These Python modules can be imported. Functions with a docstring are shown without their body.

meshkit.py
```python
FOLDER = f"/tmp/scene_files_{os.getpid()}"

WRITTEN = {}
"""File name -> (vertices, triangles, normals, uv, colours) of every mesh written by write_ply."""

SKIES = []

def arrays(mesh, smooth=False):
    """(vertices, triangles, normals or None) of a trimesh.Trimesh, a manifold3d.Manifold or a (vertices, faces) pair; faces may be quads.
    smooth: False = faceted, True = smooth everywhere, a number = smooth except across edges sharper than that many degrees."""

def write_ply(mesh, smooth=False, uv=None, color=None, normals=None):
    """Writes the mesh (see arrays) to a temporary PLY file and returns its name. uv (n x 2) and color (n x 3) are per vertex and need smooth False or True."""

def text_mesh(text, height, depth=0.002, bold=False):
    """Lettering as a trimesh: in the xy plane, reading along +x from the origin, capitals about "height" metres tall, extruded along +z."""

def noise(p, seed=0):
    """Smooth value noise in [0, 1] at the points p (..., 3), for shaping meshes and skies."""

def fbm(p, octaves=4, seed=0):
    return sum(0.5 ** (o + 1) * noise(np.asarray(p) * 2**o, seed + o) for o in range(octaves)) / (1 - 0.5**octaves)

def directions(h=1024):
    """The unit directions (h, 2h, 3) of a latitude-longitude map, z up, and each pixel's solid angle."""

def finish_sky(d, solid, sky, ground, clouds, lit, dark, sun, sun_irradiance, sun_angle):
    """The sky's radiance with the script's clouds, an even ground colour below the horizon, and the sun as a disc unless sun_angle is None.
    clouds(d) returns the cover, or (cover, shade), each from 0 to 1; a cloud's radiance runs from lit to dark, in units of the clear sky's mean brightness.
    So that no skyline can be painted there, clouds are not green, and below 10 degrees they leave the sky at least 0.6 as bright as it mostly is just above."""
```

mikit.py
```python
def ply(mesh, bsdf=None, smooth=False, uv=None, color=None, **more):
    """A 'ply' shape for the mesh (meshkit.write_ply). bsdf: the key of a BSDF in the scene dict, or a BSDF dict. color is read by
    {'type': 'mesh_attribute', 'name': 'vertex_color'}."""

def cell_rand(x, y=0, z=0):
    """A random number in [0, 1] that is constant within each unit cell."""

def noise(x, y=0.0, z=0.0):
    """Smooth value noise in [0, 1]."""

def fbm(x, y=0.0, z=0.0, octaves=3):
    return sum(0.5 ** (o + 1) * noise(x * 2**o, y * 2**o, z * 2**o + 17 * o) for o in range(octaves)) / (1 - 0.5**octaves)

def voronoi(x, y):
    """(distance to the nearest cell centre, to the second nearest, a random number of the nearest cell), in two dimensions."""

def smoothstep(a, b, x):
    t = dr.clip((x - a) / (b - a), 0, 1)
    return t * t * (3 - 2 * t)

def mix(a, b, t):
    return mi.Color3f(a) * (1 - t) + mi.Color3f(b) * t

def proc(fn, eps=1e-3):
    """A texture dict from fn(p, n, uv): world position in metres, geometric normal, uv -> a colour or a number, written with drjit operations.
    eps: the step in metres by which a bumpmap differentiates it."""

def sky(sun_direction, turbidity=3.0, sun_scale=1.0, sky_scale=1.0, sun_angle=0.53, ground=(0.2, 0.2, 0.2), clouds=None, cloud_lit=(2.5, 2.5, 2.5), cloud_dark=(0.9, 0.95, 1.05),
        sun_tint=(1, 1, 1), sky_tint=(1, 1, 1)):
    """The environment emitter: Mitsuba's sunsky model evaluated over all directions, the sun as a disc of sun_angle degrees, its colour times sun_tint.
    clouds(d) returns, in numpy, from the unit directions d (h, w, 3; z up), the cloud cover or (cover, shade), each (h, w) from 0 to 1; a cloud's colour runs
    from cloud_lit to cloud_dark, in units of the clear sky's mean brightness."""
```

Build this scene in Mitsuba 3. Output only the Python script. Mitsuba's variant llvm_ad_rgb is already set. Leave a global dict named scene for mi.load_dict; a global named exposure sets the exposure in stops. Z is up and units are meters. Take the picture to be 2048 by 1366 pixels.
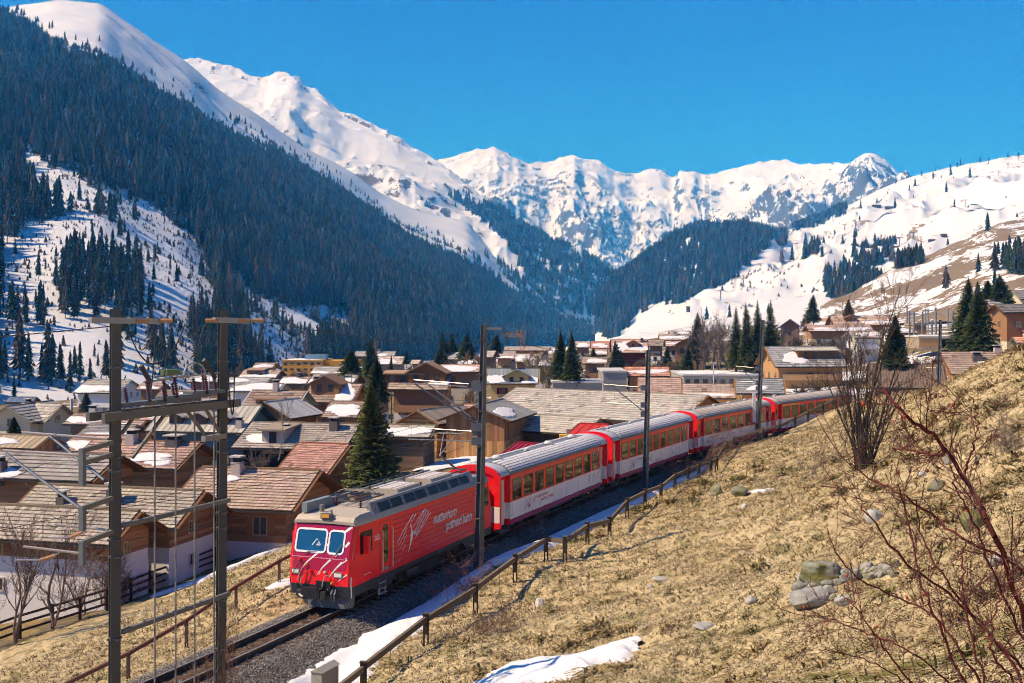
import math, numpy as np, trimesh, mitsuba as mi, drjit as dr, mikit, meshkit
from mikit import noise, fbm, voronoi, cell_rand, smoothstep, mix
from scipy.interpolate import RBFInterpolator, RegularGridInterpolator

scene, labels = {'type': 'scene'}, {}
T = mi.ScalarTransform4f
# ---------------------------------------------------------------- camera, light, exposure
F, H0, CZ = 2412.0, 638.0, 10.72          # focal length and eye level in pixels of the photograph, eye height above the rail
SUN = np.array([-0.68, -0.11, 0.725])
HAZE = 1.15
scene['haze_air'] = {'type': 'homogeneous', 'albedo': {'type': 'rgb', 'value': [.93, .95, .96]}, 'sigma_t': {'type': 'rgb', 'value': [HAZE * 0.5e-5, HAZE * 5.4e-5, HAZE * 14e-5]}}
scene['camera'] = {'type': 'perspective', 'fov': math.degrees(2 * math.atan(1024 / F)), 'fov_axis': 'x', 'near_clip': 0.2, 'far_clip': 30000.0,
                   'principal_point_offset_y': -(H0 - 683) / 1366, 'medium': {'type': 'ref', 'id': 'haze_air'},
                   'to_world': T().look_at(origin=[0, 0, CZ], target=[0, 10, CZ], up=[0, 0, 1])}
scene['sky'] = mikit.sky(SUN, turbidity=4.2, sky_tint=(0.04, 0.30, 0.74), sky_scale=1.0, ground=(.35, .33, .3))
exposure = 2.2

# ---------------------------------------------------------------- helpers
def P(px, py, Y):
    """The point at depth Y whose place in the photograph was read off as (px, py)."""
    return np.array([(px - 1024) * Y / F, Y, CZ + (H0 - py) * Y / F])
def proj(p):
    p = np.asarray(p, float)
    return 1024 + F * p[..., 0] / p[..., 1], H0 - F * (p[..., 2] - CZ) / p[..., 1]
def nrm(v):
    v = np.asarray(v, float); return v / (np.linalg.norm(v, axis=-1, keepdims=True) + 1e-12)
def lerp(a, b, t): return a + (b - a) * t
def fb(p, o=4, seed=0): return meshkit.fbm(p, o, seed)
UP = np.array([0, 0, 1.0])
used = {}
def new(name):
    n = used.get(name, -1) + 1; used[name] = n
    return name if n == 0 else f'{name}_{n:03d}'
def sub(parent, name): return new(parent + '__' + name)
def tag(key, label=None, cat=None, group=None, kind=None):
    labels[key] = {k: v for k, v in (('label', label), ('category', cat), ('group', group), ('kind', kind)) if v}
    return key

class MB:
    """Collects faces with a colour per vertex; put() makes them one shape of the scene."""
    def __init__(s): s.v, s.f, s.c, s.n = [], [], [], 0
    def add(s, v, f, c):
        v = np.asarray(v, float).reshape(-1, 3); f = np.asarray(f, int)
        if f.shape[1] == 4: f = np.vstack([f[:, [0, 1, 2]], f[:, [0, 2, 3]]])
        c = np.broadcast_to(np.asarray(c, float), v.shape)
        s.v.append(v); s.f.append(f + s.n); s.c.append(c); s.n += len(v); return s
    def quad(s, a, b, c, d, col): return s.add([a, b, c, d], [[0, 1, 2, 3]], col)
    def box(s, c, size, col, ax=None, taper=1.0):
        """ax: 3 x 3, rows are the box's axes in the world."""
        k = np.array([[x, y, z] for x in (-.5, .5) for y in (-.5, .5) for z in (-.5, .5)]) * np.asarray(size, float)
        if taper != 1: k[1::2, :2] *= taper
        if ax is not None: k = k @ np.asarray(ax, float)
        return s.add(k + np.asarray(c, float), [[0, 1, 3, 2], [4, 6, 7, 5], [0, 4, 5, 1], [2, 3, 7, 6], [0, 2, 6, 4], [1, 5, 7, 3]], col)
    def beam(s, a, b, w, h, col, up=UP):
        a, b = np.asarray(a, float), np.asarray(b, float); d = b - a; L = np.linalg.norm(d); d = d / L
        r = np.cross(d, up); r = r / (np.linalg.norm(r) + 1e-9) if np.linalg.norm(r) > 1e-6 else np.array([1.0, 0, 0]); u = np.cross(r, d)
        return s.box((a + b) / 2, (L, w, h), col, np.array([d, r, u]))
    def tube(s, pts, rad, col, n=6, cap=True):
        p = np.asarray(pts, float); r = np.broadcast_to(np.asarray(rad, float), (len(p),))
        t = nrm(np.gradient(p, axis=0)); a = np.cross(t, np.where(np.abs(t[:, 2:]) < .9, [0, 0, 1.0], [1.0, 0, 0])); a = nrm(a); b = np.cross(t, a)
        q = np.arange(n) * 2 * np.pi / n
        v = p[:, None] + r[:, None, None] * (np.cos(q)[None, :, None] * a[:, None] + np.sin(q)[None, :, None] * b[:, None])
        i = np.arange(len(p) - 1)[:, None] * n; j = np.arange(n)[None]; k = (j + 1) % n
        f = np.stack([i + j, i + k, i + n + k, i + n + j], -1).reshape(-1, 4); V = v.reshape(-1, 3)
        f = np.vstack([f[:, [0, 1, 2]], f[:, [0, 2, 3]]])
        if cap and n > 3:
            V = np.vstack([V, p[0], p[-1]]); m = len(p) * n
            f = np.vstack([f, [[m, x, (x + 1) % n] for x in range(n)], [[m + 1, m - n + (x + 1) % n, m - n + x] for x in range(n)]])
        return s.add(V, f, col)
    def lathe(s, base, axis, prof, col, n=10):
        """prof: (radius, height) pairs along axis."""
        ax = nrm(axis); a = nrm(np.cross(ax, [0, 0, 1.0] if abs(ax[2]) < .9 else [1.0, 0, 0])); b = np.cross(ax, a)
        q = np.arange(n) * 2 * np.pi / n; pr = np.asarray(prof, float)
        v = np.asarray(base, float) + pr[:, 1][:, None, None] * ax + pr[:, 0][:, None, None] * (np.cos(q)[None, :, None] * a + np.sin(q)[None, :, None] * b)
        i = np.arange(len(pr) - 1)[:, None] * n; j = np.arange(n)[None]; k = (j + 1) % n
        return s.add(v.reshape(-1, 3), np.stack([i + j, i + k, i + n + k, i + n + j], -1).reshape(-1, 4), col)
    def strip(s, rows, col, close=False):
        """A skin over rows of points (all rows of one length)."""
        R = np.asarray(rows, float); m, n = R.shape[:2]
        i = np.arange(m - 1)[:, None] * n; j = np.arange(n - 1 + close)[None]; k = (j + 1) % n
        c = col if np.ndim(col) < 3 else np.asarray(col).reshape(-1, 3)
        return s.add(R.reshape(-1, 3), np.stack([i + j, i + k, i + n + k, i + n + j], -1).reshape(-1, 4), c)
    def prism(s, poly, a, b, M, col):
        """The polygon (u, w) swept from v=a to v=b; M(u, v, w) gives world points."""
        import shapely
        from trimesh.creation import triangulate_polygon
        pg = np.asarray(poly, float)
        if shapely.Polygon(pg).exterior.is_ccw is False: pg = pg[::-1]
        v2, f2 = triangulate_polygon(shapely.Polygon(pg), engine='earcut'); v2 = np.asarray(v2)
        for vv, flip in ((a, False), (b, True)):
            s.add([M(x, vv, y) for x, y in v2], f2[:, ::-1] if flip else f2, col)
        for i in range(len(pg)):
            p, q = pg[i], pg[(i + 1) % len(pg)]
            s.quad(M(p[0], a, p[1]), M(q[0], a, q[1]), M(q[0], b, q[1]), M(p[0], b, p[1]), col)
        return s
    def mesh(s, m, M, col):
        """A trimesh moved by the 4 x 4 M."""
        v = np.asarray(m.vertices) @ M[:3, :3].T + M[:3, 3]; return s.add(v, m.faces, col)
    def put(s, key, bsdf='matte', smooth=False):
        v, f, c = np.vstack(s.v), np.vstack(s.f), np.vstack(s.c)
        if smooth and smooth is not True:       # smooth except across sharp edges
            fn = nrm(np.cross(v[f[:, 1]] - v[f[:, 0]], v[f[:, 2]] - v[f[:, 0]])); _, w = np.unique(np.round(v, 4), axis=0, return_inverse=True); w = w.ravel()
            co = w[f].ravel(); ff = np.repeat(np.arange(len(f)), 3); by = {}
            for a, b in zip(co, ff): by.setdefault(a, []).append(b)
            lim = math.cos(math.radians(smooth)); N = np.array([(lambda q: q[(q @ fn[b]) > lim].sum(0) if ((q @ fn[b]) > lim).any() else fn[b])(fn[by[a]]) for a, b in zip(co, ff)])
            path = meshkit.write_ply((v[f.ravel()], np.arange(len(co)).reshape(-1, 3)), False, None, c[f.ravel()], normals=nrm(N))
            scene[key] = {'type': 'ply', 'filename': path, 'face_normals': False, 'bsdf': {'type': 'ref', 'id': bsdf}}; return key
        scene[key] = mikit.ply((v, f), bsdf, smooth=smooth, color=c); return key

VC = {'type': 'mesh_attribute', 'name': 'vertex_color'}
def two(b): return {'type': 'twosided', 'bsdf': b}
scene['matte'] = two({'type': 'diffuse', 'reflectance': VC})
scene['satin'] = two({'type': 'principled', 'base_color': VC, 'roughness': .5, 'specular': .4})
def dirt(p, n, uv):
    a = fbm(p.x * 1.1, p.y * 1.1, p.z * 2.3, 4); b = noise(p.x * 21, p.y * 21, p.z * 13)
    return smoothstep(.50, .78, a) * .11 + smoothstep(.72, .9, b) * .13
scene['paint'] = two({'type': 'blendbsdf', 'weight': mikit.proc(dirt), 'a': {'type': 'principled', 'base_color': VC, 'roughness': .3, 'specular': .35, 'clearcoat': .25, 'clearcoat_gloss': .9}, 'b': {'type': 'diffuse', 'reflectance': {'type': 'rgb', 'value': [.25, .21, .18]}}})
scene['metal'] = two({'type': 'principled', 'base_color': VC, 'roughness': .42, 'metallic': .85, 'specular': .5})
scene['house_glass'] = two({'type': 'principled', 'base_color': {'type': 'rgb', 'value': [.035, .042, .05]}, 'roughness': .08, 'specular': .9})
scene['coach_glass'] = two({'type': 'principled', 'base_color': {'type': 'rgb', 'value': [.085, .085, .07]}, 'roughness': .04, 'metallic': 1.0})
scene['cab_glass'] = {'type': 'blendbsdf', 'weight': .4, 'a': {'type': 'thindielectric', 'int_ior': 1.6, 'specular_transmittance': {'type': 'rgb', 'value': [.28, .72, .84]}}, 'b': two({'type': 'principled', 'base_color': {'type': 'rgb', 'value': [.14, .55, .60]}, 'metallic': .8, 'roughness': .06})}
scene['needles'] = two({'type': 'diffuse', 'reflectance': VC})
scene['porcelain'] = two({'type': 'principled', 'base_color': VC, 'roughness': .15, 'specular': .6})

def c3(a): return mi.Color3f(*[float(x) for x in a])
def bumped(fn, tex, scale, eps=.02, **kw):
    return two({'type': 'bumpmap', 'arbitrary': mikit.proc(tex, eps), 'scale': scale, 'bsdf': {'type': 'diffuse', 'reflectance': mikit.proc(fn)}})

# ---- snow: almost even, a little old dirt in grains
def snow_col(p, n, uv):
    g = fbm(p.x * 1.7, p.y * 1.7, p.z * 1.7, 3); s = noise(p.x * 14, p.y * 14, p.z * 14)
    d = smoothstep(.62, .8, g) * smoothstep(.35, .8, s)
    return mix(c3((.70, .71, .735)), c3((.46, .42, .36)), d * .8)
scene['snow'] = bumped(snow_col, lambda p, n, uv: fbm(p.x * 2.2, p.y * 2.2, p.z * 2.2, 3), .05, .03)
# ---- the dry grass of the near hillside
def grass_col(p, n, uv):
    a = fbm(p.x * .35, p.y * .35, p.z * .35, 3); b = fbm(p.x * 2.3 + 9, p.y * 1.3, p.z * 2.3, 3); c = noise(p.x * 17, p.y * 9, p.z * 17)
    k = mix(c3((.46, .37, .215)), c3((.36, .285, .16)), smoothstep(.4, .65, a))
    k = mix(k, c3((.185, .17, .07)), smoothstep(.52, .70, b) * .6)
    k = mix(k, c3((.09, .06, .03)), smoothstep(.62, .85, noise(p.x * 3.1 + 40, p.y * 3.1, p.z * 3.1)) * .6)
    return k * (.72 + .56 * c)
scene['dry_grass'] = bumped(grass_col, lambda p, n, uv: fbm(p.x * 6, p.y * 4, p.z * 6, 3), .12, .03)
# ---- ground of the village: wet earth, last year's grass, trodden snow
def village_col(p, n, uv):
    a = fbm(p.x * .07 + 3, p.y * .07, 0, 4); b = fbm(p.x * .6, p.y * .6, 0, 3)
    k = mix(c3((.23, .175, .085)), c3((.13, .11, .08)), smoothstep(.35, .65, b))
    sn = smoothstep(.56, .62, a * .75 + b * .25)
    return mix(k, c3((.66, .67, .70)), sn)
scene['village_earth'] = bumped(village_col, lambda p, n, uv: fbm(p.x * 1.2, p.y * 1.2, 0, 3), .2, .05)
# ---- the snowed-in mountains with rock, shrub and bare earth in patches
def mountain(fq, rock_at, rock, brown, brown_at, seed, stretch=1.0):
    def col(p, n, uv):
        x, y, z = p.x / fq + seed, p.y / fq, p.z / fq
        a = fbm(x, y, z * stretch, 4); b = fbm(x * 5 + 7, y * 5, z * 5 * stretch, 3); d = noise(x * 34, y * 34, z * 34)
        steep = 1 - n.z
        r = smoothstep(rock_at, rock_at + .05, a * .45 + b * .3 + steep * .8 + d * .10)
        k = mix(c3((.62, .64, .67)), c3(rock), r)
        e = smoothstep(brown_at, brown_at + .03, fbm(x * 2.6 + 31, y * 2.6, z * 2.6, 4) * .7 + d * .22 + b * .2)
        return mix(k, c3(brown), e)
    return two({'type': 'diffuse', 'reflectance': mikit.proc(col)})
scene['far_rock_snow'] = mountain(150.0, .72, (.085, .09, .10), (.3, .27, .25), 1.2, 3.0)
scene['left_snow'] = mountain(150.0, .80, (.14, .12, .10), (.2, .15, .11), .80, 8.0, .5)
scene['right_snow'] = mountain(160.0, .86, (.2, .17, .14), (.24, .185, .13), .735, 5.0)
scene['patchy_slope'] = mountain(70.0, 2.0, (.2, .17, .14), (.205, .155, .105), .535, 2.0)
# ================================================================ the lie of the land
# track centre line: arc with a growing bend, s = 0 at the front of the engine
TH0, K0, K1 = .3508, -.0001, .0001
_s = np.arange(-60, 260, .25)
_h = TH0 + K0 * _s + .5 * K1 * np.clip(_s, -10, 120) ** 2
_h = np.where(_s < -2, TH0 + .004 * (-_s - 2) , _h)
_i0 = int(np.argmin(np.abs(_s)))
_x = np.cumsum(np.sin(_h)) * .25; _y = np.cumsum(np.cos(_h)) * .25
_x += -5.8049 - 1.34 * math.cos(TH0) - _x[_i0]; _y += 43.77 + 1.34 * math.sin(TH0) - _y[_i0]
def track(s, off=0.0, z=0.0):
    """A point beside the track: s along it, off to its right (the hill side)."""
    h = np.interp(s, _s, _h)
    return np.stack([np.interp(s, _s, _x) + off * np.cos(h), np.interp(s, _s, _y) - off * np.sin(h), np.zeros_like(np.asarray(s, float)) + z], -1)
def frame(s):
    h = float(np.interp(s, _s, _h)); return np.array([math.sin(h), math.cos(h), 0.0]), np.array([math.cos(h), -math.sin(h), 0.0])

# read-off points (pixel, pixel, depth), then plain points (x, y, z)
FENCE = [(640, 1470, 34), (727, 1395, 36.5), (852, 1289, 40.5), (951, 1224, 45), (1030, 1167, 48), (1092, 1123, 52), (1130, 1126, 51.5), (1174.6, 1099, 55), (1219, 1081, 58), (1254, 1039, 64), (1290, 1017, 68), (1322, 1003, 71), (1350, 980, 75), (1376, 966, 79), (1398, 958, 80.5), (1422, 955, 81.5), (1433, 946, 83.5), (1452, 912, 90), (1468, 894, 95), (1526, 882, 99), (1559, 869, 104), (1590, 856, 105.5), (1616, 845, 108), (1645, 831, 110), (1672, 818, 112)]
HILL = [(1526, 899, 90), (1590, 873, 100), (1645, 850, 105), (1480, 922, 83), (1540, 935, 76), (1150, 1200, 44), (1300, 1150, 45), (1400, 1050, 55), (1500, 960, 68), (1600, 900, 79), (1730, 940, 49), (1640, 1150, 35), (1150, 1330, 32.5), (1000, 1366, 32.5), (850, 1366, 35), (1500, 1050, 50), (1600, 1000, 52),
        (2048, 1366, 14), (1700, 1366, 21), (1300, 1366, 28), (2048, 1150, 25), (2048, 1000, 33), (2048, 850, 45), (1900, 850, 52), (1850, 1000, 42), (1800, 900, 56), (2048, 715, 62), (1950, 740, 66), (1900, 765, 70), (1850, 782, 82), (1790, 788, 100), (1740, 794, 107), (1705, 804, 109), (1650, 860, 92), (1720, 850, 85), (1800, 840, 70)]
LEFT = [(519, 1197, 49), (460, 1140, 60), (570, 1095, 64), (330, 1190, 57), (130, 1255, 53), (0, 1300, 50), (60, 1262, 54), (420, 1150, 62), (455, 1112, 72), (300, 1290, 46), (100, 1366, 42), (-100, 1400, 42)]
VILL = [(800, 990, 95), (900, 922, 115), (1000, 905, 130), (1025, 842, 190), (60, 885, 180), (300, 900, 160), (550, 880, 180), (200, 832, 260), (300, 792, 420), (0, 812, 400), (-300, 830, 380), (600, 762, 430), (800, 765, 330), (1100, 775, 260), (1000, 722, 520), (1200, 745, 300), (1100, 700, 600), (800, 738, 900), (1000, 716, 1450), (1130, 702, 1950), (1300, 672, 1000), (1350, 645, 1500), (1450, 604, 1900), (1240, 690, 2300), (1310, 702, 2650),
        (1350, 830, 170), (1500, 790, 175), (1650, 770, 190), (1600, 700, 330), (1750, 720, 240), (1900, 680, 240), (2000, 662, 270), (2048, 650, 300), (1700, 650, 700), (2048, 628, 700), (1500, 650, 600), (2300, 600, 600), (1550, 625, 1200), (1850, 618, 1000)]
FREE = [(0, 0, 9.0), (0, 8, 7.6), (0, 14, 5.7), (0, 20, 3.8), (0, 26, 2.2), (-5, 20, 2.8), (-10, 20, 1.6), (-20, 20, -.5), (-11, 28, -.5), (3.4, 8, 7.7), (10, 14, 8.3), (20, 20, 12), (30, 20, 15), (40, 45, 15), (60, 60, 22), (60, 20, 28), (90, 70, 32), (0, -12, 11.5), (-30, -12, 4), (30, -12, 22), (60, -30, 38), (-60, -20, -4), (-60, 30, -6), (-100, 60, -9), (45, 113, 1.5), (62, 127, .8), (80, 136, .8), (50, 100, 8), (80, 100, 14), (100, 130, 8), (-120, 120, -10), (-250, 250, -16), (30, 70, 9.2), (38, 70, 11.5), (36, 84, 6.5), (52, 84, 11)]
pts = np.array([P(*q) for q in FENCE + HILL + LEFT + VILL] + [list(map(float, q)) for q in FREE])
def warp(xy):
    r = np.maximum(np.hypot(xy[:, 0], xy[:, 1]), 20.0); k = (np.log(r) / np.log(10.0))[:, None] * 40
    return xy / r[:, None] * k + np.where(np.hypot(xy[:, 0], xy[:, 1])[:, None] < 20, (xy - xy / r[:, None] * 20) * 0, 0)
def warp(xy):
    r = np.hypot(xy[:, 0], xy[:, 1]) + 1e-9
    return xy / r[:, None] * np.where(r < 40, r, 40 * (1 + np.log(np.maximum(r, 40) / 40)))[:, None]
_rbf = RBFInterpolator(warp(pts[:, :2]), pts[:, 2], kernel='thin_plate_spline', smoothing=.6, neighbors=70)
_tk = track(np.arange(-50, 250, .5))
from scipy.spatial import cKDTree
_tt = cKDTree(_tk[:, :2])
def side_of(xy):
    d, i = _tt.query(xy); h = np.interp(np.arange(-50, 250, .5)[i], _s, _h)
    r = (xy[:, 0] - _tk[i, 0]) * np.cos(h) - (xy[:, 1] - _tk[i, 1]) * np.sin(h)
    return d, np.where(r >= 0, 1, -1) * d
def ground_raw(xy):
    z = _rbf(warp(xy)); d, sd = side_of(xy)
    bench = np.where(sd > 0, -.62, -.75); w = np.clip(np.where(sd > 0, (d - 2.1) / 1.0, (d - 2.3) / 2.2), 0, 1); w = w * w * (3 - 2 * w)
    z = bench + (z - bench) * w
    hillw = np.clip((sd - 4) / 3, 0, 1) * np.clip((92 - np.hypot(xy[:, 0], xy[:, 1])) / 45, 0, 1)
    p3 = np.c_[xy, 0 * z]
    z = z + hillw * ((fb(p3 * .22, 3, 5) - .5) * 1.1 + (fb(p3 * np.array([.9, .6, 1]), 3, 6) - .5) * .34)
    near = np.clip((d - 2.6) / 2, 0, 1) * np.clip((90 - np.hypot(xy[:, 0], xy[:, 1])) / 30, 0, 1)
    return z + near * (fb(p3 * 3.0, 2, 7) - .5) * .12
_gx = None
uu = np.r_[np.linspace(-3, -.5, 26)[:-1], np.linspace(-.5, .5, 430), np.linspace(.5, 3, 26)[1:]]
yy = np.r_[np.exp(np.linspace(math.log(3), math.log(120), 380))[:-1], np.exp(np.linspace(math.log(120), math.log(2900), 150))]
GU, GY = np.meshgrid(uu, yy)
gxy = np.c_[(GU * GY).ravel(), GY.ravel()]
gz = ground_raw(gxy)
_gi = RegularGridInterpolator((yy, uu), gz.reshape(GU.shape), bounds_error=False, fill_value=None)
def gz_at(x, y):
    x, y = np.asarray(x, float), np.asarray(y, float)
    return _gi(np.stack([y, np.clip(x / y, -3, 3)], -1))
nr, nc = GU.shape
fi = (np.arange(nr - 1)[:, None] * nc + np.arange(nc - 1)[None]).ravel()
faces = np.c_[fi, fi + 1, fi + nc + 1, fi + nc]
V = np.c_[gxy, gz]
cen = V[faces].mean(1); dd, sd = side_of(cen[:, :2]); r = np.hypot(cen[:, 0], cen[:, 1])
def ground_piece(key, mask, bsdf):
    f = faces[mask]; ids, inv = np.unique(f, return_inverse=True); inv = inv.reshape(f.shape)
    tri = np.vstack([inv[:, [0, 1, 2]], inv[:, [0, 2, 3]]])
    scene[key] = mikit.ply((V[ids], tri), bsdf, smooth=True); tag(key, kind='structure')
is_hill = ((sd > -15) & (r < 140)) | ((sd <= -9) & (r < 50)) | (cen[:, 1] < 47) | ((cen[:, 0] > .2 * cen[:, 1]) & (r < 140))
snowy = (r > 520)
ground_piece('grass_slope', is_hill, 'dry_grass')
ground_piece('village_ground', ~is_hill & ~snowy, 'village_earth')
ground_piece('valley_floor', snowy & ~is_hill, 'right_snow')
# the slope behind the camera
bx, by = np.meshgrid(np.linspace(-110, 110, 56), np.linspace(-40, 3.0, 14)); bxy = np.c_[bx.ravel(), by.ravel()]
bz = ground_raw(bxy) - .02; k = (np.arange(13)[:, None] * 56 + np.arange(55)[None]).ravel()
bv = np.c_[bxy, bz]
scene['slope_behind_camera'] = mikit.ply((bv, np.c_[k, k + 1, k + 57, k + 56]), 'dry_grass', smooth=True); tag('slope_behind_camera', kind='structure')

# ================================================================ mountains
def poly_at(pl, n, key=0):
    """n points along a polyline of (px, py, depth), even in px."""
    a = np.array(pl, float); s = np.linspace(a[0, 0], a[-1, 0], n)
    from scipy.interpolate import PchipInterpolator
    return np.c_[s, PchipInterpolator(a[:, 0], a[:, 1])(s), PchipInterpolator(a[:, 0], a[:, 2])(s)]
class Sheet:
    """A mountain side from a foot line up to a ridge line, roughened, with a back that falls away."""
    def __init__(s, foot, ridge, ns, nt, disp, key, bsdf, bulge=0.0, back=.25):
        s.fo = np.array([P(*q) for q in poly_at(foot, ns)]); s.ri = np.array([P(*q) for q in poly_at(ridge, ns)])
        t = np.linspace(0, 1, nt); tb = np.linspace(0, 1, 8)[1:]
        W = np.zeros((nt, ns, 3))
        W[:] = s.fo[None] + (s.ri - s.fo)[None] * t[:, None, None]
        W[..., 2] += bulge * np.sin(np.pi * t)[:, None] * np.linalg.norm(s.ri - s.fo, axis=1)[None]
        W[..., 2] += disp(W, t[:, None] + 0 * W[..., 0])
        hor = (s.ri - s.fo) * [1, 1, 0]; ht = (s.ri - s.fo)[:, 2]
        B = W[-1][None] + tb[:, None, None] * hor[None] * back; B[..., 2] -= (tb ** 1.3)[:, None] * np.maximum(ht, 20)[None] * .55
        s.W, s.t, s.ns, s.nt = W, t, ns, nt
        A = np.concatenate([W, B]); m = len(A)
        i = (np.arange(m - 1)[:, None] * ns + np.arange(ns - 1)[None]).ravel()
        scene[key] = mikit.ply((A.reshape(-1, 3), np.c_[i, i + 1, i + ns + 1, i + ns]), bsdf, smooth=True); tag(key, kind='structure')
        s.gi = RegularGridInterpolator((t, np.linspace(0, 1, ns)), W, bounds_error=False, fill_value=None)
    def at(s, a, t): return s.gi(np.stack([t, a], -1))

def ridged(p, o, seed): return 1 - np.abs(2 * fb(p, o, seed) - 1)
def crest(p, o, seed, gain=.55):
    # sharp crests at every scale, smaller ones strongest along the larger
    p = np.asarray(p, float); tot, amp, w, nrm_ = 0, 1.0, 1.0, 0
    for k in range(o):
        n = 1 - np.abs(2 * meshkit.noise(p * 2.03 ** k + 11.7 * k, seed + k) - 1); n = n * n * w; w = np.clip(n * 1.7, 0, 1); tot = tot + amp * n; nrm_ += amp; amp *= gain
    return tot / nrm_
# 1 the far chain at the head of the valley
FAR_RIDGE = [(700, 330, 6000), (830, 332, 6000), (890, 319, 6000), (930, 309, 6000), (962, 299, 6000), (985, 297, 6000), (1012, 306, 6000), (1035, 318, 6000), (1060, 328, 6000), (1100, 324, 6100), (1130, 315, 6100), (1147, 311, 6100), (1172, 324, 6100), (1198, 328, 6100), (1215, 338, 6100), (1232, 348, 6100), (1272, 348, 6300), (1300, 341, 6300), (1318, 341, 6300), (1345, 352, 6300), (1362, 345, 6200), (1385, 343, 6200), (1405, 352, 6200), (1424, 353, 6000), (1470, 341, 6000), (1525, 327, 6000), (1570, 325, 6000), (1600, 334, 5800), (1650, 331, 5600), (1700, 331, 5400), (1722, 318, 5300), (1740, 314, 5300), (1765, 321, 5300), (1790, 347, 5200), (1815, 368, 5100), (1860, 400, 5000), (1900, 430, 5000)]
FAR_FOOT = [(700, 640, 3300), (1240, 620, 3200), (1420, 560, 3300), (1600, 520, 3000), (1900, 480, 3000)]
def far_disp(W, t):
    e = np.clip(t * 4, 0, 1) * np.clip((1.03 - t) * 2.0, .05, 1)
    q = W * [1, .8, .6]
    return e * ((crest(q / 900, 6, 21) - .38) * 400 + (crest(q / 170 + 5, 4, 24) - .33) * 100 + (crest(q / 48 + 3, 3, 26) - .33) * 26) + (t > .95) * (crest(W / 70, 3, 29) - .36) * 16
far = Sheet(FAR_FOOT, FAR_RIDGE, 760, 280, far_disp, 'far_mountains', 'far_rock_snow', bulge=-.05)
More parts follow.
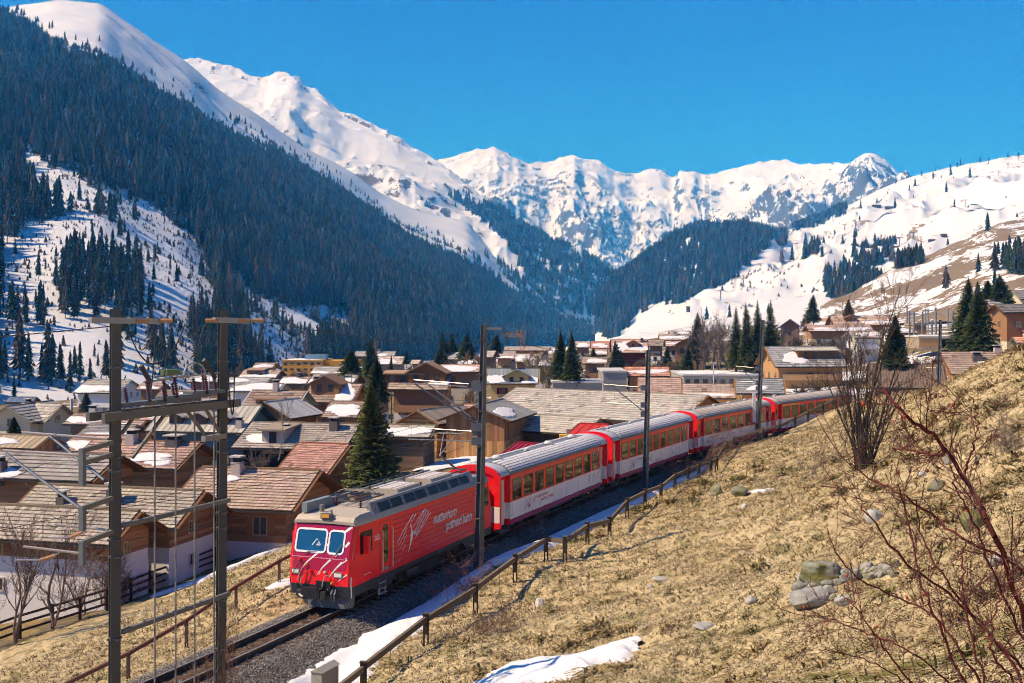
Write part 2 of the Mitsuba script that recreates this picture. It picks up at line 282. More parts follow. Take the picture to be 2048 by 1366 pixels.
# 2 the second spur on the left, wooded at its right end
SP_RIDGE = [(250, 110, 4100), (380, 121, 4000), (440, 128, 4000), (490, 148, 3950), (520, 160, 3900), (556, 150, 3900), (590, 156, 3850), (612, 172, 3850), (645, 192, 3800), (690, 226, 3750), (722, 241, 3700), (780, 270, 3600), (830, 300, 3550), (880, 331, 3500), (950, 384, 3400), (1010, 430, 3300), (1080, 475, 3200), (1160, 512, 3150), (1232, 556, 3100), (1300, 600, 3080)]
SP_FOOT = [(250, 600, 2500), (700, 600, 2400), (1000, 640, 2500), (1130, 655, 2600), (1300, 650, 2800)]
def sp_disp(W, t):
    e = np.clip(t * 4, 0, 1) * np.clip((1.02 - t) * 2.6, .06, 1)
    q = W @ np.array([[.35, .93, 0], [0, 0, 0], [0, 0, 0]]).T
    g = ridged(np.stack([(W[..., 0] * .3 + W[..., 1] * .95) / 190, t * 1.2, 0 * t], -1), 4, 31) - .6
    return e * (g * 70 + (crest(W / 420, 5, 33) - .3) * 120 + (crest(W / 60, 3, 34) - .3) * 16) + (t > .95) * (crest(W / 50, 3, 35) - .3) * 18
spur = Sheet(SP_FOOT, SP_RIDGE, 420, 200, sp_disp, 'snowy_spur', 'left_snow', bulge=-.02)
# 3 the big slope on the left: forest below, snow above
LM_RIDGE = [(-420, 60, 1500), (-60, 30, 2000), (0, 18, 2080), (60, 8, 2150), (120, 0, 2200), (190, 4, 2250), (250, 40, 2300), (310, 82, 2340), (370, 122, 2380), (440, 182, 2440), (520, 232, 2500), (600, 288, 2560), (700, 342, 2640), (780, 396, 2720), (870, 430, 2800), (930, 442, 2860), (962, 470, 2900), (1000, 510, 2930), (1045, 545, 2950), (1120, 610, 2960), (1310, 690, 2900)]
LM_FOOT = [(-420, 880, 330), (0, 815, 430), (300, 795, 480), (560, 755, 640), (800, 728, 950), (1000, 706, 1500), (1130, 690, 2000), (1310, 692, 2600)]
def lm_disp(W, t):
    e = np.clip(t * 6, 0, 1) * np.clip((1.02 - t) * 6, .06, 1)
    along = (W[..., 0] * .225 + W[..., 1] * .974)
    g = ridged(np.stack([along / 150, t * 1.1, 0 * t], -1), 4, 41) - .6
    g2 = fb(np.stack([along / 28, t * 5, 0 * t], -1), 3, 43) - .5
    return e * (g * 34 + g2 * 10 + (fb(W / 300, 3, 44) - .5) * 70 + (fb(W / 30, 2, 45) - .5) * 4)
lm = Sheet(LM_FOOT, LM_RIDGE, 460, 260, lm_disp, 'left_mountain', 'left_snow', bulge=-.015)
# 4 the snow fields on the right with the ski slope
RS_RIDGE = [(1380, 596, 2300), (1440, 560, 2500), (1500, 510, 2800), (1545, 474, 3000), (1600, 452, 3200), (1650, 430, 3300), (1700, 408, 3400), (1760, 378, 3500), (1815, 355, 3500), (1870, 341, 3500), (1950, 325, 3500), (2048, 312, 3450), (2300, 300, 3300), (2600, 330, 3000)]
RS_FOOT = [(1380, 668, 1250), (1440, 660, 1200), (1600, 650, 1080), (1800, 640, 950), (2048, 630, 900), (2600, 620, 850)]
def rs_disp(W, t):
    e = np.clip(t * 4, 0, 1) * np.clip((1.02 - t) * 1.8, .02, 1)
    return e * ((fb(W / 420, 4, 51) - .55) * 130 + (crest(W / 260, 5, 52) - .4) * 110 + (crest(W / 70, 3, 53) - .35) * 16)
rs = Sheet(RS_FOOT, RS_RIDGE, 400, 200, rs_disp, 'snow_fields', 'right_snow', bulge=.0)
# 5 the wooded knoll in the middle
KN_RIDGE = [(1190, 625, 2350), (1225, 585, 2350), (1245, 562, 2350), (1290, 525, 2350), (1330, 500, 2350), (1370, 478, 2350), (1420, 466, 2350), (1480, 470, 2350), (1535, 480, 2350), (1560, 500, 2330), (1590, 540, 2300), (1640, 600, 2250)]
KN_FOOT = [(1190, 700, 1750), (1245, 690, 1700), (1330, 672, 1650), (1420, 655, 1620), (1535, 650, 1600), (1640, 650, 1600)]
kn = Sheet(KN_FOOT, KN_RIDGE, 140, 70, lambda W, t: np.clip(t * 5, 0, 1) * ((fb(W / 60, 3, 61) - .5) * 26), 'wooded_knoll', 'right_snow', bulge=.06)
# 6 the brown, half thawed slope at the right
PS_RIDGE = [(1640, 640, 1000), (1700, 602, 1020), (1750, 565, 1050), (1790, 543, 1080), (1840, 525, 1100), (1920, 492, 1120), (1990, 465, 1130), (2048, 446, 1130), (2200, 400, 1100), (2500, 380, 1000)]
PS_FOOT = [(1640, 660, 640), (1750, 648, 600), (1850, 645, 560), (2048, 640, 480), (2200, 640, 440), (2500, 650, 400)]
ps = Sheet(PS_FOOT, PS_RIDGE, 220, 120, lambda W, t: np.clip(t * 5, 0, 1) * ((fb(W / 70, 4, 71) - .5) * 26 + (fb(W / 14, 3, 72) - .5) * 3), 'thawing_slope', 'patchy_slope', bulge=.02)
# haze
_b = (np.array([-4200, -70, -60.0]), np.array([4200, 7600, 1080.0]))
scene['haze'] = {'type': 'cube', 'to_world': T().translate(list((_b[0] + _b[1]) / 2)).scale(list((_b[1] - _b[0]) / 2)), 'bsdf': {'type': 'null'}, 'interior': {'type': 'ref', 'id': 'haze_air'}}
tag('haze', kind='stuff')
# ================================================================ woods
from shapely.geometry import Polygon, Point
from shapely import contains_xy
rng = np.random.default_rng(7)
def fir(rng, tiers, sides, trunk=0.0, width=.16, droop=.5):
    """A spruce one unit high: ragged skirts of boughs round a trunk."""
    v, f, sh = [], [], []; n = 0
    for k in range(tiers):
        u = k / tiers; z0 = trunk + (1 - trunk) * u * .97; r = width * (1 - u) ** .8 * rng.uniform(.82, 1.12) + .008
        zt = min(z0 + (1 - trunk) * (1.9 / tiers) * rng.uniform(.9, 1.15), 1.0)
        a = np.arange(2 * sides) * np.pi / sides + rng.uniform(0, 6)
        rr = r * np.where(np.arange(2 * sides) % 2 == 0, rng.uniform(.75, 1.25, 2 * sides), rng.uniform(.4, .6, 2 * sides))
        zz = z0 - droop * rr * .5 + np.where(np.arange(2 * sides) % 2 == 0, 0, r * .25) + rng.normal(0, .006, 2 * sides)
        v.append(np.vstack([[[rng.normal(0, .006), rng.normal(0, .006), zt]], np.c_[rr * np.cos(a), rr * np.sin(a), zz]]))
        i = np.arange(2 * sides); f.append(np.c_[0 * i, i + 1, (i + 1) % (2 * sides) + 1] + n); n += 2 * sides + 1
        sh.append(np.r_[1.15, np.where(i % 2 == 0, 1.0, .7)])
    if trunk > 0:
        q = np.arange(3) * 2.1; w = .012
        v.append(np.vstack([np.c_[w * np.cos(q), w * np.sin(q), 0 * q - .03], np.c_[.6 * w * np.cos(q), .6 * w * np.sin(q), 0 * q + trunk + .2]]))
        f.append(np.array([[0, 1, 4], [0, 4, 3], [1, 2, 5], [1, 5, 4], [2, 0, 3], [2, 3, 5]]) + n); sh.append(np.full(6, -1.0))
    return np.vstack(v), np.vstack(f), np.concatenate(sh)
FAR_FIRS = [fir(rng, 4, 4) for _ in range(8)]
MID_FIRS = [fir(rng, 6, 5, .06) for _ in range(8)]
NEAR_FIRS = [fir(rng, 12, 6, rng.uniform(.08, .3), rng.uniform(.11, .16)) for _ in range(10)]
BARK = np.array([.10, .075, .055])
def wood(key, spots, heights, protos, label, bases, cat='forest', wide=1.0):
    """Many trees as one mesh."""
    V_, F_, C_, n = [], [], [], 0; r2 = np.random.default_rng(len(spots) + 5)
    kind = r2.integers(0, len(protos), len(spots))
    for k, (v, f, sh) in enumerate(protos):
        q = spots[kind == k]; h = heights[kind == k]
        if not len(q): continue
        a = r2.uniform(0, 6.28, len(q)); w = h * r2.uniform(.85, 1.2, len(q)) * wide
        x = (v[None, :, 0] * np.cos(a)[:, None] - v[None, :, 1] * np.sin(a)[:, None]) * w[:, None]
        y = (v[None, :, 0] * np.sin(a)[:, None] + v[None, :, 1] * np.cos(a)[:, None]) * w[:, None]
        z = v[None, :, 2] * h[:, None] - .01 * h[:, None]
        V_.append((np.stack([x, y, z], -1) + q[:, None]).reshape(-1, 3))
        F_.append((f[None] + (np.arange(len(q)) * len(v))[:, None, None]).reshape(-1, 3) + n); n += len(q) * len(v)
        base = np.asarray(bases)[r2.integers(0, len(bases), len(q))] * r2.uniform(.6, 1.4, (len(q), 1)) * (.7 + .6 * fb(q / 45, 3, 5)[:, None])
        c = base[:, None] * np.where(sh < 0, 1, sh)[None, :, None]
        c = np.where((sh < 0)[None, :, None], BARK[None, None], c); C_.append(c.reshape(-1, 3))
    scene[key] = mikit.ply((np.vstack(V_), np.vstack(F_)), 'needles', color=np.vstack(C_))
    if label: tag(key, label, cat, kind='stuff')
GREENS = [(.024, .036, .021), (.032, .042, .020), (.022, .033, .021), (.040, .042, .021), (.026, .039, .027), (.055, .045, .027), (.085, .062, .04), (.028, .045, .022)]
def scatter(sheet, spacing, seed, dens=lambda px, py, w: np.ones(len(px))):
    """Points on a mountain side about 'spacing' metres apart, kept where dens allows."""
    r = np.random.default_rng(seed); W = sheet.W
    e1 = np.linalg.norm(np.diff(W, axis=1), axis=-1)[:-1]; e2 = np.linalg.norm(np.diff(W, axis=0), axis=-1)[:, :-1]
    area = e1 * e2; cnt = r.poisson(area / spacing ** 2)
    i, j = np.nonzero(cnt); rep = cnt[i, j]; i, j = np.repeat(i, rep), np.repeat(j, rep)
    t = (i + r.random(len(i))) / (sheet.nt - 1); a = (j + r.random(len(j))) / (sheet.ns - 1)
    w = sheet.at(a, t); px, py = proj(w)
    k = (r.random(len(px)) < dens(px, py, w)) & (px > -260) & (px < 2400)
    return w[k], px[k], py[k], t[k]
def inside(px, py, polys):
    m = np.zeros(len(px), bool)
    for q in polys: m |= contains_xy(Polygon(q), px, py)
    return m
TREELINE = np.array([(-400, 10), (0, 30), (60, 52), (110, 86), (200, 114), (250, 142), (300, 172), (360, 207), (420, 243), (470, 268), (520, 295), (570, 318), (620, 345), (660, 368), (700, 391), (760, 435), (810, 468), (860, 495), (910, 518), (960, 543), (1040, 583), (1130, 634), (1200, 654), (1310, 692)], float)
CLEAR = [[(55, 285), (110, 335), (170, 355), (255, 395), (310, 410), (340, 425), (385, 460), (402, 500), (428, 560), (440, 600), (432, 650), (402, 700), (392, 830), (225, 840), (240, 690), (285, 650), (285, 560), (250, 525), (190, 512), (140, 500), (140, 450), (40, 440), (25, 410), (75, 395), (45, 330)],
         [(0, 520), (40, 500), (48, 440), (140, 450), (140, 500), (120, 590), (125, 640), (215, 650), (240, 840), (150, 850), (0, 850)],
         [(440, 560), (470, 545), (520, 590), (600, 612), (690, 615), (712, 690), (660, 735), (612, 745), (590, 770), (560, 800), (485, 800), (500, 650)],
         [(0, 330), (25, 320), (30, 350), (0, 360)], [(60, 150), (80, 165), (72, 185), (55, 170)], [(325, 230), (335, 240), (330, 250)], [(240, 330), (262, 345), (255, 365)], [(590, 420), (602, 430), (598, 452)], [(520, 480), (528, 500), (518, 505)]]
GROVES = [[(20, 405), (70, 400), (140, 425), (140, 448), (30, 445)], [(295, 712), (350, 712), (350, 750), (295, 750)], [(380, 655), (440, 640), (445, 760), (385, 765)], [(0, 735), (165, 750), (165, 825), (0, 825)], [(160, 770), (200, 772), (200, 780), (160, 780)], [(20, 640), (85, 645), (85, 665), (20, 660)], [(495, 735), (530, 735), (530, 760), (495, 760)], [(610, 725), (700, 700), (700, 740), (610, 750)], [(250, 800), (400, 790), (400, 830), (250, 830)], [(540, 765), (580, 760), (580, 780), (540, 780)], [(180, 425), (240, 428), (240, 440), (180, 438)]]
def lm_dens(px, py, w):
    line = np.interp(px, TREELINE[:, 0], TREELINE[:, 1]) + (fb(w / 60, 3, 81) - .5) * 46 + (fb(w / 14, 2, 83) - .5) * 22
    d = np.where(py > line, 1.0, .0)
    d = np.where((py > line - 26) & (py <= line), .06, d)
    warp_ = (fb(w / 28, 3, 85) - .5) * 60; w2 = (fb(w / 28, 3, 86) - .5) * 60
    cl = inside(px + warp_, py + w2, CLEAR); gr = inside(px + warp_ * .5, py + w2 * .5, GROVES)
    d = np.where(cl & (py > line), np.where(gr, .75, .022 * (1 + 2 * (fb(w / 22, 2, 84) > .55))), d)
    d = np.where((fb(w / np.array([55, 55, 55]), 3, 88) > .67) & ~gr, d * .25, d)
    return d
w, px, py, t = scatter(lm, 6.2, 11, lm_dens)
ok = t < .97; w, px, py = w[ok], px[ok], py[ok]
hgt = rng.uniform(13, 27, len(w)) * np.where(rng.random(len(w)) < .2, .6, 1) * (.75 + .5 * fb(w / 60, 3, 6))
dist = w[:, 1]
hgt *= np.where(inside(px, py, CLEAR) & ~inside(px, py, GROVES), rng.uniform(.3, .8, len(w)), 1)
line = np.interp(px, TREELINE[:, 0], TREELINE[:, 1]); hgt *= np.clip(.55 + (py - line) / 60, .5, 1)
near = dist < 760; mid = (dist >= 760) & (dist < 1300)
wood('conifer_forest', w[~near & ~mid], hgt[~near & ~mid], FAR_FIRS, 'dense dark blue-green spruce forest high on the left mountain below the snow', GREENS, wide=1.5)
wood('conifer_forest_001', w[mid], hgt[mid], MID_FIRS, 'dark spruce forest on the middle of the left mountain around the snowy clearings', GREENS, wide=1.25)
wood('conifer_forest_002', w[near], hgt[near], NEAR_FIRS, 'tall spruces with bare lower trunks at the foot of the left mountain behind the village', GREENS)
# low young growth and stumps in the clearings
w, px, py, t = scatter(lm, 5.0, 12, lambda px, py, w: np.where(inside(px, py, CLEAR), .30 + .5 * (fb(w / 25, 2, 90) > .52), 0.0))
ok = py > 300; w = w[ok]
wood('young_conifers', w, rng.uniform(.8, 2.6, len(w)) * np.where(rng.random(len(w)) < .12, 2.2, 1), FAR_FIRS, 'low young spruces and stumps dotting the snowy clearings of the left mountain', [(.05, .06, .04), (.06, .055, .04), (.09, .07, .05)], 'undergrowth', wide=2.2)
# spur
SPW = [[(886, 392), (930, 400), (960, 412), (1010, 428), (1080, 470), (1150, 505), (1232, 552), (1300, 600), (1300, 640), (1120, 625), (1080, 600), (1055, 560), (1000, 480), (945, 425)]]
SPC = [[(900, 400), (915, 402), (940, 430), (925, 425)], [(970, 415), (1020, 432), (1010, 440), (975, 428)]]
w, px, py, t = scatter(spur, 9.5, 13, lambda px, py, w: np.where(inside(px + (fb(w / 50, 3, 92) - .5) * 40, py + (fb(w / 50, 3, 93) - .5) * 30, SPW) & ~inside(px, py, SPC), 1.0, 0.0))
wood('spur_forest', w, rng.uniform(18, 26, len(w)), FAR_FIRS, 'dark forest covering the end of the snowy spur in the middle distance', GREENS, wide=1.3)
# trees along the foot of the left mountain's far end and in the valley
BAND = [[(1040, 585), (1130, 600), (1230, 625), (1330, 660), (1320, 690), (1200, 650), (1120, 628)]]
w, px, py, t = scatter(lm, 9, 14, lambda px, py, w: np.where((t_ := (fb(w / 40, 3, 95))) > .5, .35, .04) * (py < np.interp(px, TREELINE[:, 0], TREELINE[:, 1])) * inside(px, py, [[(940, 500), (1045, 545), (1130, 600), (1310, 680), (1310, 692), (1130, 640), (960, 545)]]))
wood('valley_trees', w, rng.uniform(14, 22, len(w)), FAR_FIRS, 'loose spruces on the snowy meadow strip where the left mountain runs out', GREENS, wide=1.2)
# knoll
def kn_dens(px, py, w):
    d = np.where(px + (fb(w / 40, 3, 96) - .5) * 60 < 1545 - np.clip(py - 480, 0, 200) * .85, 1.0, 0.0)
    return d * np.where(fb(w / 45, 3, 97) > .64, .12, 1) * (py + (fb(w / 50, 3, 91) - .5) * 50 < 606 + np.clip((1310 - px) / 90, 0, 1) * 70)
w, px, py, t = scatter(kn, 8.0, 15, kn_dens)
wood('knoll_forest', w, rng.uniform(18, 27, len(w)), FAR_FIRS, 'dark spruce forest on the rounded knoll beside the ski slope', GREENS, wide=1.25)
# right side patches
RSW = [[(1601, 500), (1643, 495), (1645, 517), (1605, 517)], [(1705, 510), (1790, 500), (1790, 520), (1740, 536), (1705, 530)], [(1647, 560), (1700, 536), (1760, 545), (1760, 590), (1700, 620), (1655, 590)], [(1588, 463), (1600, 452), (1690, 415), (1690, 428), (1640, 450)], [(1553, 470), (1572, 468), (1570, 500), (1556, 500)]]
w, px, py, t = scatter(rs, 9.0, 16, lambda px, py, w: np.where(inside(px + (fb(w / 40, 3, 98) - .5) * 24, py + (fb(w / 40, 3, 99) - .5) * 16, RSW), 1.0, 0.004))
wood('slope_copses', w, rng.uniform(14, 23, len(w)), FAR_FIRS, 'dark copses of spruces scattered over the right snow fields', GREENS, wide=1.3)
w, px, py, t = scatter(rs, 9.0, 17, lambda px, py, w: np.where((fb(w / 60, 3, 100) > .56) & (py > 470) & (px > 1480), .5, .008))
wood('bare_shrubs', w, rng.uniform(1.5, 4.5, len(w)), FAR_FIRS, 'leafless brown shrubs speckling the right snow fields', [(.14, .11, .09), (.11, .09, .075), (.08, .075, .06)], 'shrubs', wide=3.0)
PSW = [[(1985, 540), (2048, 505), (2300, 480), (2300, 560), (2048, 555)], [(1793, 528), (1848, 519), (1848, 530), (1795, 540)]]
w, px, py, t = scatter(ps, 7.0, 18, lambda px, py, w: np.where(inside(px, py, PSW), 1.0, .003))
wood('thawing_slope_trees', w, rng.uniform(9, 16, len(w)), MID_FIRS, 'dark spruce wood and single trees on the brown thawing slope at right', GREENS, wide=1.2)
# ================================================================ the railway
import shapely
from shapely.geometry import box as sbox, LineString
from trimesh.creation import triangulate_polygon
def place(s0, L):
    a, b = track(s0), track(s0 + L); d = nrm(b - a); r = np.array([d[1], -d[0], 0.0]); return lambda u, v, w, a=a, d=d, r=r: a + d * u + r * v + UP * w
def rrect(x0, y0, x1, y1, r): return sbox(x0 + r, y0 + r, x1 - r, y1 - r).buffer(r, quad_segs=4)
def plate(mb, shape, fn, thick, col):
    """A flat shape in (a, b) given real thickness; fn(a, b, h) puts it in the world."""
    for g in getattr(shape, 'geoms', [shape]):
        if g.is_empty: continue
        v, f = triangulate_polygon(g, engine='earcut')
        v = np.asarray(v); mb.add([fn(x, y, thick) for x, y in v], f, col)
        for ring in [g.exterior, *g.interiors]:
            q = np.array(ring.coords); n = len(q)
            lo = [fn(x, y, 0) for x, y in q]; hi = [fn(x, y, thick) for x, y in q]
            mb.strip([lo, hi], col)
    return mb
def stroke(pts, w0, w1):
    p = np.array(pts, float); t = nrm(np.gradient(p, axis=0)); nn = np.c_[-t[:, 1], t[:, 0]]; w = np.linspace(w0, w1, len(p))[:, None] / 2
    return shapely.Polygon(np.vstack([p + nn * w, (p - nn * w)[::-1]])).buffer(0)
def lettering(mb, text, h, fn, col, x0, y0, width=None, slant=.22, bold=True, thick=.003):
    m = meshkit.text_mesh(text, h, depth=thick, bold=bold); v = np.array(m.vertices)
    w = v[:, 0].max() - v[:, 0].min(); k = (width / w) if width else 1.0
    x = (v[:, 0] - v[:, 0].min()) * k + v[:, 1] * slant
    mb.add([fn(x0 + a, y0 + b, c + .001) for a, b, c in zip(x, v[:, 1], v[:, 2])], m.faces, col)
RED, RED2, MAG, WHITE, DARK, GREY = (.86, .012, .020), (.60, .035, .012), (.34, .006, .055), (.78, .77, .75), (.035, .042, .048), (.30, .31, .32)
BLACK, STEEL, ROOFG, DUST = (.012, .012, .014), (.16, .16, .165), (.20, .20, .205), (.40, .35, .28)
# ------------------------------------------------ the engine
LL = 14.1
M = place(0.0, LL)
eng = new('locomotive'); tag(eng, 'red electric locomotive with magenta front and white claw marks at the head of the train', 'locomotive')
def uf(w): return np.interp(w, [.15, .6, .95, 1.95, 3.13], [.22, .05, .0, .06, .42])
def ring(w, open_front=False, hw=1.34, cf=.17):
    a, b = float(uf(w)), LL - float(uf(w)); h = hw
    q = [(a, h - cf), (a + cf * .9, h), (b - cf * .9, h), (b, h - cf), (b, -h + cf), (b - cf * .9, -h), (a + cf * .9, -h), (a, -h + cf)]
    return [M(u, v, w) for u, v in q]
mb = MB(); mb.strip([ring(.97), ring(1.5), ring(1.95)], RED, close=True)
mb.strip([ring(1.95), ring(2.5), ring(3.13)], RED, close=False)
mb.put(eng + '__body', 'paint')
mb = MB(); hw = 1.30
skirt = lambda w0, w1, u0, u1, v: [[M(u0, v, w0), M(u1, v, w0)], [M(u0, v, w1), M(u1, v, w1)]]
mb.strip([ring(.62, hw=1.33), ring(.97, hw=1.33)][:2], DARK, close=True)
mb = MB()
for sg in (-1, 1):
    q = [(.2, .6), (1.7, .6), (2.1, .45), (3.3, .45), (3.6, .8), (10.4, .8), (10.8, .5), (12.2, .5), (12.6, .62), (13.95, .62), (13.95, .975), (.2, .975)]
    mb.prism(q, sg * 1.30 - .03, sg * 1.30 + .03, M, DARK)
mb.strip([[M(uf(w), -1.17, w) for w in (.58, .975)], [M(uf(w), 1.17, w) for w in (.58, .975)], [M(uf(w) + .16, 1.33, w) for w in (.58, .975)]], DARK)
mb.strip([[M(uf(w), -1.17, w) for w in (.58, .975)], [M(uf(w) + .16, -1.33, w) for w in (.58, .975)]], DARK)
mb.strip([[M(LL - uf(w), -1.17, w) for w in (.58, .975)], [M(LL - uf(w), 1.17, w) for w in (.58, .975)], [M(LL - uf(w) - .16, 1.33, w) for w in (.58, .975)]], (.05, .07, .085))  # rear skirt in a paler blue-grey, the light on it put into the colour
mb.box(M(LL / 2, 0, .8), (LL - .6, 2.5, .3), BLACK, np.array([M(1, 0, 0) - M(0, 0, 0), M(0, 1, 0) - M(0, 0, 0), UP]))
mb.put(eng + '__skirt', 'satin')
# snow plough
mb = MB()
lo = [(.55, -.95), (.12, -.45), (.12, .55), (.14, 1.12), (.45, 1.18)]; hi = [(.45, -1.12), (.20, -.7), (.20, .75), (.2, 1.15), (.5, 1.2)]
mb.strip([[M(u, v, .12 if abs(v) < .9 else .14) for u, v in lo], [M(u, v, .58) for u, v in hi]], (.11, .115, .12))
mb.put(eng + '__snow_plough', 'satin')
# front panel with two window openings
zf = lambda x, y: (-1.16 + 2.32 * (x - (190 - 70 * (y - 150) / 755)) / 765, 3.13 - 2.13 * (y - (150 + 72 * (x - (190 - 70 * (y - 150) / 755)) / 760)) / 758)
FR = lambda v, w, h: M(float(uf(w)) - h, v, w)
wl = rrect(-1.08, 2.15, .16, 2.94, .12); wr = rrect(.28, 2.13, .90, 2.92, .12)
mb = MB(); up = sbox(-1.165, 1.95, 1.165, 3.125).difference(wl.buffer(.0)).difference(wr)
plate(mb, up, FR, .006, MAG); low = shapely.Polygon([(-1.165, 1.95), (1.165, 1.95), (1.05, 1.52), (-1.12, 1.45)])
plate(mb, low, FR, .007, (.42, .008, .06)); mb.put(eng + '__front_panel', 'paint')
for wdw in (wl, wr):
    k = sub(eng, 'windscreen'); mb = MB(); plate(mb, wdw.buffer(.035).difference(wdw.buffer(-.03)), FR, .03, (.8, .82, .84)); mb.put(k + '__frame', 'paint')
    mb = MB(); v, f = triangulate_polygon(wdw.buffer(-.02), engine='earcut'); mb.add([FR(a, b, .002) for a, b in np.asarray(v)], f, WHITE); mb.put(k + '__pane', 'cab_glass')
# cab inside: lining, desk, seat
mb = MB()
mb.quad(M(1.9, -1.25, 1.2), M(1.9, 1.25, 1.2), M(1.9, 1.25, 3.1), M(1.9, -1.25, 3.1), (.42, .5, .5)); mb.quad(M(.1, -1.28, 1.9), M(1.9, -1.28, 1.9), M(1.9, -1.28, 3.1), M(.5, -1.28, 3.1), (.5, .55, .5))
mb.quad(M(.1, 1.28, 1.9), M(1.9, 1.28, 1.9), M(1.9, 1.28, 3.1), M(.5, 1.28, 3.1), (.3, .38, .4)); mb.quad(M(.05, -1.28, 1.2), M(.05, 1.28, 1.2), M(1.9, 1.28, 1.2), M(1.9, -1.28, 1.2), (.1, .1, .1))
mb.put(eng + '__cab_lining', 'matte')
mb = MB(); ax = np.array([M(1, 0, 0) - M(0, 0, 0), M(0, 1, 0) - M(0, 0, 0), UP])
mb.box(M(.55, -.45, 2.02), (.6, 1.1, .18), (.3, .42, .44), ax); mb.box(M(.7, -.75, 2.18), (.3, .35, .12), (.6, .65, .62), ax); mb.box(M(1.3, -.4, 2.2), (.12, .5, .9), (.08, .1, .12), ax); mb.box(M(1.15, -.4, 1.8), (.5, .5, .12), (.08, .1, .12), ax)
mb.put(eng + '__driver_desk', 'satin')
# emblem sticker on the left pane
mb = MB()
for q, a, b in (([(412, 440), (445, 400), (472, 366), (488, 376)], .03, .02), ([(475, 440), (490, 420), (497, 395), (510, 420), (522, 443)], .025, .025), ([(470, 443), (520, 446)], .02, .03)):
    plate(mb, stroke([zf(*p) for p in q], a, b), lambda x, y, h: FR(x, y, h + .006), .003, (.8, .8, .8))
mb.put(eng + '__window_emblem', 'satin')
# white claw marks
mb = MB()
for q, a, b in (([(505, 532), (430, 590), (350, 650), (275, 725)], .085, .03), ([(755, 565), (660, 640), (560, 725), (475, 822)], .10, .02), ([(650, 412), (612, 460)], .09, .075), ([(945, 232), (895, 262), (845, 298)], .10, .085), ([(912, 425), (862, 482)], .09, .08), ([(888, 632), (800, 690), (720, 765), (630, 862)], .10, .02), ([(525, 790), (505, 818)], .03, .02), ([(880, 832), (830, 862), (755, 912)], .05, .02)):
    plate(mb, stroke([zf(*p) for p in q], a, b), lambda x, y, h: FR(x, y, h + .009), .003, WHITE)
plate(mb, stroke([zf(150, 566), zf(500, 603), zf(848, 640)], .014, .014), lambda x, y, h: FR(x, y, h + .009), .004, (.7, .45, .5))
mb.put(eng + '__claw_marks', 'satin')
for x0, x1, y0, y1 in ((132, 240, 722, 790), (702, 818, 790, 860)):
    k = sub(eng, 'headlight'); a, b = zf(x0, y1), zf(x1, y0 + 20); sh = rrect(min(a[0], b[0]), min(a[1], b[1]), max(a[0], b[0]), max(a[1], b[1]), .03)
    mb = MB(); plate(mb, sh.buffer(.02), FR, .035, (.12, .12, .13)); mb.put(k + '__housing', 'satin')
    mb = MB(); plate(mb, sh.buffer(-.02), lambda x, y, h: FR(x, y, h + .034), .012, (.75, .75, .7)); mb.put(k + '__lens', 'porcelain')
for q in ([(320, 553), (395, 508)], [(735, 590), (830, 455)]):
    k = sub(eng, 'wiper'); mb = MB(); a, b = zf(*q[0]), zf(*q[1]); mb.tube([FR(*a, .05), FR(*b, .06)], .012, BLACK, 5); mb.tube([FR(*zf(q[1][0] - 50, q[1][1] + 5), .06), FR(*zf(q[1][0] + 90, q[1][1] + 8), .06)] if q[0][0] < 500 else [FR(*zf(740, 575), .06), FR(*zf(815, 440), .06)], .01, (.2, .2, .2), 4); mb.put(k, 'satin')
def hose(q, r, col, out=.14):
    p = np.array([FR(*zf(x, y), out * math.sin(math.pi * (.12 + .8 * i / (len(q) - 1)))) for i, (x, y) in enumerate(q)])
    from scipy.interpolate import CubicSpline
    t = np.linspace(0, len(q) - 1, 14); return CubicSpline(range(len(q)), p)(t), r, col
for q, c in (([(250, 610), (235, 690), (150, 810), (130, 900), (165, 940), (200, 915)], (.05, .03, .03)), ([(340, 680), (270, 770), (235, 860), (235, 935)], (.5, .35, .35)), ([(375, 765), (310, 810), (250, 860), (225, 930)], (.3, .05, .06)), ([(300, 830), (270, 880), (262, 960)], (.5, .4, .4)), ([(640, 835), (590, 860), (560, 950), (530, 1010)], (.45, .35, .36)), ([(715, 870), (718, 920), (715, 975)], RED)):
    k = sub(eng, 'hose'); mb = MB(); p, r, col = hose(q, .017, c); mb.tube(p, r, col, 5); mb.put(k, 'satin')
for x, y, c, r in ((255, 610, RED, .05), (345, 680, (.4, .3, .1), .045), (395, 770, RED, .06), (590, 790, (.6, .58, .5), .05), (670, 935, (.6, .35, .03), .05), (690, 890, RED, .04), (618, 1010, (.6, .6, .4), .03)):
    mb = MB(); mb.lathe(FR(*zf(x, y), 0), M(-1, 0, 0) - M(0, 0, 0), [(r, 0), (r, .07), (r * .6, .10), (0, .10)], c, 8); mb.put(sub(eng, 'connector'), 'satin')
# coupler and buffer
k = eng + '__coupler'; mb = MB()
mb.box(M(-.12, -.05, .72), (.5, .5, .3), BLACK, ax); mb.box(M(-.32, -.22, .72), (.10, .62, .42), (.02, .02, .022), ax); mb.box(M(-.3, .32, .66), (.12, .2, .3), (.03, .03, .03), ax); mb.box(M(.02, .2, .95), (.2, .6, .35), BLACK, ax)
mb.lathe(M(-.05, -.62, .68), M(-1, 0, 0) - M(0, 0, 0), [(.16, 0), (.16, .3), (.13, .34), (0, .34)], (.03, .03, .03), 12); mb.tube([M(-.40, -.62, .68), M(-.42, -.52, .62), M(-.42, -.45, .60)], .035, (.7, .6, .5), 6)
mb.tube([M(0, .55, .85), M(-.15, .56, .7), M(-.1, .5, .45)], .035, (.1, .13, .16), 6); mb.tube([M(0, .68, .85), M(-.12, .68, .68), M(-.08, .64, .42)], .03, (.1, .13, .16), 6)
mb.put(k, 'satin')
